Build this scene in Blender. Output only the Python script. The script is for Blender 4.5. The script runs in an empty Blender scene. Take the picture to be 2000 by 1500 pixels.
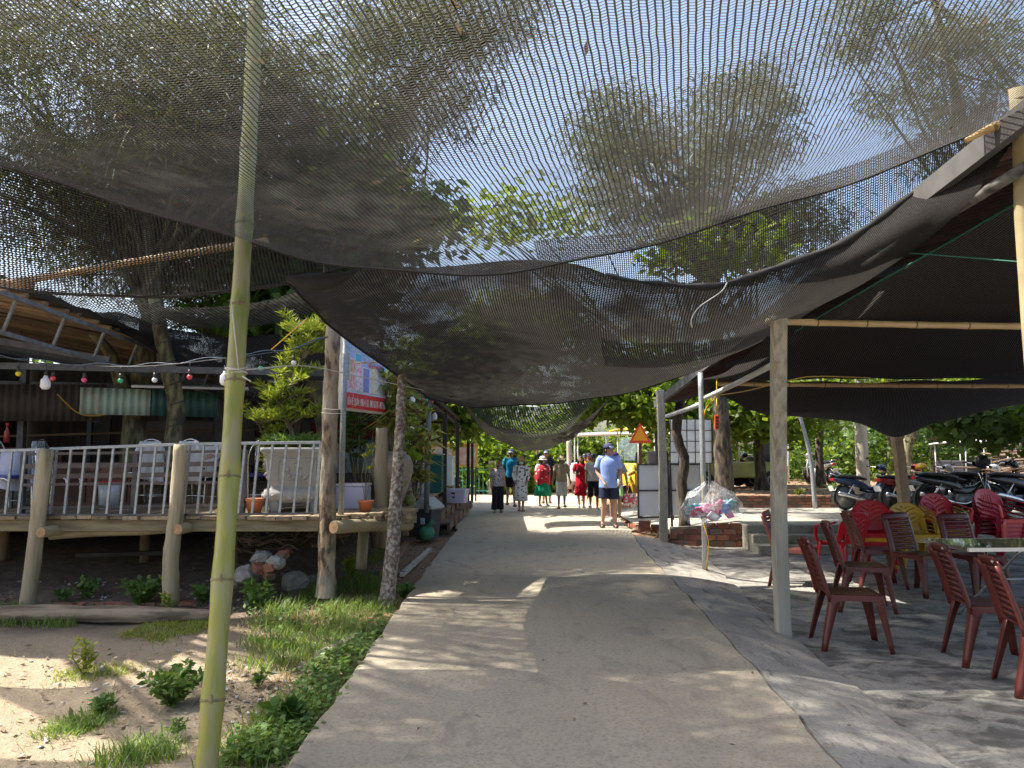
import bpy, bmesh, math, random
import numpy as np
from mathutils import Vector, Matrix, Euler
R = math.radians
random.seed(7); RNG = np.random.default_rng(11)
scene = bpy.context.scene
COL = scene.collection

# ------------------------------------------------------------------ camera, sky, sun, exposure
CAM_H, PITCH, FPX = 1.5, R(4.95), 1500.0
cam_d = bpy.data.cameras.new('camera'); cam_d.sensor_width = 36.0; cam_d.lens = 36.0 * FPX / 2000.0
cam_d.clip_start = 0.05; cam_d.clip_end = 2000
cam = bpy.data.objects.new('camera', cam_d); COL.objects.link(cam)
cam.location = (0, 0, CAM_H); cam.rotation_euler = (R(90) + PITCH, 0, 0)
scene.camera = cam
SUN_TO = Vector((-0.985, 0.10, 0)).normalized(); SUN_EL = R(56)
world = bpy.data.worlds.new('World'); scene.world = world; world.use_nodes = True
wn = world.node_tree.nodes; wl = world.node_tree.links
sky = wn.new('ShaderNodeTexSky'); sky.sky_type = 'NISHITA'; sky.sun_disc = False
sky.sun_elevation = SUN_EL; sky.sun_rotation = math.atan2(SUN_TO.x, SUN_TO.y)
sky.air_density = 1.0; sky.dust_density = 3.5; sky.ozone_density = 1.0
wl.new(sky.outputs[0], wn['Background'].inputs[0]); wn['Background'].inputs[1].default_value = 0.15
sl = bpy.data.lights.new('sun', 'SUN'); sl.energy = 5.0; sl.angle = R(0.6); sl.color = (1.0, 0.94, 0.84)
so = bpy.data.objects.new('sun', sl); COL.objects.link(so)
sdir = Vector((SUN_TO.x * math.cos(SUN_EL), SUN_TO.y * math.cos(SUN_EL), math.sin(SUN_EL)))
so.rotation_euler = sdir.to_track_quat('Z', 'Y').to_euler(); so.location = sdir * 60
scene.view_settings.view_transform = 'Standard'; scene.view_settings.look = 'None'
scene.view_settings.exposure = 1.3; scene.view_settings.gamma = 1.0
scene.cycles.max_bounces = 7; scene.cycles.diffuse_bounces = 4; scene.cycles.glossy_bounces = 3
scene.cycles.transmission_bounces = 6; scene.cycles.transparent_max_bounces = 24
scene.cycles.use_denoising = True
scene.cycles.sample_clamp_indirect = 6.0

# ------------------------------------------------------------------ measuring helpers (real distances from the photo)
def ray(u, v):
    a, b = (u - 1000) / FPX, (750 - v) / FPX
    return Vector((a, math.cos(PITCH) - math.sin(PITCH) * b, math.sin(PITCH) + math.cos(PITCH) * b))
def at(u, v, Y):
    d = ray(u, v); t = Y / d.y
    return Vector((d.x * t, Y, CAM_H + d.z * t))
def gz(u, v, z=0.0):
    d = ray(u, v); t = (z - CAM_H) / d.z
    return Vector((d.x * t, d.y * t, z))
def road_z(y): return 0.0 if y < 12 else -0.011 * (y - 12)
def rd(u, v):
    z = 0.0
    for _ in range(6):
        p = gz(u, v, z); z = road_z(p.y)
    return gz(u, v, z)

# ------------------------------------------------------------------ objects
def tag(o, label=None, cat=None, group=None, kind=None):
    if label: o['label'] = label
    if cat: o['category'] = cat
    if group: o['group'] = group
    if kind: o['kind'] = kind
    return o
def thing(name, label, cat, loc=(0, 0, 0), rz=0.0, group=None):
    o = bpy.data.objects.new(name, None); COL.objects.link(o)
    o.empty_display_size = 0.1; o.location = loc; o.rotation_euler = (0, 0, rz)
    return tag(o, label, cat, group)
def copy_tree(o, parent=None, loc=None, rot=None, label=None, group=None, mats=None):
    c = o.copy(); COL.objects.link(c); c.parent = parent
    if loc is not None: c.location = loc
    if rot is not None: c.rotation_euler = rot if not isinstance(rot, (int, float)) else (0, 0, rot)
    if label: c['label'] = label
    if group: c['group'] = group
    if mats and c.type == 'MESH' and o.data.materials and o.data.materials[0].name in mats:
        c.data = o.data.copy(); c.data.materials[0] = mats[o.data.materials[0].name]
    for ch in o.children: copy_tree(ch, c, mats=mats)
    return c

class MB:
    def __init__(s): s.v = []; s.f = []
    def add(s, vs, fs):
        n = len(s.v); s.v += [tuple(p) for p in vs]; s.f += [tuple(i + n for i in f) for f in fs]; return s
    def box(s, c, d, rot=None):
        hx, hy, hz = d[0] / 2, d[1] / 2, d[2] / 2
        vs = [Vector((x, y, z)) for x in (-hx, hx) for y in (-hy, hy) for z in (-hz, hz)]
        if rot is not None:
            m = rot if isinstance(rot, Matrix) else Euler(rot).to_matrix()
            vs = [m @ q for q in vs]
        c = Vector(c)
        return s.add([q + c for q in vs], [(0, 1, 3, 2), (4, 6, 7, 5), (0, 4, 5, 1), (2, 3, 7, 6), (0, 2, 6, 4), (1, 5, 7, 3)])
    def bar(s, a, b, w, h=None):
        a, b = Vector(a), Vector(b); h = h or w; d = b - a
        m = d.to_track_quat('X', 'Z').to_matrix()
        return s.box((a + b) / 2, (d.length, w, h), m)
    def tube(s, pts, r, n=8, cap=True, noise=0.0, sq=1.0):
        pts = [Vector(p) for p in pts]; k = len(pts)
        rr = [r] * k if isinstance(r, (int, float)) else list(r)
        base = len(s.v); prev = None
        for i, p in enumerate(pts):
            t = (pts[min(i + 1, k - 1)] - pts[max(i - 1, 0)])
            t = t.normalized() if t.length > 1e-9 else Vector((0, 0, 1))
            if prev is None:
                x = t.orthogonal().normalized()
            else:
                x = prev - t * prev.dot(t); x = x.normalized() if x.length > 1e-6 else t.orthogonal().normalized()
            prev = x; y = t.cross(x)
            for j in range(n):
                a = 2 * math.pi * j / n
                q = rr[i] * (1 + (random.uniform(-noise, noise) if noise else 0))
                s.v.append(tuple(p + x * math.cos(a) * q + y * math.sin(a) * q * sq))
        for i in range(k - 1):
            for j in range(n):
                a, b = base + i * n + j, base + i * n + (j + 1) % n
                s.f.append((a, b, b + n, a + n))
        if cap:
            s.f.append(tuple(base + j for j in reversed(range(n))))
            s.f.append(tuple(base + (k - 1) * n + j for j in range(n)))
        return s
    def lathe(s, prof, n=16, c=(0, 0, 0), m=None, sx=1, sy=1, a0=0.0):
        base = len(s.v); c = Vector(c); k = len(prof)
        for r, z in prof:
            for j in range(n):
                a = a0 + 2 * math.pi * j / n
                q = Vector((r * math.cos(a) * sx, r * math.sin(a) * sy, z))
                if m is not None: q = m @ q
                s.v.append(tuple(q + c))
        for i in range(k - 1):
            for j in range(n):
                a, b = base + i * n + j, base + i * n + (j + 1) % n
                s.f.append((a, b, b + n, a + n))
        if prof[0][0] > 1e-4: s.f.append(tuple(base + j for j in reversed(range(n))))
        if prof[-1][0] > 1e-4: s.f.append(tuple(base + (k - 1) * n + j for j in range(n)))
        return s
    def ell(s, c, r, n=12, k=8, m=None):
        if isinstance(r, (int, float)): r = (r, r, r)
        prof = [(max(math.cos(-math.pi / 2 + math.pi * i / k), 1e-5), math.sin(-math.pi / 2 + math.pi * i / k)) for i in range(k + 1)]
        S = Matrix.Diagonal(Vector(r)); mm = (m @ S) if m is not None else S
        return s.lathe(prof, n, c, mm)
    def grid(s, g, flip=False, skip=None):
        nu, nv = len(g), len(g[0]); base = len(s.v)
        for row in g: s.v += [tuple(p) for p in row]
        for i in range(nu - 1):
            for j in range(nv - 1):
                if skip and skip(i, j): continue
                a = base + i * nv + j
                q = (a, a + 1, a + nv + 1, a + nv)
                s.f.append(q[::-1] if flip else q)
        return s
    def loft(s, rings, n=16, cap=True, wob=0.0, wn=0):
        # rings: (centre, rx, ry) in the plane z = const
        base = len(s.v)
        for c, rx, ry in rings:
            for j in range(n):
                a = 2 * math.pi * j / n; w = 1 + (wob * math.sin(wn * a) if wn else 0)
                s.v.append((c[0] + rx * math.cos(a) * w, c[1] + ry * math.sin(a) * w, c[2]))
        for i in range(len(rings) - 1):
            for j in range(n):
                a, b = base + i * n + j, base + i * n + (j + 1) % n
                s.f.append((a, b, b + n, a + n))
        if cap:
            s.f.append(tuple(base + j for j in reversed(range(n))))
            s.f.append(tuple(base + (len(rings) - 1) * n + j for j in range(n)))
        return s
    def jitter(s, a):
        s.v = [(x + random.uniform(-a, a), y + random.uniform(-a, a), z + random.uniform(-a, a)) for x, y, z in s.v]; return s
    def mesh(s, name):
        me = bpy.data.meshes.new(name); me.from_pydata(s.v, [], s.f); me.update(); return me
    def build(s, name, mat, parent=None, smooth=False, bevel=0.0, solid=0.0, sub=0, loc=None, rot=None):
        me = s.mesh(name)
        if smooth: me.polygons.foreach_set('use_smooth', [True] * len(me.polygons))
        me.materials.append(mat)
        o = bpy.data.objects.new(name, me); COL.objects.link(o); o.parent = parent
        if loc is not None: o.location = loc
        if rot is not None: o.rotation_euler = rot
        if solid:
            m = o.modifiers.new('solid', 'SOLIDIFY'); m.thickness = solid; m.offset = 0
        if bevel:
            m = o.modifiers.new('bevel', 'BEVEL'); m.width = bevel; m.segments = 2; m.limit_method = 'ANGLE'; m.harden_normals = False
        if sub:
            m = o.modifiers.new('sub', 'SUBSURF'); m.levels = sub; m.render_levels = sub
        return o
def inst(me, name, parent, loc=(0, 0, 0), rot=(0, 0, 0), scale=(1, 1, 1)):
    o = bpy.data.objects.new(name, me); COL.objects.link(o); o.parent = parent
    o.location = loc; o.rotation_euler = rot; o.scale = scale; return o

def lerp(a, b, t): return a + (b - a) * t
def resample(pts, n):
    pts = [Vector(p) for p in pts]
    L = [0.0]
    for a, b in zip(pts, pts[1:]): L.append(L[-1] + (b - a).length)
    out = []
    # smooth (Catmull-Rom) through the points
    for i in range(n):
        t = L[-1] * i / (n - 1); k = 0
        while k < len(pts) - 2 and L[k + 1] < t: k += 1
        seg = max(L[k + 1] - L[k], 1e-9); w = min(max((t - L[k]) / seg, 0), 1)
        p1, p2 = pts[k], pts[k + 1]; p0 = pts[k - 1] if k > 0 else p1 * 2 - p2; p3 = pts[k + 2] if k + 2 < len(pts) else p2 * 2 - p1
        out.append(0.5 * ((2 * p1) + (p2 - p0) * w + (2 * p0 - 5 * p1 + 4 * p2 - p3) * w * w + (3 * p1 - p0 - 3 * p2 + p3) * w ** 3))
    return out
def coons(near, far, left, right, nu, nv):
    A, B, Lf, Rt = resample(near, nu), resample(far, nu), resample(left, nv), resample(right, nv)
    g = []
    for i in range(nu):
        u = i / (nu - 1); row = []
        for j in range(nv):
            v = j / (nv - 1)
            p = A[i] * (1 - v) + B[i] * v + Lf[j] * (1 - u) + Rt[j] * u
            p -= A[0] * (1 - u) * (1 - v) + A[-1] * u * (1 - v) + B[0] * (1 - u) * v + B[-1] * u * v
            row.append(p)
        g.append(row)
    return g

# ------------------------------------------------------------------ materials
class NT:
    def __init__(s, name):
        s.m = bpy.data.materials.new(name); s.m.use_nodes = True
        s.n = s.m.node_tree.nodes; s.l = s.m.node_tree.links
        s.b = s.n['Principled BSDF']; s.out = s.n['Material Output']
    def add(s, t, **kw):
        nd = s.n.new(t)
        for k, v in kw.items(): setattr(nd, k, v)
        return nd
    def link(s, a, b): s.l.new(a, b)
    def val(s, nd, i, x):
        if hasattr(x, 'is_linked') or isinstance(x, bpy.types.NodeSocket): s.link(x, nd.inputs[i])
        else: nd.inputs[i].default_value = x
    def math(s, op, a, b=0.0, c=None, clamp=False):
        nd = s.add('ShaderNodeMath', operation=op, use_clamp=clamp); s.val(nd, 0, a); s.val(nd, 1, b)
        if c is not None: s.val(nd, 2, c)
        return nd.outputs[0]
    def mix(s, f, a, b, blend='MIX'):
        nd = s.add('ShaderNodeMix', data_type='RGBA', blend_type=blend)
        s.val(nd, 0, f); s.val(nd, 6, a); s.val(nd, 7, b); return nd.outputs[2]
    def ramp(s, x, stops):
        nd = s.add('ShaderNodeValToRGB'); e = nd.color_ramp.elements
        while len(e) < len(stops): e.new(0.5)
        for el, (p, c) in zip(e, stops):
            el.position = p; el.color = c if len(c) == 4 else (*c, 1)
        s.link(x, nd.inputs[0]); return nd.outputs[0]
    def co(s, kind='Object', sc=(1, 1, 1), rot=(0, 0, 0)):
        t = s.add('ShaderNodeTexCoord'); mp = s.add('ShaderNodeMapping')
        mp.inputs['Scale'].default_value = sc; mp.inputs['Rotation'].default_value = rot
        s.link(t.outputs[kind], mp.inputs[0]); return mp.outputs[0]
    def noise(s, vec, scale, detail=5, rough=0.55, dist=0.0):
        nd = s.add('ShaderNodeTexNoise'); s.link(vec, nd.inputs['Vector'])
        nd.inputs['Scale'].default_value = scale; nd.inputs['Detail'].default_value = detail
        nd.inputs['Roughness'].default_value = rough; nd.inputs['Distortion'].default_value = dist
        return nd.outputs['Fac']
    def bump(s, h, strength=0.3, dist=0.01):
        nd = s.add('ShaderNodeBump'); nd.inputs['Strength'].default_value = strength; nd.inputs['Distance'].default_value = dist
        s.link(h, nd.inputs['Height']); s.link(nd.outputs[0], s.b.inputs['Normal'])
def c4(c): return (c[0], c[1], c[2], 1.0)
MATS = {}
def M(name, c1, c2=None, scale=6, rough=0.7, metal=0.0, bump=0.0, bscale=None, stretch=(1, 1, 1), rnd=0.0, spec=0.5, lo=0.35, hi=0.65, c3=None, s3=1.5, transl=0.0, coat=0.0, world=False, bdist=0.01):
    if name in MATS: return MATS[name]
    t = NT(name); b = t.b
    b.inputs['Roughness'].default_value = rough; b.inputs['Metallic'].default_value = metal
    b.inputs['Specular IOR Level'].default_value = spec; b.inputs['Coat Weight'].default_value = coat
    vec = t.co('Object', stretch)
    if world:
        g = t.add('ShaderNodeNewGeometry'); mp = t.add('ShaderNodeMapping'); mp.inputs['Scale'].default_value = stretch
        t.link(g.outputs['Position'], mp.inputs[0]); vec = mp.outputs[0]
    if rnd:
        oi = t.add('ShaderNodeObjectInfo'); ad = t.add('ShaderNodeVectorMath', operation='MULTIPLY_ADD')
        t.link(oi.outputs['Random'], ad.inputs[0]); ad.inputs[1].default_value = (13.1, 7.7, 5.3); t.link(vec, ad.inputs[2]); vec = ad.outputs[0]
    c2 = c2 or tuple(x * 0.75 for x in c1)
    n1 = t.noise(vec, scale)
    col = t.ramp(n1, [(lo, c1), (hi, c2)])
    if c3:
        n3 = t.noise(vec, s3, 3); f = t.ramp(n3, [(0.45, (0, 0, 0)), (0.62, (1, 1, 1))])
        col = t.mix(f, col, c4(c3))
    if rnd:
        hs = t.add('ShaderNodeHueSaturation'); t.link(col, hs.inputs['Color'])
        t.link(t.math('MULTIPLY_ADD', oi.outputs['Random'], 2 * rnd, 1 - rnd), hs.inputs['Value']); col = hs.outputs[0]
    t.link(col, b.inputs['Base Color'])
    if bump:
        nb = t.noise(vec, bscale or scale * 4, 6, 0.6); t.bump(nb, bump, bdist)
    if transl:
        tr = t.add('ShaderNodeBsdfTranslucent'); t.link(col, tr.inputs[0])
        ms = t.add('ShaderNodeMixShader'); ms.inputs[0].default_value = transl
        t.link(b.outputs[0], ms.inputs[1]); t.link(tr.outputs[0], ms.inputs[2]); t.link(ms.outputs[0], t.out.inputs[0])
    MATS[name] = t.m; return t.m
def leaf_mat(name, dark, lite, transl=0.45, rough=0.5):
    if name in MATS: return MATS[name]
    t = NT(name); at_ = t.add('ShaderNodeAttribute', attribute_name='rnd')
    col = t.ramp(at_.outputs['Fac'], [(0.0, dark), (0.55, tuple((a + b) / 2 for a, b in zip(dark, lite))), (1.0, lite)])
    t.link(col, t.b.inputs['Base Color']); t.b.inputs['Roughness'].default_value = rough; t.b.inputs['Specular IOR Level'].default_value = 0.35
    tr = t.add('ShaderNodeBsdfTranslucent')
    t.link(t.mix(1.0, col, (1.35, 1.25, 0.55, 1), 'MULTIPLY'), tr.inputs[0])
    ms = t.add('ShaderNodeMixShader'); ms.inputs[0].default_value = transl
    t.link(t.b.outputs[0], ms.inputs[1]); t.link(tr.outputs[0], ms.inputs[2]); t.link(ms.outputs[0], t.out.inputs[0])
    MATS[name] = t.m; return t.m
def net_mat(name, p=0.016, q=0.020, ang=0.0, line=0.30, zig=0.42, dens=0.0, col=(0.035, 0.032, 0.030), trans=(0.10, 0.095, 0.085), holes=0.0, amp=0.35, hem=None):
    """Knitted shade net: straight chain threads with flat tape zig-zagging between them, open cells between."""
    t = NT(name)
    uv = t.add('ShaderNodeUVMap', uv_map='UVMap'); mp = t.add('ShaderNodeMapping'); mp.inputs['Rotation'].default_value = (0, 0, ang)
    t.link(uv.outputs[0], mp.inputs[0])
    nz = t.add('ShaderNodeTexNoise'); t.link(mp.outputs[0], nz.inputs['Vector']); nz.inputs['Scale'].default_value = 9; nz.inputs['Detail'].default_value = 4
    sc_ = t.add('ShaderNodeVectorMath', operation='MULTIPLY_ADD'); t.link(nz.outputs['Color'], sc_.inputs[0]); sc_.inputs[1].default_value = (0.010, 0.016, 0); t.link(mp.outputs[0], sc_.inputs[2])
    sp = t.add('ShaderNodeSeparateXYZ'); t.link(sc_.outputs[0], sp.inputs[0])
    s = t.math('DIVIDE', sp.outputs[0], p); fs = t.math('FRACT', s)
    tri = t.math('ABSOLUTE', t.math('SUBTRACT', fs, 0.5))            # 0 at mid cell, .5 on the thread
    ln = t.math('GREATER_THAN', tri, 0.5 - line / 2)
    w2 = t.math('DIVIDE', sp.outputs[1], q)
    zz = t.math('FRACT', t.math('ADD', w2, t.math('MULTIPLY', t.math('ABSOLUTE', t.math('SUBTRACT', t.math('FRACT', t.math('MULTIPLY', s, 0.5)), 0.5)), 2.0 * amp * 2)))
    big = t.noise(mp.outputs[0], 2.2, 4)
    zw = t.math('ADD', zig, t.math('MULTIPLY', t.math('SUBTRACT', big, 0.5), 0.75))
    if hem:                                                     # slack cloth bunches up towards its far hem
        suv = t.add('ShaderNodeSeparateXYZ'); t.link(uv.outputs[0], suv.inputs[0])
        zw = t.math('ADD', zw, t.math('MULTIPLY', t.math('POWER', t.math('DIVIDE', t.math('SUBTRACT', suv.outputs[1], hem[0]), hem[1] - hem[0], clamp=True), 1.5), hem[2]))
    zg = t.math('LESS_THAN', zz, zw)
    mk = t.math('MAXIMUM', ln, zg)
    if dens: mk = t.math('MAXIMUM', mk, dens)
    if holes:
        hn = t.noise(mp.outputs[0], 30, 2); mk = t.math('MULTIPLY', mk, t.math('GREATER_THAN', hn, holes))
    d = t.add('ShaderNodeBsdfDiffuse'); tr = t.add('ShaderNodeBsdfTranslucent')
    v = t.ramp(t.noise(mp.outputs[0], 55, 3), [(0.3, tuple(x * 0.6 for x in col)), (0.7, tuple(x * 1.5 for x in col))])
    k_ = t.math('SUBTRACT', 1.45, t.math('MULTIPLY', ln, 1.0)); vm = t.add('ShaderNodeVectorMath', operation='SCALE'); t.link(v, vm.inputs[0]); t.link(k_, vm.inputs['Scale']); t.link(vm.outputs[0], d.inputs[0])
    vm2 = t.add('ShaderNodeVectorMath', operation='SCALE'); vm2.inputs[0].default_value = trans; t.link(k_, vm2.inputs['Scale']); t.link(vm2.outputs[0], tr.inputs[0])
    ad = t.add('ShaderNodeAddShader'); t.link(d.outputs[0], ad.inputs[0]); t.link(tr.outputs[0], ad.inputs[1])
    tp = t.add('ShaderNodeBsdfTransparent'); ms = t.add('ShaderNodeMixShader')
    t.link(mk, ms.inputs[0]); t.link(tp.outputs[0], ms.inputs[1]); t.link(ad.outputs[0], ms.inputs[2]); t.link(ms.outputs[0], t.out.inputs[0])
    return t.m
def net(name, label, g, mat, group='shade nets slung over the lane', wob=0.02, wf=2.3, cat='shade net', parent=None, tags=True):
    nu, nv = len(g), len(g[0])
    for i in range(nu):
        for j in range(nv):
            p = g[i][j]; e = min(1, 4 * min(i, nu - 1 - i) / nu + 0.3)
            p.z += wob * e * (math.sin(p.x * wf + p.y * 1.3) + 0.6 * math.sin(p.x * wf * 2.7 - p.y * 3.1) + 0.5 * math.sin(p.y * wf * 3.3 + 1.7 * p.x))
    b = MB(); b.grid(g); me = b.mesh(name)
    # arc-length uv in metres
    U = np.zeros((nu, nv)); V = np.zeros((nu, nv))
    for i in range(1, nu): U[i] = U[i - 1] + np.mean([(g[i][j] - g[i - 1][j]).length for j in range(0, nv, max(1, nv // 6))])
    for j in range(1, nv): V[:, j] = V[:, j - 1] + np.mean([(g[i][j] - g[i][j - 1]).length for i in range(0, nu, max(1, nu // 6))])
    lay = me.uv_layers.new(name='UVMap'); li = np.zeros(len(me.loops), dtype=np.int32); me.loops.foreach_get('vertex_index', li)
    uv = np.stack([U.ravel()[li], V.ravel()[li]], 1).astype(np.float32); lay.data.foreach_set('uv', uv.ravel())
    me.polygons.foreach_set('use_smooth', [True] * len(me.polygons)); me.materials.append(mat)
    o = bpy.data.objects.new(name, me); COL.objects.link(o); o.parent = parent
    if tags: tag(o, label, cat, group)
    return o

# ------------------------------------------------------------------ foliage
def leaf_mesh(name, P, D, L, W, mat, parent=None, up=None, bend=0.0, shape='diamond'):
    """P points (N,3), D unit directions, L lengths, W widths -> one mesh of leaf-sized faces with a per-face random value."""
    N = len(P); D = D / (np.linalg.norm(D, axis=1, keepdims=True) + 1e-9)
    r = RNG.normal(size=(N, 3)) if up is None else (np.array(up)[None, :] + RNG.normal(size=(N, 3)) * 0.35)
    S = np.cross(D, r); S /= (np.linalg.norm(S, axis=1, keepdims=True) + 1e-9)
    L = np.broadcast_to(L, (N,))[:, None]; W = np.broadcast_to(W, (N,))[:, None]
    tip = P + D * L; tip[:, 2] -= (bend * L[:, 0])
    if shape == 'diamond':
        mid = P + D * L * 0.45
        vs = np.stack([P, mid + S * W * 0.5, tip, mid - S * W * 0.5], 1).reshape(-1, 3)
    else:
        vs = np.stack([P - S * W * 0.5, P + S * W * 0.5, tip + S * W * 0.12, tip - S * W * 0.12], 1).reshape(-1, 3)
    me = bpy.data.meshes.new(name); me.vertices.add(4 * N); me.vertices.foreach_set('co', vs.astype(np.float32).ravel())
    me.loops.add(4 * N); me.loops.foreach_set('vertex_index', np.arange(4 * N, dtype=np.int32))
    me.polygons.add(N); me.polygons.foreach_set('loop_start', np.arange(0, 4 * N, 4, dtype=np.int32)); me.polygons.foreach_set('loop_total', np.full(N, 4, dtype=np.int32))
    a = me.attributes.new('rnd', 'FLOAT', 'FACE'); a.data.foreach_set('value', RNG.random(N).astype(np.float32))
    me.update(calc_edges=True); me.validate(); me.materials.append(mat)
    o = bpy.data.objects.new(name, me); COL.objects.link(o); o.parent = parent; return o
def unit(n):
    d = RNG.normal(size=(n, 3)); return d / np.linalg.norm(d, axis=1, keepdims=True)
def clumps_in(center, rad, n, shell=0.55):
    d = unit(n); rr = (shell + (1 - shell) * RNG.random(n)) ** 1.0
    return np.array(center)[None, :] + d * rr[:, None] * np.array(rad)[None, :]
def crown_leaves(C, per, cr, kind):
    n = len(C); P = np.repeat(C, per, 0) + RNG.normal(size=(n * per, 3)) * (cr * np.array([1, 1, 0.65])) * 0.5
    N = len(P)
    if kind == 'broad':
        D = unit(N); D[:, 2] = D[:, 2] * 0.5 - 0.15; return P, D, 0.16 * (0.7 + 0.6 * RNG.random(N)), 0.10 * (0.7 + 0.6 * RNG.random(N)), 0.1
    if kind == 'large':
        D = unit(N); D[:, 2] = D[:, 2] * 0.6 - 0.1; return P, D, 0.22 * (0.7 + 0.6 * RNG.random(N)), 0.14 * (0.7 + 0.6 * RNG.random(N)), 0.1
    if kind == 'needle':
        D = unit(N); D[:, 2] = -0.25 + 0.6 * D[:, 2]; return P, D, 0.22 * (0.6 + 0.8 * RNG.random(N)), 0.016 + 0.012 * RNG.random(N), 0.3
    if kind == 'far':
        D = unit(N); return P, D, 0.30 * (0.6 + 0.8 * RNG.random(N)), 0.22 * (0.6 + 0.8 * RNG.random(N)), 0.05
    if kind == 'small':
        D = unit(N); D[:, 2] = D[:, 2] * 0.7 + 0.1; return P, D, 0.06 * (0.6 + 0.8 * RNG.random(N)), 0.04 * (0.7 + 0.6 * RNG.random(N)), 0.05
def tree(name, label, trunk, radii, crowns, leaf, kind='broad', bark=None, group=None, cat='tree', limbs=True, nlimb=9, lenscale=1.0):
    """trunk: list of points, crowns: (centre, radii, n clumps, leaves per clump, clump size)."""
    base = Vector(trunk[0]); root = thing(name, label, cat, base, 0, group)
    tr = MB(); loc = [Vector(p) - base for p in trunk]
    pts = resample(loc, max(6, 3 * len(loc))); rs = [lerp(radii[0], radii[1], (i / (len(pts) - 1)) ** 0.8) for i in range(len(pts))]
    rs[0] *= 1.35
    tr.tube(pts, rs, 9, True, 0.07)
    Ps, Ds, Ls, Ws = [], [], [], []; bend = 0.1
    for (c, rad, n, per, cr) in crowns:
        C = clumps_in(Vector(c) - base, rad, n)
        if limbs:
            for q in C[RNG.choice(n, min(n, nlimb), replace=False)]:
                k = random.randint(int(len(pts) * 0.55), len(pts) - 1); a = pts[k]; q = Vector(q)
                m = (a + q) / 2 + Vector((random.uniform(-.2, .2), random.uniform(-.2, .2), random.uniform(-.1, .3)))
                r0 = rs[k] * 0.5
                tr.tube(resample([a, m, q], 6), [lerp(r0, 0.012, i / 5) for i in range(6)], 6, False, 0.05)
        P, D, L, W, bend = crown_leaves(C, per, cr, kind); Ps.append(P); Ds.append(D); Ls.append(L * lenscale); Ws.append(W * lenscale)
    tr.build('trunk', bark or BARK, root, True)
    leaf_mesh('crown', np.concatenate(Ps), np.concatenate(Ds), np.concatenate(Ls), np.concatenate(Ws), leaf, root, bend=bend)
    return root
# ------------------------------------------------------------------ shared materials
BARK = M('bark', (0.13, 0.10, 0.07), (0.04, 0.03, 0.022), 12, 0.95, lo=.42, hi=.58, bump=0.9, bscale=22, stretch=(1, 1, 0.35), bdist=0.02)
BARK2 = M('bark_mossy', (0.19, 0.175, 0.09), (0.06, 0.05, 0.03), 10, 0.95, lo=.42, hi=.58, bump=0.8, bscale=20, stretch=(1, 1, 0.4), bdist=0.02)
BARK3 = M('bark_flaky', (0.30, 0.22, 0.14), (0.075, 0.05, 0.035), 13, 0.95, bump=1.0, bscale=34, lo=.44, hi=.56, stretch=(1, 1, 0.35), c3=(0.30, 0.26, 0.20), s3=5, bdist=0.02)
BARK4 = M('bark_spotted', (0.17, 0.13, 0.10), (0.075, 0.055, 0.045), 30, 0.95, bump=0.6, bscale=40, c3=(0.33, 0.30, 0.26), s3=26, bdist=0.01)
POSTW = M('weathered_post', (0.40, 0.33, 0.22), (0.17, 0.145, 0.085), 11, 0.85, bump=0.9, bscale=40, lo=.40, hi=.62, stretch=(1, 1, 0.10), c3=(0.34, 0.27, 0.17), s3=2)
PLANKW = M('weathered_plank', (0.36, 0.27, 0.17), (0.20, 0.15, 0.09), 5, 0.85, bump=0.4, bscale=40, stretch=(6, 0.6, 6), rnd=0.35)
BEAMW = M('edge_beam_wood', (0.27, 0.23, 0.13), (0.13, 0.10, 0.06), 4, 0.85, bump=0.4, bscale=30, stretch=(0.6, 5, 5))
ENDW = M('log_end', (0.50, 0.30, 0.15), (0.30, 0.17, 0.08), 18, 0.8)
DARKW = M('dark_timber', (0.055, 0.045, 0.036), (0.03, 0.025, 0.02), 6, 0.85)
STEEL = M('galvanised', (0.36, 0.38, 0.39), (0.25, 0.27, 0.28), 25, 0.45, metal=0.35, bump=0.05)
CHROME = M('chrome', (0.75, 0.74, 0.72), (0.6, 0.6, 0.6), 10, 0.22, metal=1.0)
DKSTEEL = M('dark_steel', (0.10, 0.10, 0.11), (0.06, 0.06, 0.065), 12, 0.5, metal=0.4)
RUST = M('rust', (0.16, 0.06, 0.03), (0.07, 0.03, 0.02), 20, 0.85)
WHITEP = M('white_plastic', (0.78, 0.78, 0.78), (0.66, 0.66, 0.66), 6, 0.45)
BLACKP = M('black_plastic', (0.015, 0.015, 0.016), (0.03, 0.03, 0.03), 10, 0.35)
RUBBER = M('rubber', (0.018, 0.018, 0.018), (0.03, 0.03, 0.03), 20, 0.8)
TERRA = M('terracotta', (0.50, 0.17, 0.08), (0.40, 0.13, 0.06), 8, 0.75)
MARO = M('maroon_plastic', (0.115, 0.022, 0.015), (0.095, 0.018, 0.013), 5, 0.38, bump=0.05, bscale=120)
REDP = M('red_plastic', (0.55, 0.012, 0.025), (0.45, 0.01, 0.02), 4, 0.28)
MAGP = M('crimson_plastic', (0.42, 0.012, 0.05), (0.34, 0.01, 0.04), 4, 0.30)
YELP = M('yellow_plastic', (0.62, 0.36, 0.015), (0.52, 0.29, 0.012), 4, 0.32)
BRICK = M('brick', (0.36, 0.13, 0.075), (0.22, 0.085, 0.055), 14, 0.95, bump=0.5, bscale=60, rnd=0.40, c3=(0.16, 0.13, 0.09), s3=4)
MORTAR = M('mortar', (0.22, 0.20, 0.16), (0.12, 0.11, 0.08), 10, 0.95, bump=0.6, bscale=50)
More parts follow.
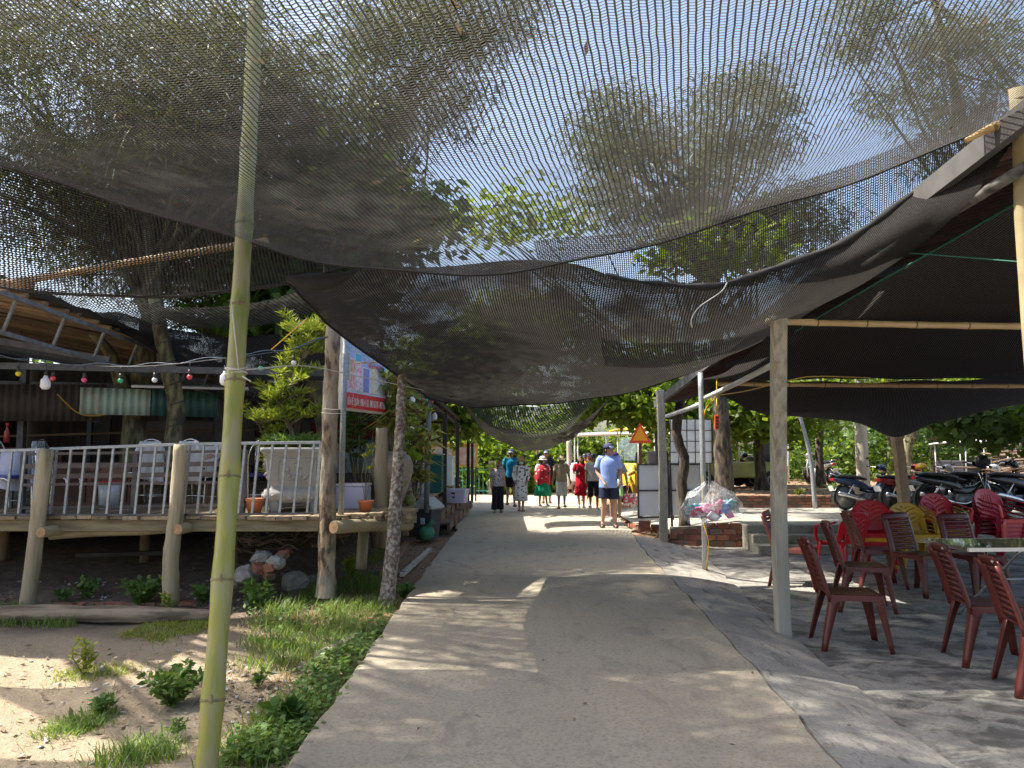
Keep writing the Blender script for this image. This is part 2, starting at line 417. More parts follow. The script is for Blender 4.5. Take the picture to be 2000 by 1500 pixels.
BAMG = M('green_bamboo', (0.33, 0.31, 0.05), (0.19, 0.22, 0.04), 2.2, 0.38, stretch=(5, 5, 0.8), c3=(0.30, 0.27, 0.13), s3=3.5, bump=0.15, bscale=60)
BAMY = M('dry_bamboo', (0.50, 0.33, 0.14), (0.36, 0.22, 0.09), 5, 0.5, stretch=(0.5, 6, 6), rnd=0.2)
BAMN = M('bamboo_node', (0.24, 0.20, 0.09), (0.15, 0.12, 0.06), 30, 0.7)
ROPE = M('white_cord', (0.62, 0.60, 0.55), (0.5, 0.48, 0.42), 40, 0.8)
GROPE = M('green_cord', (0.015, 0.13, 0.08), (0.012, 0.1, 0.06), 40, 0.7)
YROPE = M('yellow_cord', (0.60, 0.38, 0.03), (0.5, 0.3, 0.03), 40, 0.6)
CABLE = M('dark_cable', (0.05, 0.06, 0.07), (0.03, 0.03, 0.03), 40, 0.6)
LEAF_B = leaf_mat('leaf_bright', (0.075, 0.14, 0.015), (0.22, 0.31, 0.04), 0.5)
LEAF_D = leaf_mat('leaf_deep', (0.035, 0.075, 0.015), (0.10, 0.17, 0.03), 0.4)
LEAF_N = leaf_mat('leaf_needle', (0.035, 0.05, 0.018), (0.12, 0.145, 0.05), 0.35)
LEAF_P = leaf_mat('leaf_podocarpus', (0.14, 0.20, 0.02), (0.36, 0.43, 0.08), 0.45)
LEAF_W = leaf_mat('leaf_weed', (0.07, 0.14, 0.03), (0.17, 0.27, 0.07), 0.35)
LEAF_G = leaf_mat('grass_blade', (0.09, 0.17, 0.03), (0.24, 0.34, 0.08), 0.4)
LEAF_Y = leaf_mat('leaf_yellowgreen', (0.16, 0.22, 0.03), (0.36, 0.40, 0.08), 0.4)
LEAF_C = leaf_mat('leaf_cordyline', (0.10, 0.15, 0.03), (0.36, 0.33, 0.10), 0.35)
LEAF_R = leaf_mat('leaf_litter', (0.10, 0.055, 0.03), (0.42, 0.33, 0.22), 0.1, 0.9)

# ------------------------------------------------------------------ ground
def smooth(a, b, x):
    t = min(max((x - a) / (b - a), 0), 1); return t * t * (3 - 2 * t)
def gh(x, y):
    n = 0.018 * math.sin(1.7 * x + 0.6 * y) + 0.014 * math.sin(3.1 * y - 1.3 * x + 1) + 0.008 * math.sin(7 * x + 5 * y)
    z = road_z(y) - 0.09 + n * 0.6
    left = smooth(-1.6, -2.6, x)
    z = lerp(z, -0.10 + n, left)
    # bank of dark soil climbing under the deck
    z += 0.40 * smooth(7.4, 11.0, y) * smooth(-2.0, -3.2, x) * (1 - smooth(24, 30, y))
    right = smooth(2.3, 2.7, x) if y > 13.2 else smooth(0.6, 1.3, x)
    zr = -0.34 if y < 13.2 else lerp(0.02, 0.20, smooth(2.5, 4.4, x)) - 0.06
    if y > 16.75: zr = lerp(0.05, 0.50, smooth(3.6, 4.6, x)) + n
    z = lerp(z, zr, right)
    z -= 0.012 * max(0, y - 40)
    return z
def frange(a, b, st):
    out = []; x = a
    while x < b - 1e-6: out.append(x); x += st
    return out
xs = frange(-150, -40, 20) + frange(-40, -10, 3) + frange(-10, -6, 0.5) + frange(-6, 5, 0.12) + frange(5, 12, 0.6) + frange(12, 40, 4) + frange(40, 151, 20)
ys = frange(-6, 2, 1) + frange(2, 11, 0.12) + frange(11, 16.6, 0.3) + [16.6, 16.74, 16.78] + frange(17, 32, 0.5) + frange(32, 60, 4) + frange(60, 220, 20)
GND = NT('ground_soil'); t = GND
gp = t.add('ShaderNodeNewGeometry').outputs['Position']; sp = t.add('ShaderNodeSeparateXYZ'); t.link(gp, sp.inputs[0])
n_big, n_mid, n_fine = t.noise(gp, 0.9, 4), t.noise(gp, 7, 6, 0.65), t.noise(gp, 60, 5, 0.7)
sand = t.ramp(n_fine, [(0.30, (0.25, 0.19, 0.125)), (0.55, (0.40, 0.32, 0.215)), (0.75, (0.50, 0.415, 0.295))])
sand = t.mix(t.ramp(n_mid, [(0.55, (0, 0, 0)), (0.75, (0.6, 0.6, 0.6))]), sand, (0.22, 0.16, 0.10, 1))
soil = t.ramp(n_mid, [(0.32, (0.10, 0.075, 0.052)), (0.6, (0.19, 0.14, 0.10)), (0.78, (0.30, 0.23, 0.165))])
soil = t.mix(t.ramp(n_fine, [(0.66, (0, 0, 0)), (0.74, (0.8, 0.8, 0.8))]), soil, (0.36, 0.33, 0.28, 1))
litter = t.ramp(n_fine, [(0.35, (0.14, 0.075, 0.04)), (0.52, (0.34, 0.21, 0.12)), (0.7, (0.50, 0.38, 0.25))])
# sand lies in the open strip before the deck, dark soil under it, leaf litter along the lane and behind the low wall
yy = t.math('ADD', sp.outputs[1], t.math('MULTIPLY', t.math('SUBTRACT', n_big, 0.5), 1.6))
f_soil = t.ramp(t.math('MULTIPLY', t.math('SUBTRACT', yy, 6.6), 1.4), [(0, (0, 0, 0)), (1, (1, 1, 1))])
xx = t.math('ADD', sp.outputs[0], t.math('MULTIPLY', t.math('SUBTRACT', n_big, 0.5), 0.9))
f_lit = t.ramp(t.math('MULTIPLY', t.math('ADD', xx, 2.15), 2.2), [(0, (0, 0, 0)), (1, (1, 1, 1))])
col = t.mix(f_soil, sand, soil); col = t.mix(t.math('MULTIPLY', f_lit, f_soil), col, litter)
t.link(col, t.b.inputs['Base Color']); t.b.inputs['Roughness'].default_value = 0.95
hb = t.math('ADD', t.math('MULTIPLY', n_mid, 0.6), t.math('MULTIPLY', n_fine, 0.4)); t.bump(hb, 0.9, 0.05)
g = MB(); g.grid([[(x, y, gh(x, y)) for y in ys] for x in xs], True)
tag(g.build('ground', GND.m, smooth=True), 'sandy ground with dark soil and leaf litter', None, None, 'structure')

# ------------------------------------------------------------------ lane, apron, dining floor, terrace
def concrete(name, a, b, dark, stain=0.5, sc=1.0, streak=(1, 1, 1), stain_sc=2.6, rough=0.85, thr=0.54):
    t = NT(name); pos = t.add('ShaderNodeNewGeometry').outputs['Position']; mp = t.add('ShaderNodeMapping'); mp.inputs['Scale'].default_value = streak; t.link(pos, mp.inputs[0])
    n1, n2, n3 = t.noise(mp.outputs[0], 1.3 * sc, 6, 0.6), t.noise(pos, 42, 6, 0.8), t.noise(mp.outputs[0], stain_sc, 7, 0.65, 0.6)
    c = t.ramp(n1, [(0.32, a), (0.68, b)])
    c = t.mix(t.ramp(n2, [(0.36, (0.75, 0.75, 0.75)), (0.52, (0, 0, 0))]), c, c4(tuple(x * 0.55 for x in b)))
    c = t.mix(t.math('MULTIPLY', t.ramp(n3, [(thr, (0, 0, 0)), (thr + .11, (1, 1, 1))]), stain), c, c4(dark))
    vo = t.add('ShaderNodeTexVoronoi', feature='DISTANCE_TO_EDGE'); vo.inputs['Scale'].default_value = 0.30
    nd_ = t.add('ShaderNodeTexNoise'); nd_.inputs['Scale'].default_value = 2.5; nd_.inputs['Detail'].default_value = 6; t.link(pos, nd_.inputs['Vector'])
    ma = t.add('ShaderNodeVectorMath', operation='MULTIPLY_ADD'); t.link(nd_.outputs['Color'], ma.inputs[0]); ma.inputs[1].default_value = (.55, .55, 0); t.link(pos, ma.inputs[2]); t.link(ma.outputs[0], vo.inputs['Vector'])
    crack = t.ramp(t.math('ADD', vo.outputs['Distance'], t.math('MULTIPLY', t.math('SUBTRACT', t.noise(pos, 1.1, 2), .48), .03)), [(0.0, (1, 1, 1)), (0.004, (0, 0, 0))])
    c = t.mix(t.math('MULTIPLY', crack, .30), c, c4(tuple(x * .35 for x in dark)))
    n4 = t.noise(pos, 26, 3, .5); c = t.mix(t.ramp(n4, [(0.70, (0, 0, 0)), (0.76, (.6, .6, .6))]), c, c4(dark))
    t.link(c, t.b.inputs['Base Color']); t.b.inputs['Roughness'].default_value = rough
    h = t.math('ADD', t.math('MULTIPLY', n2, 0.5), t.math('MULTIPLY', t.noise(mp.outputs[0], 9, 6, 0.65), 0.8)); t.bump(h, 0.35, 0.012)
    return t.m
ROADM = concrete('lane_concrete', (0.45, 0.385, 0.285), (0.38, 0.325, 0.24), (0.22, 0.19, 0.145), 0.5, 1.0, (1, 0.5, 1), 4.5)
APRM = concrete('apron_concrete', (0.38, 0.35, 0.30), (0.29, 0.27, 0.235), (0.07, 0.066, 0.06), 0.85, 1.3, (2.6, 0.6, 1), 3.4, .85, .56)
FLRM = concrete('dining_floor_concrete', (0.36, 0.34, 0.30), (0.25, 0.24, 0.21), (0.085, 0.08, 0.07), 0.85, 2.2, (1, 1.3, 1), 3.2, 0.75, .47)
TERM = concrete('terrace_concrete', (0.42, 0.39, 0.33), (0.32, 0.30, 0.25), (0.16, 0.15, 0.12), 0.6, 1.0, (0.6, 2, 1), 2.0)
STEPM = concrete('step_concrete', (0.36, 0.34, 0.28), (0.24, 0.23, 0.18), (0.09, 0.095, 0.06), 0.7, 2.0)

Lpx = [(560, 1490), (640, 1380), (712, 1278), (790, 1168), (836, 1105), (872, 1056), (893, 1030)]
Rpx = [(1640, 1500), (1560, 1405), (1480, 1312), (1400, 1228), (1350, 1172), (1305, 1126), (1268, 1087), (1246, 1060)]
Lp = [Vector((-1.25, -4, 0)), Vector((-1.16, 2, 0))] + [gz(u, v) for u, v in Lpx] + [Vector((-1.35, 17, 0)), Vector((-1.7, 20, 0)), Vector((-2.0, 26, 0)), Vector((-2.4, 34, 0))]
Rp = [Vector((1.45, -4, 0)), Vector((1.5, 2, 0))] + [gz(u, v) for u, v in Rpx] + [Vector((2.30, 15, 0)), Vector((2.55, 19, 0)), Vector((3.0, 26, 0)), Vector((3.4, 34, 0))]
for q in Lp + Rp: q.z = road_z(q.y)
def edge_at(P, y):
    for a, b in zip(P, P[1:]):
        if a.y <= y <= b.y: return lerp(a.x, b.x, (y - a.y) / (b.y - a.y))
    return P[-1].x
ry = frange(-4, 34.01, 0.25); g = MB(); top = []
for y in ry:
    xl = edge_at(Lp, y) + 0.018 * math.sin(9 * y) * math.sin(2.3 * y) + random.uniform(-.006, .006); xr = edge_at(Rp, y) + 0.012 * math.sin(7 * y + 1)
    top.append([Vector((xl, y, road_z(y) - 0.12)), Vector((xl + 0.004, y, road_z(y) - 0.012))] + [Vector((lerp(xl + 0.02, xr, k / 8), y, road_z(y) + 0.006 * math.sin(2.1 * y + k) * (0 < k < 8))) for k in range(9)] + [Vector((xr + 0.002, y, road_z(y) - 0.03))])
g.grid(top); tag(g.build('road', ROADM, smooth=False), 'pale worn concrete lane', None, None, 'structure')

FLZ = -0.13
Apx = [(1850, 1500), (1760, 1425), (1600, 1292), (1540, 1247), (1480, 1192), (1420, 1132), (1385, 1096), (1345, 1072), (1312, 1060)]
Ap = [Vector((2.0, -4, FLZ)), Vector((2.05, 2, FLZ))] + [gz(u, v, FLZ) for u, v in Apx]
ya = frange(-4, Ap[-1].y, 0.2); g = MB(); rows = []
for y in ya:
    xl = edge_at(Rp, y) + 0.012 * math.sin(7 * y + 1) + 0.016; xr = max(edge_at(Ap, y), xl + 0.08) + 0.02 * math.sin(5 * y)
    rows.append([Vector((xl, y, -0.03)), Vector((xl + 0.006, y, -0.006))] + [Vector((lerp(xl + 0.01, xr, k / 6), y, -0.008 + (FLZ + 0.035) * (k / 6) ** 1.4)) for k in range(1, 7)] + [Vector((xr + 0.005, y, FLZ - 0.03))])
g.grid(rows); tag(g.build('apron', APRM), 'grey sloping concrete apron beside the lane', None, None, 'structure')
g = MB(); rows = []
for y in frange(-4, 13.6, 0.25):
    xl = edge_at(Ap, min(y, Ap[-1].y)) - 0.3
    rows.append([Vector((lerp(xl, 14, k / 24), y, FLZ + 0.006 * math.sin(1.7 * k + y) - (0.015 if k == 0 else 0))) for k in range(25)])
g.grid(rows); tag(g.build('dining_floor', FLRM, smooth=True), 'stained grey concrete dining floor', None, None, 'structure')

TZ = 0.27
def tz(x, y): return lerp(0.05, TZ, smooth(2.4, 4.0, x)) - 0.0
g = MB(); rows = []
for i in range(25):
    x = lerp(2.42, 14, (i / 24) ** 1.5); y0 = 12.92 if x > 3.9 else lerp(15.9, 13.36, smooth(2.42, 2.9, x))
    rows.append([Vector((x, y0, tz(x, y0) - 0.14))] + [Vector((x, lerp(y0, 16.72 if x > 4.3 else 19.0, j / 8), tz(x, 0))) for j in range(9)])
g.grid(rows); tag(g.build('terrace', TERM), 'raised pale concrete terrace', None, None, 'structure')
st = thing('steps', 'low concrete steps up to the terrace beside the brick wall', 'steps', (0, 0, 0))
for k in range(3):
    z0 = FLZ - 0.05; z1 = FLZ + (TZ - FLZ) * (k + 1) / 3 - (0.004 if k == 2 else 0)
    MB().box((3.9 + 4.5, 12.28 + 0.3 * k + 0.16, (z0 + z1) / 2), (9.0, 0.32 if k < 2 else 0.3, z1 - z0)).build('step', STEPM, st, bevel=0.012)

# brick retaining wall by the steps (each brick a piece of its own)
def brick_wall(name, label, p0, p1, z0, z1a, z1b, rows_, bl=0.21, depth=0.11, top_bricks=True, cat='wall', miss=0.0):
    p0, p1 = Vector(p0), Vector(p1); d = p1 - p0; L = d.length; d.normalize(); rz = math.atan2(d.y, d.x)
    root = thing(name, label, cat, (p0.x, p0.y, 0), rz)
    hmax = max(z1a, z1b)
    core = MB(); core.add([(0, 0.012, z0 - 0.06), (L, 0.012, z0 - 0.06), (L, 0.012, z1b - 0.015), (0, 0.012, z1a - 0.015), (0, depth, z0 - 0.06), (L, depth, z0 - 0.06), (L, depth, z1b - 0.015), (0, depth, z1a - 0.015)],
                          [(0, 1, 2, 3), (5, 4, 7, 6), (3, 2, 6, 7), (0, 3, 7, 4), (1, 5, 6, 2)]); core.build('mortar', MORTAR, root)
    bh = (hmax - z0) / rows_
    bm = MB().box((0, 0, 0), (bl - 0.018, 0.05, bh - 0.016)).jitter(0.004).mesh('brick'); bm.materials.append(BRICK)
    bm2 = MB().box((0, 0, 0), (bl - 0.018, 0.05, bh - 0.016)).jitter(0.007).mesh('brick'); bm2.materials.append(BRICK)
    for r in range(rows_):
        z = z0 + bh * (r + 0.5); x = (-0.5 if r % 2 else 0.0) * bl
        while x < L:
            a, b = max(x, 0), min(x + bl, L)
            zt = lerp(z1a, z1b, ((a + b) / 2) / L)
            if b - a > 0.05 and z + bh * 0.4 <= zt + 0.03 and random.random() >= miss:
                inst(random.choice((bm, bm2)), 'brick', root, ((a + b) / 2, 0.018 + random.uniform(-.006, .006), z), (random.uniform(-.02, .02), random.uniform(-.02, .02), random.uniform(-.03, .03)), ((b - a) / bl, 1, 1))
            x += bl
    return root
brick_wall('brick_wall', 'mossy red brick retaining wall between the lane and the steps', (2.72, 13.35), (3.90, 13.22), FLZ, 0.20, 0.275, 4, 0.22)
brick_wall('brick_wall', 'low brick garden wall behind the terrace under the bikes', (4.35, 16.72), (12.6, 16.72), TZ, 0.54, 0.54, 4, 0.21, 0.14)
# ------------------------------------------------------------------ shade nets over the lane
NET_A = net_mat('net_weave_open', 0.0175, 0.0115, R(15), 0.27, 0.36, amp=0.28, col=(0.034, 0.032, 0.030), trans=(0.030, 0.028, 0.025), hem=(3.8, 6.4, 0.36))
NET_B = net_mat('net_weave_cross', 0.022, 0.026, R(88), 0.46, 0.50, col=(0.020, 0.019, 0.018), trans=(0.010, 0.0095, 0.009))
NET_C = net_mat('net_weave_dense', 0.020, 0.018, R(10), 0.44, 0.95, col=(0.022, 0.0205, 0.019), trans=(0.013, 0.012, 0.0105))
NET_D = net_mat('net_weave_far', 0.05, 0.06, R(5), 0.34, 0.62, col=(0.022, 0.021, 0.020), trans=(0.022, 0.021, 0.019))
NET_G = net_mat('net_weave_fine', 0.020, 0.030, R(0), 0.42, 0.42, col=(0.02,0.019,0.018), trans=(0.014,0.013,0.012))
NET_E = net_mat('net_weave_canopy', 0.022, 0.016, R(8), 0.5, 0.99, dens=0.96, col=(0.040, 0.036, 0.034), trans=(0.020, 0.018, 0.017))
V3 = lambda x, y, z: Vector((x, y, z))
def PX(L): return [at(*q) for q in L]
farA = PX([(-900, 60, 4.5), (-450, 175, 4.45), (0, 318, 4.35), (250, 402, 4.3), (500, 480, 4.3), (700, 520, 4.25), (950, 530, 4.2), (1100, 517, 4.2), (1300, 476, 4.2), (1500, 411, 4.2), (1750, 322, 4.1), (2000, 216, 4.0), (2300, 110, 3.9)])
nearA = [Vector((x, -1.6, 3.0 + 0.07 * (x - 0.2) ** 2)) for x in (-4.6, -3.4, -2.2, -1.1, 0, 1.1, 2.2, 3.4)]
def side(a, b, sag=0.12): return [a, a.lerp(b, .25) - Vector((0, 0, sag * .75)), a.lerp(b, .5) - Vector((0, 0, sag)), a.lerp(b, .75) - Vector((0, 0, sag * .75)), b]
gA = coons(nearA, farA, side(nearA[0], farA[0]), side(nearA[-1], farA[-1]), 90, 60)
for i, row in enumerate(gA):      # the sheet bellies down before its far hem
    for j, p in enumerate(row):
        v = j / 59; p.z -= 0.16 * math.sin(math.pi * v ** 1.6) * math.sin(math.pi * i / 89)
netA = net('shade_net', 'large open black shade net bellying over the lane beside the bamboo pole', gA, NET_A, wob=0.015)
hem = MB(); hem.tube([row[-1] for row in gA], 0.007, 6); hem.build('hem', M('net_hem', (0.018, 0.017, 0.017), None, 60, 0.9), netA, True)
# strip of net on the left, hung below a cross pole
nB = PX([(-500, 150, 4.7), (0, 300, 4.7), (250, 390, 4.7), (520, 478, 4.75), (690, 512, 4.85)])
fB = PX([(-500, 500, 5.6), (0, 556, 5.6), (200, 579, 5.6), (350, 581, 5.6), (500, 566, 5.55), (600, 541, 5.45), (700, 516, 5.3)])
gB = coons(nB, fB, side(nB[0], fB[0], 0.1), side(nB[-1], fB[-1], 0.01), 60, 24)
netB = net('shade_net', 'narrow black net strip hung from the bamboo cross pole', gB, NET_B, wob=0.012)
hem = MB(); hem.tube([row[-1] for row in gB], 0.012, 6); hem.build('hem', MATS['net_hem'], netB, True)
# the knotted end of that strip
kn = MB(); P0 = at(560, 545, 5.3); P1 = at(700, 525, 5.25)
kn.tube(resample([P0, P0.lerp(P1, .35) - Vector((0, 0, .05)), P0.lerp(P1, .7) - Vector((0, 0, .055)), P1], 9), [0.02, .045, .06, .065, .06, .05, .035, .02, .01], 9, True, 0.15)
kn.build('bunched_end', MATS['net_hem'], netB, True)
# big dense net further on
nC = PX([(560, 548, 5.4), (690, 528, 5.5), (900, 515, 5.6), (1110, 514, 5.6), (1230, 549, 5.6), (1400, 553, 5.6), (1600, 491, 5.3), (1750, 401, 4.9), (1910, 285, 4.35), (2010, 215, 4.0)])
fC = PX([(842, 780, 9.5), (900, 789, 9.5), (950, 793, 9.6), (1140, 782, 9.6), (1300, 744, 9.2), (1440, 684, 8.4), (1532, 630, 7.6)])
lC = PX([(560, 548, 5.4), (650, 640, 7.0), (760, 722, 8.2), (842, 780, 9.5)])
rC = PX([(2010, 215, 4.0), (1940, 330, 4.1), (1840, 445, 4.55), (1710, 540, 5.5), (1600, 598, 6.6), (1532, 630, 7.6)])
gC = coons(nC, fC, lC, rC, 80, 50)
for i, row in enumerate(gC):
    for j, p in enumerate(row): p.z -= 0.10 * math.sin(math.pi * j / 49) * math.sin(math.pi * i / 79)
netC = net('shade_net', 'dense dark shade net sagging between the tree trunk post and the tiled eave', gC, NET_C, wob=0.015)
rl = MB(); rl.tube([row[0] for row in gC[34:]], [0.012 + 0.012 * math.sin(math.pi * k / 45) + 0.006 * math.sin(k * 1.3) for k in range(46)], 9, True, 0.22); rl.build('rolled_hem', MATS['net_hem'], netC, True)
hem = MB(); hem.tube([row[-1] for row in gC], 0.011, 6).tube(gC[0], 0.012, 6); hem.build('hem', MATS['net_hem'], netC, True)
# finer layer seen above the roll on the right
nG = PX([(1040, 470, 6.4), (1300, 440, 6.4), (1500, 380, 6.3), (1750, 290, 6.1), (1950, 190, 5.8)])
fG = PX([(1060, 540, 7.4), (1300, 575, 7.4), (1500, 550, 7.2), (1750, 420, 6.6), (1930, 290, 6.1)])
gG = coons(nG, fG, side(nG[0], fG[0], .02), side(nG[-1], fG[-1], .02), 50, 20)
net('shade_net', 'fine black net stretched above the rolled hem by the tiled eave', gG, NET_G, wob=0.01)
# loose threads and caught leaves on the near net
th = MB(); random.seed(3)
for k in range(34):
    q = gA[random.randint(8, 82)][-1] if k < 22 else gC[random.randint(5, 75)][-1]; l_ = random.uniform(.02, .09)
    th.tube([q, q + Vector((random.uniform(-.01, .01), 0, -l_ * .5)), q + Vector((random.uniform(-.025, .025), .01, -l_))], .0018, 4, False)
th.build('loose_threads', M('thread_tan', (.16, .14, .11), None, 30, .9), netA)
cl = [gA[random.randint(10, 80)][random.randint(20, 58)] + Vector((0, 0, .012)) for _ in range(160)]
cl = np.array([tuple(q) for q in cl]); dd = unit(160); dd[:, 2] *= .2; leaf_mesh('caught_leaves', cl, dd, .045 * (.5 + RNG.random(160)), .016, LEAF_R, netA, up=(0, 0, 1))
# far nets above the walkers
nD = PX([(905, 770, 11.5), (960, 790, 11.5), (1060, 792, 11.5), (1160, 770, 11.5)])
fD = PX([(925, 800, 14), (965, 838, 15), (1010, 852, 15.2), (1060, 853, 15.2), (1110, 838, 15), (1146, 800, 14)])
gD = coons(nD, fD, side(nD[0], fD[0], .05), side(nD[-1], fD[-1], .05), 40, 20)
net('shade_net', 'grey see-through net hung over the lane before the walkers', gD, NET_D, wob=0.02)
nE = PX([(900, 778, 15.5), (960, 830, 15.8), (1060, 845, 16), (1150, 815, 15.8), (1190, 780, 15.5)])
fE = PX([(912, 796, 15.6), (945, 842, 16.6), (985, 868, 17.2), (1030, 878, 17.4), (1075, 876, 17.4), (1112, 862, 17), (1140, 842, 16.6), (1160, 822, 15.9)])
gE = coons(nE, fE, side(nE[0], fE[0], .02), side(nE[-1], fE[-1], .02), 40, 14)
net('shade_net', 'lowest dark net pocket hanging just above the walkers\' heads', gE, NET_C, wob=0.03, wf=4)
# nets over the left terrace
n1 = PX([(40, 552, 8.4), (200, 580, 8.6), (400, 600, 8.8), (640, 560, 8.9)]); f1 = PX([(110, 598, 9.6), (230, 628, 9.8), (400, 640, 9.9), (560, 628, 9.9), (660, 590, 9.6)])
net('shade_net', 'pale grey net strip beside the thatched shed roof', coons(n1, f1, side(n1[0], f1[0], .01), side(n1[-1], f1[-1], .01), 40, 10), NET_D, wob=0.01, group='shade nets over the restaurant deck')
n2 = PX([(120, 600, 8.9), (230, 650, 9.4), (330, 700, 9.9), (450, 735, 10), (640, 745, 10)]); f2 = PX([(230, 610, 10.6), (330, 640, 10.8), (450, 655, 10.8), (560, 650, 10.6), (660, 625, 10.2)])
net('shade_net', 'black net slung between the deck trees and the shed eave', coons(n2, f2, side(n2[0], f2[0], .02), side(n2[-1], f2[-1], .02), 44, 14), NET_C, wob=0.02, group='shade nets over the restaurant deck')
# canopy sheets over the dining floor
r0 = PX([(1552, 648, 6.4), (1700, 560, 5.5), (1850, 475, 4.85), (2010, 384, 4.3), (2300, 240, 3.7)])
e1 = [Vector((2.5, 6.5, 2.66)), Vector((3.2, 6.5, 2.67)), Vector((4.3, 6.5, 2.68)), Vector((5.6, 6.5, 2.72)), Vector((7.5, 6.5, 2.8))]
r1 = [p.copy() for p in r0[::-1]]; nearE = [r0[-1].copy(), r0[-1] + Vector((1.5, -.1, .05)), r0[-1] + Vector((3.5, -.2, .2))]
g1 = coons(nearE, [Vector((2.42, 6.5, 2.655)), Vector((4.5, 6.5, 2.69)), Vector((7.3, 6.5, 2.75))], r1, side(nearE[-1], Vector((7.3, 6.5, 2.75)), .05), 40, 24)
cE1 = net('canopy_net', 'black canopy sheet edged with green rope over the dining floor', g1, NET_E, 'dark canopy sheets over the dining floor', 0.02, 1.6, 'canopy')
gr = MB(); gr.tube(resample(r0, 40), 0.007, 6).build('edge_rope', GROPE, cE1, True)
for k in range(5): pass
g2 = coons([Vector((2.35, 6.56, 2.64)), Vector((4.8, 6.56, 2.67)), Vector((7.4, 6.56, 2.72))], [Vector((2.55, 11.0, 2.50)), Vector((5.5, 11.0, 2.52)), Vector((9.5, 11.0, 2.55))],
           [Vector((2.35, 6.56, 2.64)), Vector((2.5, 8.8, 2.42)), Vector((2.55, 11.0, 2.50))], [Vector((7.4, 6.56, 2.72)), Vector((8.5, 8.8, 2.5)), Vector((9.5, 11, 2.55))], 40, 30)
net('canopy_net', 'middle black canopy sheet between the two bamboo cross poles', g2, NET_E, 'dark canopy sheets over the dining floor', 0.03, 1.3, 'canopy')
g3 = coons([Vector((2.8, 11.05, 2.48)), Vector((6, 11.05, 2.5)), Vector((10.5, 11.05, 2.53))], PX([(1450, 770, 13.2), (1480, 806, 13.4), (1540, 816, 13.5), (1600, 816, 13.5), (1680, 828, 13.6), (1757, 850, 13.7), (1850, 818, 13.7), (1950, 785, 13.7), (2200, 700, 13.7)]),
           [Vector((2.8, 11.05, 2.48)), Vector((3.2, 12, 2.4)), at(1450, 770, 13.2)], [Vector((10.5, 11.05, 2.53)), Vector((10.8, 12.4, 2.6)), at(2200, 700, 13.7)], 60, 20)
net('canopy_net', 'black canopy sheet with drooping hem above the parked motorbikes', g3, NET_E, 'dark canopy sheets over the dining floor', 0.03, 1.9, 'canopy')

# ------------------------------------------------------------------ posts and poles
def bamboo(name, label, pts, r0, r1, mat, node=0.30, parent=None, cat='pole', nodemat=None, group=None):
    pts = [Vector(p) for p in pts]; base = pts[0].copy(); root = thing(name, label, cat, base, 0, group) if parent is None else parent
    off = base if parent is None else Vector((0, 0, 0))
    L = sum((b - a).length for a, b in zip(pts, pts[1:])); n = max(3, int(L / node)); P = []; rr = []
    S = resample(pts, n * 4 + 1); nd = MB()
    for i, p in enumerate(S):
        k = i % 4; r = lerp(r0, r1, i / (len(S) - 1)); P.append(p - off); rr.append(r * (1.10 if k == 0 else 0.985 if k in (1, 3) else 0.965))
    MB().tube(P, rr, 14).build('culm', mat, root, True)
    for i in range(4, len(S) - 2, 4):
        r = lerp(r0, r1, i / (len(S) - 1)); d = (S[i + 1] - S[i - 1]).normalized(); c = S[i] - off
        nb = MB().tube([c - d * .010, c - d * .004, c + d * .004, c + d * .010], [r * 1.05, r * 1.16, r * 1.13, r * 1.03], 14)
        if mat is BAMG: nb.ell(c + Vector((.2 * r * (-1) ** i, -r * 1.0, r * .25)), (r * .22, r * .14, r * .5), 8, 6)
        nb.build('node', nodemat or BAMN, root, True)
    return root
bp = bamboo('bamboo_pole', 'tall leaning green bamboo pole standing in the sand', [at(396, 1560, 3.72), at(405, 1490, 3.72), at(437, 1100, 3.9), at(462, 700, 4.1), at(475, 480, 4.25), at(500, 0, 4.7), at(505, -200, 4.9)], 0.052, 0.042, BAMG, 0.47)
o = bp.location
tw = MB()
for k, (v, sl) in enumerate(((718, .015), (724, -.012), (731, .01))):
    c = at(461, v, 4.09) - o; tw.tube([c + Vector((0.056 * math.cos(a), 0.056 * math.sin(a), sl * math.sin(a + k))) for a in np.linspace(0, 6.29, 13)], 0.004, 5)
tw.tube([at(474, 735, 4.02) - o, at(490, 745, 4.0) - o], .004, 5).tube([at(466, 722, 4.03) - o, at(452, 590, 4.1) - o], 0.003, 5)
tw.build('white_tie', ROPE, bp, True)
BAMY2 = M('pale_bamboo', (0.62, 0.44, 0.22), (0.48, 0.32, 0.15), 5, 0.5, stretch=(0.5, 6, 6), rnd=0.2)
bamboo('bamboo_cross_pole', 'dry bamboo cross pole behind the narrow net strip', [at(60, 546, 6.3), at(300, 505, 5.9), at(520, 472, 5.5)], 0.028, 0.03, BAMY, 0.4)
bamboo('bamboo_cross_pole', 'pale bamboo pole end poking out over the thatched shed roof', [at(-260, 620, 6.9), at(-60, 565, 6.7), at(60, 552, 6.6)], 0.06, 0.05, M('peeled_pole', (0.52, 0.33, 0.19), (0.42, 0.25, 0.13), 4, .7), 0.9)
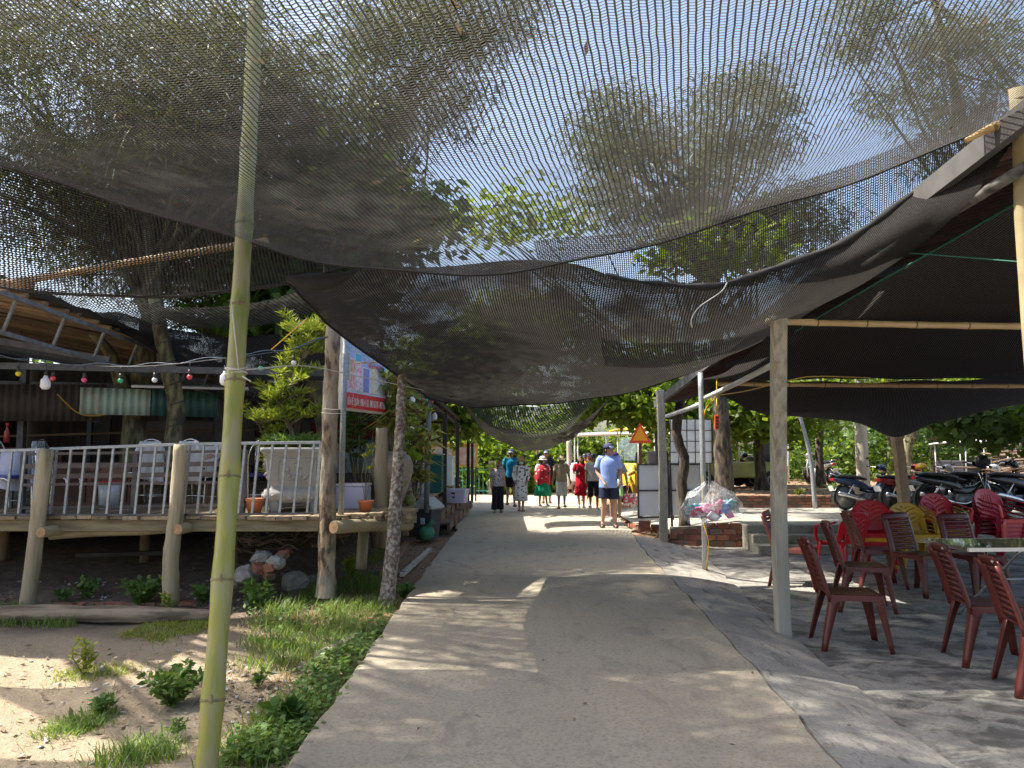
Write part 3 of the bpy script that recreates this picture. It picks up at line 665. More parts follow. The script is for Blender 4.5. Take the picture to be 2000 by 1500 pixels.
def post(name, label, pts, radii, mat, n=10, noise=0.05, cat='post', square=False, group=None, k=14):
    pts = [Vector(p) for p in pts]; base = pts[0].copy(); root = thing(name, label, cat, base, 0, group)
    if mat in (BARK3, BARK4):                                    # rough bark: ridges and flakes in the surface itself
        k, n = 110, 30; S = resample([p - base for p in pts], k); b = MB(); rows = []; cell = {}
        for i, p in enumerate(S):
            r0 = lerp(radii[0], radii[1], i / (k - 1)) * (1.25 - .25 * min(1, i / 9)); row = []
            for j in range(n + 1):
                jj = j % n; key = (i // 5, (jj + (i // 5) * 2) % n // 4); c_ = cell.setdefault(key, random.uniform(-.07, .08)); q = r0 * (1 + c_ + .03 * math.sin(i * .23 + jj * .6) + random.uniform(-.02, .02) * (jj != 0))
                a_ = 2 * math.pi * jj / n; row.append(p + Vector((math.cos(a_) * q, math.sin(a_) * q, 0)))
            row[-1] = row[0].copy(); rows.append(row)
        b.grid(rows, True); b.f.append(tuple(range((k - 1) * (n + 1), k * (n + 1) - 1))); b.build('shaft', mat, root, True); return root
    S = resample([p - base for p in pts], k); rr = [lerp(radii[0], radii[1], i / (k - 1)) for i in range(k)]
    b = MB()
    if square:
        b.tube(S, [r * 1.25 for r in rr], 4, True, noise)
        b.build('shaft', mat, root, False, 0.008)
    else: b.tube(S, rr, n, True, noise).build('shaft', mat, root, True)
    return root
DY = 8.0
post('deck_post', 'pale round timber post carrying the deck railing by the blue-white tablecloth', [at(52, 1195, 7.86), at(62, 1120, 7.86), at(76, 1000, 7.86), at(92, 877, 7.86)], (0.078, 0.066), POSTW, 16, 0.035, k=24)
post('deck_post', 'split pale timber post halfway along the deck railing', [at(334, 1180, 7.86), at(334, 1090, 7.86), at(344, 1000, 7.86), at(353, 868, 7.86)], (0.082, 0.066), POSTW, 16, 0.05, k=24)
post('tree_trunk_post', 'tall flaky bark trunk post where the railing ends', [at(636, 1165, 7.95), at(640, 1000, 7.95), at(645, 800, 7.95), at(652, 625, 7.95)], (0.088, 0.072), BARK3, 18, 0.10, k=44)
post('tree_trunk_post', 'slim spotted bark trunk post at the lane edge', [at(752, 1198, 7.9), at(766, 1080, 7.95), at(778, 900, 8.05), at(786, 732, 8.15)], (0.080, 0.045), BARK4, 16, 0.06, k=30)
CONP = concrete('post_concrete', (0.44, 0.40, 0.32), (0.34, 0.31, 0.25), (0.22, 0.21, 0.16), 0.5, 3.0, (3, 3, 0.6), 2.5)
post('square_post', 'pale square timber post in front of the maroon chairs', [gz(1530, 1250, FLZ - .03), gz(1529, 1250, FLZ) + Vector((0, 0, 1.2)), at(1521, 618, 6.02)], (0.068, 0.060), M('limewashed_post', (0.50, 0.44, 0.33), (0.30, 0.26, 0.19), 9, .85, bump=.8, bscale=40, lo=.42, hi=.62, stretch=(2, 2, .12), c3=(.36, .36, .30), s3=2.2), square=True, noise=0.03)
post('metal_pipe_post', 'grey metal pipe post with yellow cable and rusty foot', [gz(1377, 1114, -0.08), at(1374, 950, 9.75), at(1368, 728, 9.8)], (0.035, 0.034), STEEL, noise=0.0)
post('square_post', 'slim weathered concrete post beside the grey notice board', [gz(1296, 1058, -0.06), at(1294, 900, 13.0), at(1289, 762, 13.0)], (0.075, 0.068), CONP, square=True, noise=0.02)
post('square_post', 'leaning wooden post on the terrace under the drooping canopy hem', [gz(1768, 1008, TZ - .02), at(1757, 900, 14.0), at(1740, 772, 13.6)], (0.095, 0.085), M('terrace_post', (0.34, 0.25, 0.17), (0.24, 0.17, 0.11), 6, .85, bump=.3, stretch=(2, 2, .3)), square=True, noise=0.02)
post('bamboo_post', 'thick bamboo post with green cord at the rope edge of the canopy', [Vector((2.86, 4.1, FLZ)), at(2012, 560, 4.1), at(1996, 240, 4.0), at(1990, 170, 3.95)], (0.06, 0.05), M('pole_grey', (0.40, 0.33, 0.18), (0.30, 0.25, 0.13), 5, .7), noise=0.03)
bamboo('bamboo_cross_pole', 'bamboo cross pole resting on the pale square post', [Vector((2.05, 6.12, 2.535)), Vector((4.2, 6.2, 2.51)), Vector((7.2, 6.25, 2.52))], 0.026, 0.03, BAMY2, 0.42)
bamboo('bamboo_cross_pole', 'bamboo cross pole above the steps under the canopy', [Vector((2.9, 10.8, 2.44)), Vector((6, 10.8, 2.41)), Vector((9.6, 10.8, 2.40))], 0.03, 0.03, BAMY2, 0.5)
bamboo('bamboo_cross_pole', 'split bamboo stub lashed to the thick bamboo post', [at(1885, 275, 3.95), at(1950, 245, 3.92), at(2060, 215, 3.9)], 0.012, 0.045, BAMY, 0.4)
# cables, ties
c = MB(); c.tube(resample([gz(1377, 1112, -0.06) + Vector((0, -.04, 0)), at(1384, 1060, 9.7), at(1372, 1010, 9.72), at(1374, 940, 9.7), at(1371, 860, 9.72), at(1378, 800, 9.72), at(1398, 775, 9.6), at(1400, 740, 9.6)], 40), 0.007, 6)
tag(c.build('extension_cable', YROPE, None, True), 'yellow cable wound down the metal pipe post', 'cable')
c = MB(); c.tube(resample([at(1380, 775, 9.7), at(1450, 765, 8.3), at(1545, 742, 6.6), at(1600, 735, 7.2), at(1700, 738, 9)], 30), 0.006, 6)
tag(c.build('yellow_rope', YROPE, None, True), 'yellow cord strung from pipe post to bamboo pole', 'cord')
ps = thing('power_strip', 'orange power strip hanging from a yellow cable by the dark trunk', 'power strip', at(1400, 825, 9.6))
MB().box((0, 0, 0), (0.055, 0.03, 0.18)).build('case', M('orange_case', (0.75, 0.08, 0.02), None, 9, .4), ps, bevel=.006)
for k in range(4): MB().box((0, -.017, 0.06 - k * 0.04), (0.03, 0.006, 0.024)).build('socket', BLACKP, ps)
MB().tube([(0, 0, .09), (0.005, 0, .30)], 0.006, 6).build('cord', YROPE, ps, True)
c = MB(); c.tube(resample([at(1710, 489, 5.2), at(1850, 500, 4.7), at(2010, 513, 4.15)], 12), 0.004, 5); tag(c.build('green_rope', GROPE, None, True), 'thin green cord tied across below the dining canopy', 'cord')
c = MB(); c.tube(resample([at(1420, 552, 5.55), at(1408, 570, 5.55), at(1365, 600, 5.6), at(1350, 625, 5.6), at(1352, 640, 5.6)], 16), 0.004, 5); tag(c.build('loose_string', ROPE, None, True), 'loose white string dangling from the rolled net hem', 'string')
pv = post('plastic_pipe', 'white plastic gutter pipe from the pipe post to the timber post', [at(1378, 777, 9.7), at(1440, 748, 8.2), at(1510, 712, 6.5)], (0.028, 0.028), M('pvc_grey', (0.58, 0.57, 0.55), (0.50, 0.49, 0.47), 5, .4), noise=0, cat='pipe')
pv = post('plastic_pipe', 'grey plastic pipe under the battens of the tiled roof', [at(1690, 520, 5.6), at(1800, 450, 4.75), at(2010, 322, 3.9)], (0.032, 0.032), M('pvc_peeling', (0.16, 0.155, 0.14), (0.11, 0.105, 0.095), 9, .7, c3=(.04, .035, .03), s3=9), noise=0, cat='pipe')
post('plastic_pipe', 'short grey pipe braced between the concrete post and the pipe post', [at(1302, 813, 12.6), at(1340, 800, 11), at(1366, 790, 9.9)], (0.03, 0.03), MATS['pvc_grey'], noise=0, cat='pipe')

# ------------------------------------------------------------------ right roof (battens seen from below)
def roofz(x, y): return 3.16 - 0.085 * (y - 4.3) + 0.27 * (x - 2.75)
rr = thing('tiled_roof', 'reddish tiled lean-to roof over the dining area', 'roof', (0, 0, 0))
TILE = M('tile_under', (0.085, 0.04, 0.03), (0.05, 0.026, 0.02), 8, .9, stretch=(1, 6, 1))
MB().grid([[Vector((x, y, roofz(x, y) + 0.05)) for y in frange(3.2, 13.9, .5)] for x in frange(2.62, 7.7, .5)]).build('tile_deck', TILE, rr, solid=0.03)
bm = MB().box((0, 0, 0), (5.0, 0.026, 0.035), (0, -math.atan(0.27), 0)).mesh('batten'); bm.materials.append(M('batten', (0.17, 0.085, 0.06), (0.10, 0.05, 0.035), 8, .85, rnd=.3))
for y in frange(3.3, 13.8, 0.10): inst(bm, 'batten', rr, (2.62 + 2.42, y, roofz(2.62 + 2.42, y) + 0.005))
MB().bar((2.585, 3.2, roofz(2.585, 3.2) + .02), (2.585, 13.85, roofz(2.585, 13.85) + .02), 0.05, 0.13).build('eave_beam', M('eave_steel', (.09, .085, .08), None, 8, .7), rr)
for y in (6.4, 9.9, 13.0): MB().bar((2.75, y, roofz(2.75, y) - .09), (6.9, y, roofz(6.9, y) - .09), 0.05, 0.05).build('rafter', M('eave_steel', (.09, .085, .08), None, 8, .7), rr)
# ------------------------------------------------------------------ restaurant deck
DZ = 0.83; DX0, DX1 = -9.0, -1.86
dk = thing('deck', 'raised plank deck on round logs with a pale edge beam', 'deck', (0, 0, 0))
pm = MB().box((0, 0, 0), (0.148, 9.0, 0.035)).mesh('plank'); pm.materials.append(PLANKW)
x = DX0
while x < DX1 - 0.05:
    inst(pm, 'plank', dk, (x + 0.075, DY - 0.05 + 4.5 + random.uniform(-.035, .03), DZ - 0.0175 + random.uniform(-.003, .003)), (random.uniform(-.0015, .0015), random.uniform(-.02, .02), 0)); x += 0.157
# outer wing of the deck that runs back along the lane
pm2 = MB().box((0, 0, 0), (0.146, 1.0, 0.035)).mesh('plank'); pm2.materials.append(PLANKW)
for k in range(5):
    xx = DX1 + 0.075 + 0.155 * k; y0 = 8.06 + 0.14 * k
    y1 = 8.76 + (-1.12 - xx) / .66 * 4.44
    inst(pm2, 'plank', dk, (xx, (y0 + y1) / 2, DZ - 0.02 + random.uniform(-.004, .004)), (0, random.uniform(-.03, .03), 0), (1, max(.3, y1 - y0), 1))
MB().box(((DX0 + DX1) / 2, DY + 0.03, DZ - 0.10), (DX1 - DX0, 0.06, 0.12)).jitter(.004).build('edge_beam', BEAMW, dk, bevel=.008)
MB().bar((-1.80, 8.10, DZ - .095), (-1.12, 8.72, DZ - .095), 0.05, 0.10).build('edge_beam', BEAMW, dk, bevel=.008)
MB().bar((-1.10, 8.76, DZ - .095), (-1.80, 13.2, DZ - .095), 0.05, 0.10).build('edge_beam', BEAMW, dk, bevel=.008)
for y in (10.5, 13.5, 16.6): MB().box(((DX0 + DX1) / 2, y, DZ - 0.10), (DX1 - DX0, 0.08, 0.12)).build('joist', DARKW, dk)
for k in range(7):
    p = Vector((-1.80, 8.10, 0)).lerp(Vector((-1.12, 8.72, 0)), (k + .4) / 7)
    MB().box((p.x, p.y - .03, DZ - .055), (0.07, 0.10, 0.05), (0, 0, R(42))).build('plank_end', PLANKW, dk)
LOGW = M('beam_log', (0.34, 0.27, 0.15), (0.20, 0.17, 0.10), 4, .85, bump=.4, stretch=(1, .3, 1), bscale=20)
def log(p0, p1, r, name='cross_log', end=True, parent=dk, mat=None):
    p0, p1 = Vector(p0), Vector(p1); S = resample([p0, p0.lerp(p1, .33) + Vector((0, 0, .01)), p0.lerp(p1, .66), p1], 8)
    o = MB().tube(S, [r * random.uniform(.94, 1.06) for _ in S], 12).build(name, mat or LOGW, parent, True)
    if end:
        d = (p0 - p1).normalized(); MB().tube([p0 + d * .001, p0 + d * .006], [r * .93, r * .90], 12).build('cut_end', ENDW, o, False)
    return o
log(at(80, 1040, 7.80), Vector((-4.3, 12, 0.66)), 0.055); log(at(347, 1034, 7.80), Vector((-3.2, 12, 0.66)), 0.055)
log(at(80, 1042, 8.1) + Vector((.1, 0, -.02)), at(345, 1032, 8.1), 0.05, end=False)
log(at(350, 1034, 8.08), at(470, 1028, 8.08), 0.045, end=False)
log(at(652, 1030, 7.82), Vector((-1.17, 8.85, DZ - .17)), 0.068)
def leg(u, v0, Y, ztop, r, mat=POSTW):
    p = at(u, v0, Y); return MB().tube(resample([p + Vector((0, 0, -.05)), p + Vector((random.uniform(-.02, .02), 0, (ztop - p.z) / 2)), Vector((p.x + .03, p.y, ztop))], 6), [r, r * .97, r, r * .96, r, r], 10).build('support_post', mat, dk, True)
leg(705, 1102, 8.7, DZ - .1, 0.062); leg(752, 1062, 10.2, DZ - .1, .075); leg(735, 1062, 10.8, DZ - .1, .07, M('support_brown', (.22, .15, .09), None, 6, .9)); leg(455, 1110, 9.0, DZ - .1, .055, MATS['support_brown'])
leg(282, 1090, 9.6, DZ - .1, .06, MATS['support_brown']); leg(5, 1085, 9.4, DZ - .1, .06, MATS['support_brown']); leg(790, 1040, 12.0, DZ - .1, .07, MATS['support_brown'])
# ------------------------------------------------------------------ railing
rl = thing('railing', 'grey metal baluster railing along the front of the deck', 'railing', (0, 0, 0))
segs = [((-40, 881, 1013), (88, 878, 1011)), ((98, 877, 1011), (346, 868, 1008)), ((358, 867.5, 1008), (627, 864, 1003))]
for (a, b) in segs:
    n = max(2, round((b[0] - a[0]) / 27)); t0, t1 = at(a[0], a[1], DY - .02), at(b[0], b[1], DY - .02)
    sh = 0.07                                          # the whole rail leans
    q0, q1 = at(a[0] - 14, a[2], DY - .02), at(b[0] - 14, b[2], DY - .02); q0.z = max(q0.z, DZ + .012); q1.z = max(q1.z, DZ + .012)
    MB().bar(t0, t1, 0.035, 0.03).build('top_rail', STEEL, rl, bevel=.003); MB().bar(q0, q1, 0.035, 0.02).build('bottom_rail', DKSTEEL, rl)
    for k in range(n):
        f = (k + .5) / n; MB().bar(q0.lerp(q1, f), t0.lerp(t1, f) - Vector((0, 0, .012)), 0.021, 0.021).build('baluster', STEEL, rl)
e0, e1 = at(616, 1003, DY - .02), at(627, 864, DY - .02); MB().bar(e0, e1, .03).build('end_post', STEEL, rl)
ir = thing('bench_frame', 'dark steel slatted bench frame standing behind the railing', 'bench', (0, 0, 0))
BRN = M('bench_brown', (0.13, 0.10, 0.085), (0.08, 0.065, 0.055), 7, .6)
for v in (887, 911, 931, 947, 992): MB().bar(at(45, v, 8.3), at(478, v - 6, 8.3), 0.03, 0.05 if v in (911, 931) else .03).build('slat', BRN, ir)
for u in (45, 264, 476): MB().bar(at(u - 4, 1012, 8.32), at(u + 3, 885 - u * .012, 8.32), .06, .05).build('upright', DKSTEEL, ir)

# ------------------------------------------------------------------ furniture on the deck
CLOTH = M('table_cloth', (0.62, 0.64, 0.76), (0.54, 0.56, 0.70), 4, .85, bump=.2, bscale=8)
def loop_chair(name, label, loc, rz, seat=None, covered=False, group='metal loop back chairs on the deck'):
    r = thing(name, label, 'chair', loc, rz, group); r.scale = (.82, .82, .80)
    lp = MB()
    lp.tube(resample([(-.19, .20, 0), (-.20, .19, .45), (-.20, .23, .75), (-.12, .26, .95), (0, .265, 1.0), (.12, .26, .95), (.20, .23, .75), (.20, .19, .45), (.19, .20, 0)], 36), 0.011, 7)
    lp.build('back_loop', CHROME, r, True)
    for s in (-1, 1): MB().tube(resample([(s * .19, -.22, 0), (s * .20, -.20, .30), (s * .20, -.16, .44), (s * .20, .16, .44)], 14), .011, 7).build('leg', CHROME, r, True)
    for k in range(5):
        xx = -.11 + .055 * k; MB().tube([(xx, .20, .47), (xx, .235, .72), (xx * .9, .262, .96 - abs(xx) * .5)], .006, 5).build('back_rod', CHROME, r, True)
    MB().tube([(-.19, -.20, .14), (.19, -.20, .14)], .008, 6).build('stretcher', CHROME, r, True); MB().tube([(-.19, .19, .18), (.19, .19, .18)], .008, 6).build('stretcher', CHROME, r, True)
    st = MB().box((0, -.02, .465), (.40, .40, .05)).build('seat', seat or M('blue_vinyl', (.03, .045, .25), (.025, .035, .2), 6, .35), r, bevel=.018)
    if covered:
        MB().grid([[Vector((x * (1 - .35 * max(0, (z - .8) / .2) ** 2), .275 + .05 * (z - .4) - .03 * (1 - abs(x) / .2) + .014 * math.sin(40 * x + 9 * z), z)) for z in np.linspace(.38 + .05 * math.sin(9 * x), .97, 10)] for x in np.linspace(-.19, .19, 13)]).build('white_cover', M('white_cover', (.52, .52, .53), (.40, .4, .41), 6, .8), r, True, solid=.008)
    return r
def on(u, Y): 
    p = at(u, 1000, Y); return (p.x, Y, DZ + .002)
loop_chair('metal_chair', 'chrome loop back chair beside the blue-white tablecloth', on(12, 8.75), R(80))
loop_chair('metal_chair', 'chrome chair with slatted white back behind the post nearest the tablecloth', on(112, 9.0), R(95), covered=True)
loop_chair('metal_chair', 'chrome chair draped with a white sheet before the mossy tree', on(300, 9.3), R(190), covered=True)
loop_chair('metal_chair', 'white covered chair under the seated diner', on(385, 9.2), R(175), covered=True)
loop_chair('metal_chair', 'chrome loop back chair between bamboo pole and stone planter', on(510, 9.4), R(200))
lc = loop_chair('metal_chair', 'blue seated chair tipped over flat on the brown cabinet', (at(245, 1000, 9.2).x, 9.2, DZ + .62), R(90)); lc.rotation_euler = (R(-88), R(0), R(80)); lc.location = (at(330, 1000, 9.3).x, 9.3, DZ + .55)
tb = thing('dining_table', 'table under a pale blue-white cloth behind the bench frame', 'table', on(2, 9.2)); tb.scale = (.8, .8, .86)
rows = []
for a in np.linspace(0, 2 * math.pi, 61):
    w = 1 + .05 * math.sin(a * 11); r = .50
    sq = 1 / max(abs(math.cos(a)), abs(math.sin(a))) ** .75
    rows.append([Vector((0, 0, .76)), Vector((r * sq * .9 * math.cos(a), r * sq * .9 * math.sin(a), .76)), Vector((r * sq * math.cos(a), r * sq * math.sin(a), .745)), Vector((r * sq * 1.03 * w * math.cos(a), r * sq * 1.03 * w * math.sin(a), .50)), Vector((r * sq * 1.06 * w * math.cos(a), r * sq * 1.06 * w * math.sin(a), .28 + .05 * math.sin(3 * a)))])
MB().grid(rows, True).build('tablecloth', CLOTH, tb, True)
for sx in (-1, 1):
    for sy in (-1, 1): MB().bar((sx * .4, sy * .4, 0), (sx * .4, sy * .4, .74), .035).build('leg', DKSTEEL, tb)
bt = thing('bottle', 'small red-capped bottle on the tablecloth', 'bottle', (on(5, 9.0)[0], 9.0, DZ + .762)); MB().lathe([(.03, 0), (.032, .12), (.012, .17), (.012, .2)], 10).build('body', M('sauce', (.25, .02, .01), None, 5, .3), bt, True); MB().lathe([(.016, .2), (.016, .23)], 8).build('cap', REDP, bt, True)
cb = thing('cabinet', 'brown wooden cabinet behind the bench frame', 'cabinet', on(185, 9.6))
WD = M('cabinet_wood', (.19, .085, .045), (.13, .055, .03), 5, .5, stretch=(1, 1, 6))
MB().box((0, 0, .26), (1.05, .4, .52)).build('carcass', WD, cb, bevel=.006); MB().box((-.22, -.21, .2), (.42, .02, .30)).build('door', M('cabinet_dark', (.10, .035, .018), None, 5, .45), cb); MB().box((.28, -.21, .2), (.42, .02, .30)).build('door', MATS['cabinet_dark'], cb); MB().box((0, -.21, .45), (.3, .02, .06)).build('drawer', WD, cb)
bk = thing('bucket', 'clear plastic tub with a red rim beside the cabinet', 'bucket', on(212, 8.8)); MB().lathe([(.10, 0), (.12, .30)], 16).build('tub', M('frosted', (.55, .58, .62), None, 6, .3), bk, True); MB().lathe([(.125, .29), (.13, .31), (.122, .32)], 16).build('rim', REDP, bk, True)
# stone planter with relief panels and its podocarpus
STONE = M('planter_stone', (.38, .37, .355), (.29, .28, .265), 5, .85, bump=.35, bscale=50, c3=(.34, .33, .30), s3=3)
pp = on(575, 8.75); pl = thing('stone_planter', 'big grey stone planter with carved relief panels', 'planter', pp, R(18))
def sq_loft(prof, n=5):
    b = MB(); rings = []
    for r, z, rd_ in prof:
        ring = []
        for sx, sy, a0 in ((1, 1, 0), (-1, 1, 90), (-1, -1, 180), (1, -1, 270)):
            for k in range(n):
                a = R(a0 + 90 * k / (n - 1)); ring.append(Vector((sx * (r - rd_) + rd_ * math.cos(a), sy * (r - rd_) + rd_ * math.sin(a), z)))
        rings.append(ring + [ring[0]])
    b.grid(rings, True); return b
sq_loft([(.28, .10, .08), (.33, .13, .1), (.345, .18, .1), (.33, .23, .1), (.26, .255, .06), (.27, .29, .05), (.30, .40, .05), (.325, .55, .05), (.345, .62, .05), (.375, .65, .05), (.385, .67, .05), (.38, .70, .05), (.34, .70, .05), (.33, .60, .05)]).build('bowl', STONE, pl, True)
MB().box((0, 0, .6), (.6, .6, .04)).build('soil', M('pot_soil', (.07, .05, .035), None, 20, .95), pl)
for sx in (-1, 1):
    for sy in (-1, 1): MB().lathe([(.07, 0), (.06, .05), (.09, .12)], 10, (sx * .22, sy * .22, 0)).build('foot', STONE, pl, True)
for face in range(4):
    m = Matrix.Rotation(R(90 * face), 3, 'Z')
    fr = MB()
    def pt(x_, z_): return m @ Vector((x_, -(.274 + (z_ - .29) * .215), z_))
    for a, b in (((-.2, .33), (.2, .33)), ((-.2, .57), (.2, .57)), ((-.2, .33), (-.2, .57)), ((.2, .33), (.2, .57))): fr.bar(pt(*a), pt(*b), .02, .02)
    fr.build('panel_frame', STONE, pl, bevel=.004)
    rf = MB(); random.seed(40 + face)
    for k in range(9): rf.ell(pt(random.uniform(-.14, .14), random.uniform(.37, .53)), (random.uniform(.02, .05), random.uniform(.010, .022), random.uniform(.012, .03)), 8, 6, Matrix.Rotation(random.uniform(0, 3), 3, 'Y'))
    rf.build('relief', STONE, pl, True)
    gar = MB()
    for k in range(9): gar.ell(m @ Vector((-.24 + .06 * k, -.335, .18 - .03 * abs(math.sin(k * 1.6)))), (.026, .014, .02), 8, 5)
    gar.build('garland', STONE, pl, True)
def clump_plant(name, label, base, height, stems, clus, per, L, W, mat, stemr=.012, trunk=None, spread=.3, upbias=.3, group=None, cat='plant', bend=.15, trunk_mat=None, z0=.35):
    root = thing(name, label, cat, base, 0, group); st = MB(); P = []; D = []
    if trunk: st.tube(resample(trunk, 10), [lerp(trunk[-1].z * 0 + stemr * 4, stemr, i / 9) for i in range(10)], 8, True, .08)
    for k in range(stems):
        a = random.uniform(0, 6.28); r = spread * random.uniform(.3, 1); h = height * random.uniform(.55, 1)
        b0 = Vector((0, 0, 0)) if not trunk else Vector(trunk[min(len(trunk) - 1, 1 + int(random.random() * (len(trunk) - 1)))])
        tip = Vector((r * math.cos(a), r * math.sin(a), h)) if not trunk else b0 + Vector((r * math.cos(a), r * math.sin(a), random.uniform(.0, .35)))
        mid = b0.lerp(tip, .5) + Vector((random.uniform(-.05, .05), random.uniform(-.05, .05), .04))
        S = resample([b0, mid, tip], 6); st.tube(S, [lerp(stemr, stemr * .4, i / 5) for i in range(6)], 5, False)
        for c_ in range(clus):
            f = lerp(z0, 1, (c_ + random.random()) / clus); p = S[min(5, int(f * 5.99))]
            n = per; d = unit(n); d[:, 2] = np.abs(d[:, 2]) * .6 + upbias + RNG.random(n) * .2 - .1
            P.append(np.array(p)[None, :] + RNG.normal(size=(n, 3)) * .012); D.append(d)
    st.build('stem', trunk_mat or BARK2, root, True); P = np.concatenate(P); D = np.concatenate(D)
    leaf_mesh('foliage', P, D, L * (.7 + .6 * RNG.random(len(P))), W * (.7 + .6 * RNG.random(len(P))), mat, root, bend=bend); return root
V = Vector
PY = 8.75
def rel(u, v, Y, b): return at(u, v, Y) - V(b)
pb = (pp[0] + .02, pp[1], DZ + .6)
clump_plant('podocarpus', 'tall narrow-leaved green shrub growing from the stone planter', pb, 1, 50, 6, 12, .125, .016, LEAF_P, .009,
            [V((0, 0, 0)), rel(565, 830, PY, pb), rel(545, 790, PY, pb), rel(570, 740, PY, pb), rel(590, 700, PY, pb), rel(590, 665, PY, pb)], spread=.40, upbias=.35, bend=.1)
clump_plant('podocarpus', 'low narrow-leaved branches leaning over the railing beside the planter', (on(530, 8.9)[0], 8.9, DZ), 1, 20, 5, 12, .125, .016, LEAF_P, .012,
            [V((0, 0, 0)), V((-.02, 0, .4)), V((-.08, 0, .75)), V((-.16, 0, .95))], spread=.36, upbias=.3)
clump_plant('ground_fern', 'leafy green underplanting filling the stone planter', (pp[0], pp[1], DZ + .61), .22, 40, 4, 5, .10, .03, LEAF_W, .004, spread=.34, upbias=.2)
def pot(name, label, loc, r=.1, h=.17, mat=TERRA, n=18):
    p_ = thing(name, label, 'pot', loc); MB().lathe([(r * .72, 0), (r * .95, h * .82), (r * 1.08, h * .84), (r * 1.08, h), (r * .95, h), (r * .9, h * .88)], n).build('wall', mat, p_, True); MB().lathe([(0.001, h * .87), (r * .92, h * .88)], n).build('soil', MATS['pot_soil'], p_); return p_
pot('plant_pot', 'orange plastic pot beside the stone planter', on(497, 8.35), .095, .155); pot('plant_pot', 'small terracotta pot with a thin yellow plant by the sign post', (at(714, 1000, 8.55).x, 8.55, DZ), .085, .125)
clump_plant('thin_plant', 'spindly plant with a yellow flower head in the small pot', (at(714, 1000, 8.55).x, 8.55, DZ + .1), .62, 5, 3, 9, .05, .02, LEAF_Y, .004, spread=.08, upbias=.3, z0=.85)
jr = thing('ceramic_jar', 'big brown-grey glazed jar behind the sign post', 'jar', (at(764, 990, 9.4).x, 9.4, DZ)); MB().lathe([(.13, 0), (.16, .08), (.25, .38), (.265, .50), (.22, .60), (.17, .63), (.18, .66), (.15, .66)], 24).build('body', M('jar_glaze', (.30, .25, .19), (.20, .165, .125), 4, .45, stretch=(1, 1, 5)), jr, True)
clump_plant('cordyline', 'long drooping green and red leaved plant in the big jar', (at(764, 990, 9.4).x, 9.4, DZ + .6), .95, 9, 4, 10, .30, .05, LEAF_C, .012, spread=.22, upbias=.35, bend=.55)
clump_plant('cordyline', 'bright long-leaved plant behind the slim trunk post', (at(810, 960, 10.4).x, 10.4, DZ), .95, 6, 3, 9, .32, .055, LEAF_C, .012, spread=.25, upbias=.3, bend=.5)
clump_plant('croton', 'yellow-green bushy shrub above the jar', (at(790, 990, 10.6).x, 10.6, DZ), 1.75, 24, 5, 12, .10, .03, LEAF_Y, .012, spread=.42, upbias=.3, z0=.5)
clump_plant('croton', 'dark green shrub hanging under the sign board', (at(700, 960, 9.6).x, 9.6, DZ + .1), 1.15, 14, 5, 10, .09, .035, LEAF_D, .01, spread=.32, upbias=.1, z0=.6)
clump_plant('red_cordyline', 'dark red upright leaves behind the aquarium', (at(822, 930, 11.6).x, 11.6, DZ), .85, 4, 2, 9, .28, .06, leaf_mat('leaf_red', (.12, .01, .015), (.25, .02, .03)), .012, spread=.08, upbias=.8, z0=.8)
gp_ = pot('plant_pot', 'dark grey pot at the deck edge by the bin', (at(782, 985, 9.9).x, 9.9, DZ), .11, .26, DKSTEEL)
clump_plant('taro', 'broad green leaves in the dark grey pot', (at(782, 985, 9.9).x, 9.9, DZ + .2), .42, 6, 1, 3, .20, .12, LEAF_B, .007, spread=.2, upbias=.1, z0=.9)
cc = thing('coconut', 'green coconut resting on the deck edge', 'coconut', (at(800, 985, 9.5).x, 9.5, DZ + .065)); MB().ell((0, 0, 0), (.075, .075, .07), 14, 10).build('husk', M('husk', (.20, .22, .05), (.14, .15, .04), 6, .5), cc, True)
MB().tube([(0, 0, .07), (.01, 0, .12)], [.025, .015], 8).build('stem_stub', M('husk_brown', (.2, .13, .06), None, 6, .8), cc, True)
# coolers, tank, freezers
cp = thing('cooler_box', 'pale violet cooler box lying on the deck behind the sign pole', 'cooler', (at(690, 990, 9.0).x, 9.0, DZ), R(-6)); MB().box((0, 0, .13), (.34, .3, .26)).build('body', M('cooler_violet', (.50, .50, .66), (.44, .44, .60), 3, .4), cp, bevel=.02); MB().box((0, 0, .275), (.35, .31, .03)).build('lid', M('cooler_lid', (.62, .62, .72), None, 3, .4), cp, bevel=.008)
GLASS = NT('tank_glass'); GLASS.b.inputs['Base Color'].default_value = (.32, .42, .40, 1); GLASS.b.inputs['Roughness'].default_value = .08; GLASS.b.inputs['Transmission Weight'].default_value = .55; GLASS = GLASS.m
aq = thing('aquarium', 'long glass fish tank on a dark stand behind the sign posts', 'aquarium', (at(700, 960, 10.6).x, 10.6, DZ)); MB().box((0, 0, .58), (1.2, .5, .42)).build('tank', GLASS, aq); MB().box((0, 0, .18), (1.2, .5, .36)).build('stand', DARKW, aq); MB().box((0, 0, .80), (1.24, .54, .03)).build('rim', DKSTEEL, aq)
for k in range(2):
    fz = thing('glass_cabinet', ('aluminium glass display case beside the slim trunk post', 'green glass display case next to the grey shed post')[k], 'cabinet', ((-1.95, -1.62)[k], (15.2, 15.9)[k], .645))
    MB().box((0, 0, .38), (.40, .5, .76)).build('case', (M('case_alu', (.55, .58, .58), (.38, .42, .42), 4, .3, metal=.2), M('case_green', (.02, .12, .10), (.015, .09, .08), 4, .25))[k], fz, bevel=.01); MB().box((0, 0, .775), (.44, .54, .03)).build('top', STEEL, fz)
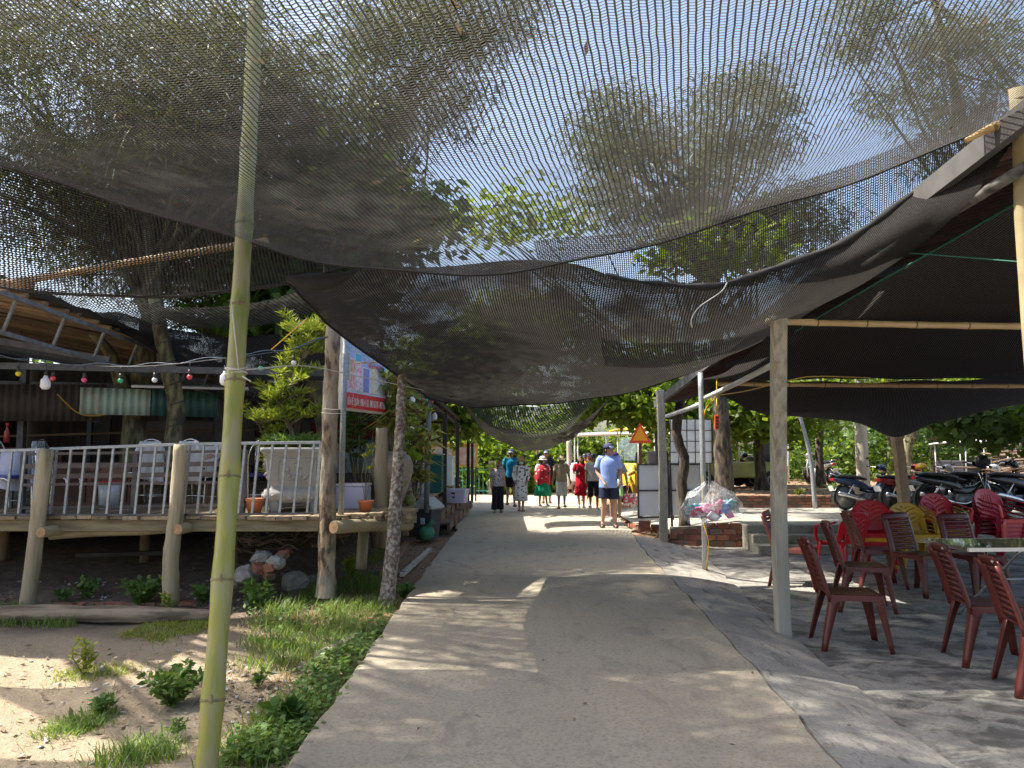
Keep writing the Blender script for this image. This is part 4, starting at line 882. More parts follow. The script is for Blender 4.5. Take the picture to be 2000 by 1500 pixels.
wf = thing('chest_freezer', 'white freezer chest at the far end of the deck', 'freezer', (-1.62, 18.6, .645)); MB().box((0, 0, .35), (.42, .6, .66)).build('body', WHITEP, wf, bevel=.02); MB().box((0, 0, .70), (.44, .62, .06)).build('lid', WHITEP, wf, bevel=.01)
ldg = thing('landing', 'plank landing at the top of the timber steps', 'landing', (0, 0, 0))
for k in range(9): MB().box((-1.62 - .2 * k, 17.3, .62), (.19, 5.6, .045)).build('plank', PLANKW, ldg)
for y in (14.7, 17.3, 19.9): MB().box((-2.4, y, .54), (1.7, .08, .10)).build('joist', DARKW, ldg)
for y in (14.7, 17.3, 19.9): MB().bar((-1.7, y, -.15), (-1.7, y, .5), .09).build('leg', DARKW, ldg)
# ------------------------------------------------------------------ wooden steps, bin, storage box
stp = thing('timber_steps', 'short flight of brick and timber steps leading up to the deck', 'steps', (0, 0, 0))
STPW = M('step_timber', (.24, .15, .09), (.14, .085, .05), 6, .9, rnd=.25, stretch=(1, 4, 4))
for k in range(4):
    p = rd(900 - 6 * k, 1036 - 1 * k); z1 = .16 * (k + 1)
    for i in range(6):
        y0 = 14.55 + i * 1.05; x0 = lerp(-1.16, -1.05, i / 5) - .17 * k
        MB().box((x0 - .11, y0 + .50, z1 - .02), (.22, .98, .04)).jitter(.005).build('tread', STPW, stp)
        MB().box((x0 - .03, y0 + .50, z1 - .10), (.05, .90, .12)).jitter(.004).build('riser', STPW, stp)
sb = thing('storage_box', 'lilac plastic storage box on the timber steps', 'box', (-1.24, 17.6, .325), R(-8))
LIL = M('lilac_plastic', (.55, .53, .66), (.5, .48, .62), 4, .45)
sq_loft([(.20, 0, .03), (.225, .26, .03), (.23, .28, .03), (.20, .28, .03)]).build('tub', LIL, sb, True); MB().box((0, 0, .29), (.47, .47, .03)).build('lid', LIL, sb, bevel=.008); MB().box((-.05, -.225, .22), (.09, .02, .03)).build('latch', BLACKP, sb); MB().box((-.04, -.222, .13), (.06, .012, .04)).build('sticker', DKSTEEL, sb)
bn = thing('waste_bin', 'grey swing-top waste bin at the foot of the steps', 'bin', V3(-1.50, 13.75, road_z(13.75) - .04), R(-25))
BING = M('bin_grey', (.085, .088, .095), (.07, .072, .078), 4, .5); BINL = M('bin_lid', (.46, .46, .43), (.40, .40, .37), 4, .45)
sq_loft([(.15, 0, .03), (.20, .50, .04), (.215, .51, .04), (.215, .54, .04)]).build('body', BING, bn, True)
ld = MB(); ld.add([(-.225, -.225, .54), (.225, -.225, .54), (.225, .225, .54), (-.225, .225, .54), (-.225, -.225, .58), (.225, -.225, .58), (.225, .225, .58), (-.225, .225, .58), (-.03, -.20, .735), (.03, -.20, .735), (.03, .20, .735), (-.03, .20, .735)],
                  [(0, 1, 5, 4), (1, 2, 6, 5), (2, 3, 7, 6), (3, 0, 4, 7), (4, 5, 9, 8), (5, 6, 10, 9), (6, 7, 11, 10), (7, 4, 8, 11), (8, 9, 10, 11), (3, 2, 1, 0)]); ld.build('lid', BINL, bn, bevel=.012)
MB().box((.02, -.186, .33), (.085, .008, .11), (R(5), 0, 0)).build('sticker', M('bin_sticker', (.45, .66, .76), (.75, .8, .82), 22, .5), bn)
gb = thing('plastic_bag', 'knotted green plastic bag against the bin', 'bag', V3(-1.47, 13.40, -.04))
bg = MB().ell((0, 0, .12), (.14, .12, .13), 14, 10); bg.tube([(.03, 0, .2), (.06, 0, .28), (.12, .0, .33)], [.07, .03, .06], 9, True, .2); bg.jitter(.012).build('sack', M('green_bag', (.06, .26, .12), (.10, .34, .20), 9, .3, transl=.3), gb, True)

# ------------------------------------------------------------------ sign board on two pipes
Sa, Sb = at(676, 655, 8.20), at(757, 696, 9.35)      # top corners (near, far)
Za, Zb = at(672, 800, 8.20).z, None
sg = thing('sign_board', 'printed restaurant sign board with a red phone strip', 'sign', (Sa.x, Sa.y, 0), math.atan2(Sb.y - Sa.y, Sb.x - Sa.x))
SL = math.hypot(Sb.x - Sa.x, Sb.y - Sa.y); z0 = Za; z1 = Sa.z
FR = M('sign_frame', (.62, .60, .54), (.54, .52, .46), 6, .6)
MB().box((SL / 2, .05, (z0 + z1) / 2), (SL, .07, z1 - z0)).build('case', FR, sg)
def panel(x0, x1, a, b, mat, name='print', d=0.0):
    MB().box(((x0 + x1) / 2 * SL, .012 - d, lerp(z0, z1, (a + b) / 2)), ((x1 - x0) * SL, .006, (b - a) * (z1 - z0))).build(name, mat, sg)
def flat(n, c, c2=None, sc=14): return M('print_' + n, c, c2, sc, .45, lo=.4, hi=.6)
panel(.02, .98, .03, .985, flat('sky', (.30, .50, .80), (.46, .48, .78), 5), 'backing')
panel(.02, .98, .03, .24, flat('red', (.75, .03, .035)), 'phone_strip', .004)
for a in (.25, .27): panel(.02, .98, a, a + .012, WHITEP, 'stripe', .003)
ph = [(.10, .22, .52, .70, 'crab', (.60, .22, .12), (.75, .55, .40)), (.10, .22, .30, .50, 'prawn', (.70, .10, .12), (.72, .55, .55)), (.25, .38, .48, .68, 'squid', (.75, .25, .40), (.8, .7, .72)), (.25, .38, .28, .46, 'shell', (.55, .35, .5), (.8, .72, .75)), (.41, .54, .28, .62, 'hut', (.16, .20, .50), (.30, .28, .52)), (.58, .74, .28, .66, 'dish', (.62, .50, .30), (.75, .70, .62)), (.77, .86, .28, .62, 'beach', (.25, .42, .25), (.6, .6, .72)), (.88, .97, .28, .62, 'garden', (.30, .45, .25), (.62, .45, .60)), (.03, .09, .40, .78, 'awning', (.08, .25, .30), (.5, .35, .2)), (.23, .36, .70, .80, 'teal', (.08, .45, .65), (.10, .5, .7))]
for x0, x1, a, b, n, c, c2 in ph:
    panel(x0 - .008, x1 + .008, a - .012, b + .012, WHITEP, 'photo_border', .003); panel(x0, x1, a, b, flat(n, c, c2, 22), 'photo', .006)
def text(body, x, zf, size, mat, wscale=1.0):
    cu = bpy.data.curves.new('lettering', 'FONT'); cu.body = body; cu.size = size; cu.extrude = .001
    o = bpy.data.objects.new('tmp', cu); COL.objects.link(o); dg = bpy.context.evaluated_depsgraph_get(); me = bpy.data.meshes.new_from_object(o.evaluated_get(dg)); bpy.data.objects.remove(o)
    me.materials.clear(); me.materials.append(mat); q = bpy.data.objects.new('lettering', me); COL.objects.link(q); q.parent = sg
    w = max(v_.co.x for v_ in me.vertices); q.location = (x * SL, -.001, lerp(z0, z1, zf)); q.rotation_euler = (R(90), 0, 0); q.scale = (wscale * SL / w, 1, 1); return q
text('LIÊN HỆ QUÁN : 0986 41 162 - 0942 163 101 - 0977 638', .05, .075, .12, WHITEP, .90)
text('CHUYÊN HẢI SẢN TƯƠI SỐNG', .09, .90, .085, WHITEP, .80); text('GIÁ BÌNH DÂN - PHỤC VỤ', .08, .815, .085, WHITEP, .82); text('NHẬN ĐẶT TIỆC', .42, .72, .085, WHITEP, .50); text('SINH NHẬT', .52, .645, .07, flat('red', (.75, .03, .035)), .35)
for (px, py_, pz0, pz1, nm) in ((666, 8.16, 1.0, 648, 'near'), (751, 9.38, 0, 842, 'far')):
    p = at(px, 990, py_); top = at(px + 4, pz1, py_).z
    MB().tube([(p.x, p.y, DZ - .03), (p.x + .01, p.y, top)], .030, 12).build('pipe', STEEL, None, True).parent = None
    o = COL.objects[-1] if False else None
for o in [q for q in COL.objects if q.name.startswith('pipe') and q.parent is None and q.type == 'MESH']:
    o.name = 'sign_pipe'; hi = max(v_.co.z for v_ in o.data.vertices); tag(o, 'galvanised pipe carrying the edge of the sign board beside the bark trunk' if o.data.vertices[0].co.y < 9 else 'galvanised pipe under the edge of the sign board beside the big jar', 'pipe')
post('deck_post', 'stout pale post under the sign before the big jar', [V((at(744, 990, 9.15).x, 9.15, DZ - .05)), V((at(744, 900, 9.15).x, 9.15, 1.3)), at(746, 836, 9.15)], (.075, .07), POSTW)
c = MB()
for v in (1000 - 120, 905): pass
for (u0, u1, v, Y) in ((632, 672, 798, 7.85), (628, 674, 806, 7.85)): c.tube([at(u0, v, Y), at((u0 + u1) / 2, v + 2, Y - .02), at(u1, v + 1, Y)], .004, 5)
tag(c.build('white_tie', ROPE, None, True), 'white cord lashing the sign pipe to the bark trunk', 'cord')
bs = bamboo('bamboo_rod', 'short bamboo rod sticking out before the sign face', [at(698, 709, 8.05), at(744, 707, 8.1)], .006, .009, BAMY, .3)
# ------------------------------------------------------------------ restaurant shed on the left
SH = thing('restaurant_shed', 'open dark shed with pole-and-thatch roof behind the deck', 'shed', (0, 0, 0))
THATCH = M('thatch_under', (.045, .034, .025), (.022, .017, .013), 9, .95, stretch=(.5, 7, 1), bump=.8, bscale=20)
POLEM = M('roof_pole', (.23, .155, .085), (.12, .08, .05), 5, .8, stretch=(.5, 5, 5), rnd=.35)
def lz(x, y): return 3.05 - .035 * (y - 7) + .20 * max(0, -5.0 - x)
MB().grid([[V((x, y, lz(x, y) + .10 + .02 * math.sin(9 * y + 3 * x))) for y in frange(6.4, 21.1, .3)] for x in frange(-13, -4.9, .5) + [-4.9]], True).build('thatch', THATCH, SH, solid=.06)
pmsh = MB().tube([(-4.1, 0, 0), (-2, 0, .01), (0, 0, -.01), (2, 0, .01), (4.1, 0, 0)], [.028, .03, .031, .029, .027], 8).mesh('roof_pole'); pmsh.materials.append(POLEM)
for y in frange(6.5, 20.5, .30):
    inst(pmsh, 'roof_pole', SH, (-8.9, y + random.uniform(-.04, .04), lz(-8.9, y) + .035 + random.uniform(-.02, .02)), (0, math.atan(.20) * 1.0, random.uniform(-.015, .015)))
# light steel truss along the eave
TRS = M('truss_steel', (.24, .25, .26), (.15, .15, .155), 14, .5, metal=.3)
e0, e1 = V((-4.80, 6.2, 3.02)), V((-5.0, 15.5, 2.70))
MB().bar(e0, e1, .04, .045).build('eave_truss_top', TRS, SH); MB().bar(e0 - V((0.12, 0, .34)), e1 - V((.12, 0, .34)), .035, .04).build('eave_truss_bottom', TRS, SH)
for k in range(11):
    a = e0.lerp(e1, (k + .4) / 11); MB().bar(a, a - V((.12, 0, .34)), .025, .025).build('truss_strut', TRS, SH)
for y in (9.5, 12.5, 15.5, 18.5):
    MB().bar((-13, y, 4.0), (-5, y, 2.62), .06, .08).build('rafter', DKSTEEL, SH); MB().bar((-13, y, 2.70), (-2, y, 2.45), .06, .08).build('tie_beam', DKSTEEL, SH)
for x_, y in ((-7.2, 11.3), (-4.8, 12.6), (-8.5, 15.5), (-3.9, 16), (-6.3, 18.5)): MB().bar((x_, y, DZ - .02), (x_, y, 2.75), .09, .09).build('column', DKSTEEL, SH)
CORR = M('corrugated_dark', (.075, .06, .05), (.05, .04, .035), 5, .7)
def corr(P0, P1, za, zb, n, mat, name, amp=.018):
    P0, P1 = V(P0), V(P1); d = (P1 - P0).normalized(); nn = V((d.y, -d.x, 0)); L = (P1 - P0).length; N = n * 6
    rows = [[P0 + d * (L * i / N) + nn * amp * math.sin(2 * math.pi * i / 6) + V((0, 0, z)) for z in (za, zb)] for i in range(N + 1)]
    return MB().grid(rows).build(name, mat, SH, True, solid=.003)
corr((-7.6, 11, 0), (-5.82, 11, 0), 1.92, 2.45, 16, CORR, 'corrugated_panel')
corr((-5.75, 10.2, 0), (-5.0, 10.6, 0), 1.98, 2.34, 9, M('corrugated_green', (.40, .52, .44), (.32, .24, .18), 3, .6, stretch=(1, 1, .4), lo=.45, hi=.7), 'corrugated_panel')
corr((-4.98, 10.6, 0), (-4.3, 11.2, 0), 1.98, 2.34, 8, M('corrugated_teal', (.06, .16, .14), None, 4, .6), 'corrugated_panel')
MB().box((-4.55, 10.9, 2.40), (1.5, .7, .03), (R(6), 0, R(20))).build('awning_sheet', WHITEP, SH)
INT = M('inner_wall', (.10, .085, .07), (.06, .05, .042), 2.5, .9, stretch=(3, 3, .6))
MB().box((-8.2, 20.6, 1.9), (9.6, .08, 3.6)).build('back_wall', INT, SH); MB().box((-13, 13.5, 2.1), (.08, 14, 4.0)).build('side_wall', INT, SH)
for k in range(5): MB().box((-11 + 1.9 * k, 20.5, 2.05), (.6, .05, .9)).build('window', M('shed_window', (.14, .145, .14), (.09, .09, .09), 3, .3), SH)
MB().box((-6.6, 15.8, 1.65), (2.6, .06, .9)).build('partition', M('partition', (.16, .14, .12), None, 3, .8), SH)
MB().bar((-9, 12.8, 1.72), (-4.2, 12.8, 1.86), .035).build('shelf_rail', POLEM, SH)
MB().box((-3.5, 17.2, 1.95), (2.0, .05, .35)).build('red_valance', M('red_cloth', (.22, .03, .02), (.14, .02, .015), 6, .8), SH)
for k, (x_, y_) in enumerate(((-9.2, 14.6), (-3.3, 14.2), (-5.4, 17.6))):
    t_ = thing('shed_table', ('low wooden table deep inside the shed near the side wall', 'small wooden table inside the shed behind the podocarpus', 'wooden table at the back of the shed')[k], 'table', (x_, y_, DZ))
    MB().box((0, 0, .70), (1.2, .7, .05)).build('top', WD, t_)
    for sx in (-1, 1):
        for sy in (-1, 1): MB().bar((sx * .5, sy * .28, 0), (sx * .5, sy * .28, .69), .05).build('leg', WD, t_)
LMP = M('lamp_green', (.12, .30, .24), (.10, .24, .2), 5, .5)
for k, (u, v, Y) in enumerate(((35, 789, 12.5), (320, 770, 12.0), (412, 797, 13.0), (195, 824, 15.5))):
    p = at(u, v, Y); l_ = thing('pendant_lamp', ('green pendant lamp below the shed\'s hanging dark panel', 'green pendant lamp between the two deck trees', 'green pendant lamp beside the bamboo pole under the shed', 'lowest green pendant lamp deep in the shed')[k], 'lamp', p, 0, 'green pendant lamps in the shed')
    MB().lathe([(.13, 0), (.11, .025), (.03, .055), (.022, .09)], 16).build('shade', LMP, l_, True); MB().tube([(0, 0, .08), (0, 0, max(.3, lz(p.x, p.y) - p.z))], .006, 5).build('cord', CABLE, l_, True)
# second bay running along the lane
SB = thing('lane_shed', 'long low shed bay with dark posts beside the lane', 'shed', (0, 0, 0))
def bz(x, y): return 2.42 - .022 * (y - 12) + .30 * (-1.45 - x)
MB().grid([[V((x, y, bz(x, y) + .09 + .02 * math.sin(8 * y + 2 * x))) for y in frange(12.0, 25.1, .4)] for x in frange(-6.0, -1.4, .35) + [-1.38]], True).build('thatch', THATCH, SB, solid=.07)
pm3 = MB().tube([(-2.3, 0, 0), (0, 0, .012), (2.3, 0, 0)], .03, 8).mesh('roof_pole'); pm3.materials.append(POLEM)
for y in frange(12.1, 25, .42): inst(pm3, 'roof_pole', SB, (-3.65, y, bz(-3.65, y) + .03), (0, math.atan(.30), 0))
MB().bar((-1.5, 12, bz(-1.5, 12) - .03), (-1.5, 25, bz(-1.5, 25) - .03), .06, .06).build('eave_beam', DARKW, SB); MB().bar((-3.5, 12, bz(-3.5, 12) - .03), (-3.5, 25, bz(-3.5, 25) - .03), .06, .06).build('purlin', DARKW, SB)
MB().tube([(at(833, 985, 13.2).x, 13.2, .45), (at(838, 785, 13.2).x, 13.2, bz(-1.45, 13.2) - .04)], .045, 12).build('column', M('grey_column', (.20, .21, .21), None, 6, .6), SB, True)
for u, Y in ((868, 16.2), (893, 19), (914, 22), (922, 24.6)):
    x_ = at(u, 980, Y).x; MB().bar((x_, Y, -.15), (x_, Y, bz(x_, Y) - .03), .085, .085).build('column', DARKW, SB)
for y in (12.3, 16.2, 20, 24): MB().bar((-6, y, 2.38), (-1.5, y, 2.22), .05, .06).build('tie_beam', DARKW, SB); MB().bar((-3.6, y, 2.32), (-2.3, y, 2.62), .04, .04).build('brace', DARKW, SB)
for k, (u0, u1) in enumerate(((843, 886), (888, 933))):
    Y = 25.4; a, b = at(u0, 912, Y), at(u1, 866, Y); c_ = (a + b) / 2
    po = thing('menu_board', ('yellow framed picture board with grey dishes behind the shed posts', 'yellow framed picture board with pink dishes at the shed\'s end')[k], 'board', c_)
    w, h = b.x - a.x, b.z - a.z
    MB().box((0, 0, 0), (w, .04, h)).build('frame', M('board_yellow', (.62, .44, .10), None, 6, .6), po); MB().box((0, -.025, -.02), (w * .84, .01, h * .74)).build('picture', (flat('grey_food', (.42, .42, .42), (.60, .55, .5), 5), flat('pink_food', (.55, .30, .28), (.60, .5, .42), 5))[k], po)
    for s in (-1, 1): MB().bar((s * w * .42, .03, -h / 2), (s * w * .42, .03, -c_.z - .2), .05).build('leg', DARKW, po)
    MB().box((0, -.025, h * .43), (w * .9, .01, h * .12)).build('title_band', flat('orange', (.60, .28, .10)), po)
# twisted string of little bulbs along the lane eave
BC = {'yellow': (.75, .55, .03), 'red': (.70, .06, .07), 'pink': (.75, .08, .22), 'green': (.04, .42, .20), 'white': (.80, .80, .82)}
def BM(c): return M('bulb_' + c, BC[c], None, 3, .3)
def bulb(par, p, c, big=False, L=.07):
    s = MB().tube([p + V((0, 0, .0)), p - V((0, 0, L))], .004, 5).tube([p - V((0, 0, L)), p - V((0, 0, L + .05))], [.014, .018], 9)
    o = s.build('socket', BLACKP, par, True); z = p.z - L - .05
    if big: MB().lathe([(.018, 0), (.022, -.02), (.045, -.045), (.048, -.11), (.03, -.135), (.001, -.14)], 14, (p.x, p.y, z)).build('bulb', BM(c), o, True)
    else: MB().ell((p.x, p.y, z - .02), .026, 12, 8).build('bulb', BM(c), o, True)
sl_ = thing('string_lights', 'string of coloured bulbs from the deck trees past the bamboo pole', 'lights', (0, 0, 0))
path = resample(PX([(-60, 690, 7.6), (0, 697, 7.6), (110, 712, 7.6), (240, 716, 7.5), (320, 713, 7.4), (440, 700, 7.2), (520, 690, 7.4), (580, 680, 7.7), (640, 658, 7.9)]), 60)
MB().tube(path, .005, 5).build('cable', CABLE, sl_, True)
MB().tube([p + V((0, .03, .02 + .015 * math.sin(k * .7))) for k, p in enumerate(path)], .004, 5).build('cable', M('cable_blue', (.12, .17, .25), None, 30, .6), sl_, True)
def onp(u): return min(path, key=lambda p: abs((1000 + FPX * p.x / (p.y * math.cos(PITCH) + (p.z - CAM_H) * math.sin(PITCH))) - u))
for u, c, bg in ((41, 'yellow', 0), (97, 'white', 1), (107, 'red', 0), (170, 'pink', 0), (238, 'green', 0), (304, 'white', 0), (375, 'red', 0), (439, 'white', 1), (510, 'green', 0), (572, 'white', 0)): bulb(sl_, onp(u), c, bool(bg))
s2 = thing('string_lights', 'tangled string of small red and green bulbs along the lane shed eave', 'lights', (0, 0, 0))
path = resample(PX([(640, 760, 8.2), (700, 765, 9.5), (766, 752, 10.5), (800, 758, 11), (845, 772, 12.4)]) + [V((-1.42, 14, 2.30)), V((-1.40, 17, 2.24)), V((-1.38, 21, 2.14)), V((-1.36, 25, 2.04))], 90)
MB().tube([p + V((0, 0, .03 * math.sin(k))) for k, p in enumerate(path)], .006, 5).build('cable', CABLE, s2, True)
for k, (u, c, bg) in enumerate(((768, 'white', 1), (777, 'red', 0), (800, 'green', 0), (806, 'white', 1), (817, 'green', 0), (823, 'red', 0), (830, 'green', 0), (842, 'red', 0), (849, 'white', 1))): bulb(s2, onp(u), c, bool(bg), .05)
for k in range(22): bulb(s2, path[58 + int(k * 1.4)] + V((random.uniform(-.05, .05), 0, random.uniform(-.08, .05))), ('red', 'pink', 'green', 'red', 'yellow')[k % 5], False, .03)
c = MB().tube(resample([at(112, 770, 10.9), at(150, 805, 10.9), at(185, 812, 10.8), at(240, 803, 10.7)], 16), .009, 6); tag(c.build('yellow_hose', YROPE, None, True), 'yellow cable sagging from the shed column to the twin tree', 'cable')
c = MB().tube(resample([at(476, 722, 4.1), at(600, 715, 7.0), at(700, 735, 8.0), at(828, 762, 9.0)], 24), .005, 5); tag(c.build('white_line', ROPE, None, True), 'long white line tied from the bamboo pole past the trunk posts', 'line')
c = MB().tube(resample([at(530, 683, 7.2), at(600, 622, 7.0)], 6), .006, 5); tag(c.build('yellow_line', YROPE, None, True), 'yellow guy line knotted to the edge of the dense net', 'line')
# ------------------------------------------------------------------ maroon plastic side chairs
def maroon_chair(name, label, loc, rz, group='maroon slat-back plastic chairs'):
    r = thing(name, label, 'chair', loc, rz, group)           # faces -Y, back at +Y
    # seat with turned-down rim
    g = [[V((lerp(-.205, .205, i / 8), lerp(-.215, .20, j / 8), .445 - .012 * math.sin(math.pi * i / 8) * math.sin(math.pi * j / 8))) for j in range(9)] for i in range(9)]
    MB().grid(g, True).build('seat', MARO, r, True, solid=.012)
    ap = MB()
    for s in (-1, 1): ap.add([(s * .207, -.215, .45), (s * .207, .20, .45), (s * .212, .20, .38), (s * .212, .12, .405), (s * .213, -.12, .405), (s * .212, -.215, .38)], [(0, 1, 2, 3, 4, 5)])
    ap.add([(-.207, -.217, .45), (.207, -.217, .45), (.21, -.22, .38), (.12, -.22, .405), (-.12, -.22, .405), (-.21, -.22, .38)], [(0, 1, 2, 3, 4, 5)])
    ap.build('apron', MARO, r, solid=.012)
    for sx in (-1, 1):
        for sy in (-1, 1):                                       # angle-section legs, splayed and tapering
            tx, ty = sx * .205, (-.212 if sy < 0 else .195); bx_, by_ = sx * .235, (-.275 if sy < 0 else .285)
            rows = []
            for k in range(7):
                f = k / 6; x0, y0 = lerp(tx, bx_, f), lerp(ty, by_, f); z = lerp(.44, 0, f); w = lerp(.085, .036, f ** .6)
                rows.append([V((x0 - sx * w, y0, z)), V((x0 - sx * .012, y0, z)), V((x0, y0 - sy * .012, z)), V((x0, y0 - sy * w, z))])
            MB().grid(rows, sx * sy > 0).build('leg', MARO, r, True, solid=.009)
    # back: two stiles, crest and slats with slots between
    def bp(x, t): return V((x * (1 - .04 * t), .195 + .11 * t + .04 * t * t - .035 * (1 - (x / .21) ** 2) * (.3 + .7 * t), .42 + .46 * t))
    for s in (-1, 1):
        MB().grid([[bp(s * x_, t_) + V((0, dy, 0)) for t_ in np.linspace(-.05, .94, 10)] for x_, dy in ((.155, 0), (.20, 0), (.21, .03))]).build('stile', MARO, r, True, solid=.012)
    for k in range(8):
        t0, t1 = .12 + k * .094, .12 + k * .094 + .078
        MB().grid([[bp(x_, t_) for t_ in (t0, t1)] for x_ in np.linspace(-.165, .165, 9)]).build('slat', MARO, r, True, solid=.011)
    MB().grid([[bp(x_, lerp(.87, 1.0 + .03 * (1 - (x_ / .2) ** 2), j / 3)) for j in range(4)] for x_ in np.linspace(-.205, .205, 12)]).build('crest', MARO, r, True, solid=.013)
    MB().ell(bp(0, .95) + V((0, .012, 0)), (.028, .004, .010), 12, 6).build('badge', M('badge', (.45, .42, .40), None, 5, .4), r, True)
    return r
def fl(u, v): return gz(u, v, FLZ)
mc = maroon_chair('plastic_chair', 'maroon slat-back chair standing alone beside the lane apron', fl(1680, 1275) + V((.02, .22, .0)), R(82))
def mcopy(p, rz, label): return copy_tree(mc, None, p, R(rz), label)
mcopy(fl(1680, 1195) + V((.1, .15, 0)), 78, 'maroon slat-back chair second in the row by the apron')
mcopy(fl(1715, 1150) + V((.1, .2, 0)), 82, 'maroon slat-back chair furthest up the row by the apron')
mcopy(fl(1560, 1150) + V((.06, .25, 0)), 60, 'maroon slat-back chair half hidden by the pale square post')
mcopy(fl(1810, 1165) + V((.05, .2, 0)), 20, 'maroon slat-back chair tucked behind the folding table\'s lane-side end')
mcopy(fl(1935, 1175) + V((.1, .4, 0)), 8, 'maroon slat-back chair behind the middle of the table')
mcopy(V((3.66, 5.38, FLZ)), 76, 'maroon slat-back chair drawn up at the front of the folding table')
mcopy(V((3.72, 6.12, FLZ)), 80, 'maroon slat-back chair at the table\'s front beside its twin')
# ------------------------------------------------------------------ folding stainless table
tb2 = thing('folding_table', 'long folding table with a mottled green top and bent steel legs', 'table', V((5.02, 7.52, FLZ)), R(3))
TT = M('table_top', (.15, .17, .10), (.24, .25, .20), 4, .18, c3=(.07, .09, .05), s3=5, stretch=(1, 2, 1), coat=.6)
MB().box((0, 0, .735), (1.75, .72, .02)).build('top', TT, tb2, bevel=.004)
sq_ = MB()
for a, b in (((-.88, -.365), (.88, -.365)), ((-.88, .365), (.88, .365)), ((-.88, -.365), (-.88, .365)), ((.88, -.365), (.88, .365))): sq_.bar((*a, .728), (*b, .728), .02, .035)
sq_.build('rim', CHROME, tb2)
for sx in (-1, 1):
    for sy in (-1, 1): MB().tube(resample([(sx * .30, sy * -.26, .71), (sx * .42, sy * -.02, .40), (sx * .48, sy * .14, .22), (sx * .52, sy * .27, .10), (sx * .55, sy * .33, 0)], 18), .014, 9).build('leg', CHROME, tb2, True)
    MB().tube([(sx * .475, -.14, .22), (sx * .475, .14, .22)], .009, 7).build('stretcher', CHROME, tb2, True)
MB().tube([(-.40, 0, .40), (.40, 0, .40)], .009, 7).build('stretcher', CHROME, tb2, True)
# ------------------------------------------------------------------ stacked armchairs
def arm_chair(name, label, loc, rz, mat, group='stackable plastic armchairs', vslots=True, tilt=0):
    r = thing(name, label, 'chair', loc, rz, group)
    def bp(x, t):
        hw = .25; a = x / hw
        return V((x * (1 - .10 * t ** 3 * 0), .20 + .09 * t - .10 * abs(a) ** 2.2 * (1 - .3 * t), .40 + .42 * t * (1 - .34 * abs(a) ** 2.6)))
    nx, nt = 51, 39
    def skip(i, j):
        x = -1 + 2 * (i + .5) / (nx - 1); t_ = (j + .5) / (nt - 1)
        if not vslots: return .25 < t_ < .80 and abs(x) < .42 and (i % 4 == 1)
        if .05 < abs(x) < .55 and .30 < t_ < .88: return ((j - int(abs(x) * 16)) % 6) == 0
        return .60 < abs(x) < .78 and .08 < t_ < .36 - .2 * abs(abs(x) - .69)
    MB().grid([[bp(lerp(-.25, .25, i / (nx - 1)), j / (nt - 1)) for j in range(nt)] for i in range(nx)], False, skip).build('backrest', mat, r, True, solid=.010)
    MB().grid([[V((lerp(-.215, .215, i / 8), lerp(-.23, .21, j / 8), .405 - .02 * math.sin(math.pi * i / 8) * math.sin(math.pi * j / 8) - (.03 if j == 0 else 0))) for j in range(9)] for i in range(9)], True).build('seat', mat, r, True, solid=.012)
    MB().box((0, -.235, .375), (.43, .012, .06)).build('apron', mat, r, bevel=.004)
    for s in (-1, 1):
        arm = resample([(s * .245, .13, .68), (s * .27, .02, .645), (s * .275, -.12, .625), (s * .265, -.22, .60), (s * .25, -.245, .52), (s * .235, -.245, .40)], 14)
        rows = [[q + V((w, 0, .008 * (1 - abs(w) / .03))) for w in (-.028, 0, .028)] for q in arm]
        MB().grid(rows, s > 0).build('arm', mat, r, True, solid=.012)
        for sy in (-1, 1):
            ty, by_ = (-.235, -.27) if sy < 0 else (.205, .27); rows = []
            for k in range(6):
                f = k / 5; w = lerp(.07, .035, f); x0, y0, z = s * lerp(.225, .255, f), lerp(ty, by_, f), lerp(.41, 0, f)
                rows.append([V((x0 - s * w, y0, z)), V((x0, y0, z)), V((x0, y0 - sy * w, z))])
            MB().grid(rows, s * sy > 0).build('leg', mat, r, True, solid=.010)
    return r
GRP = 'stackable plastic armchairs'
proto = {}
def stack(u, v, rz, mats, labels, dz=.055, vs=True):
    p = fl(u, v)
    for k, (mt, lb) in enumerate(zip(mats, labels)):
        key = (mt.name, vs); q = p + V((.004 * k, -.012 * k, dz * k))
        if key not in proto: proto[key] = arm_chair('plastic_armchair', lb, q, R(rz), mt, GRP, vs)
        else: copy_tree(proto[key], None, q, R(rz), lb, GRP)
stack(1706, 1112, -18, [REDP, YELP, REDP], ['bottom red armchair of the leftmost red and yellow stack', 'yellow armchair sandwiched in the leftmost stack', 'glossy red armchair on top of the leftmost stack'])
stack(1785, 1105, -4, [YELP, YELP], ['yellow armchair under its twin behind the maroon chairs', 'top yellow armchair behind the maroon chairs'])
stack(1845, 1096, 2, [YELP, YELP, YELP, REDP], ['lowest yellow armchair of the stack under a red one by the table', 'second yellow armchair of the stack under a red one by the table', 'third yellow armchair just under the red one by the table', 'red armchair topping the yellow stack by the table'])
stack(1953, 1098, 14, [MAGP] * 4 + [REDP], ['lowest crimson armchair of the tall stack', 'second crimson armchair of the tall stack', 'third crimson armchair of the tall stack', 'fourth crimson armchair of the tall stack', 'round-patterned red armchair on top of the crimson stack'], .06, False)
stack(1650, 1118, 200, [REDP], ['red armchair peeping over the row of maroon chairs'])
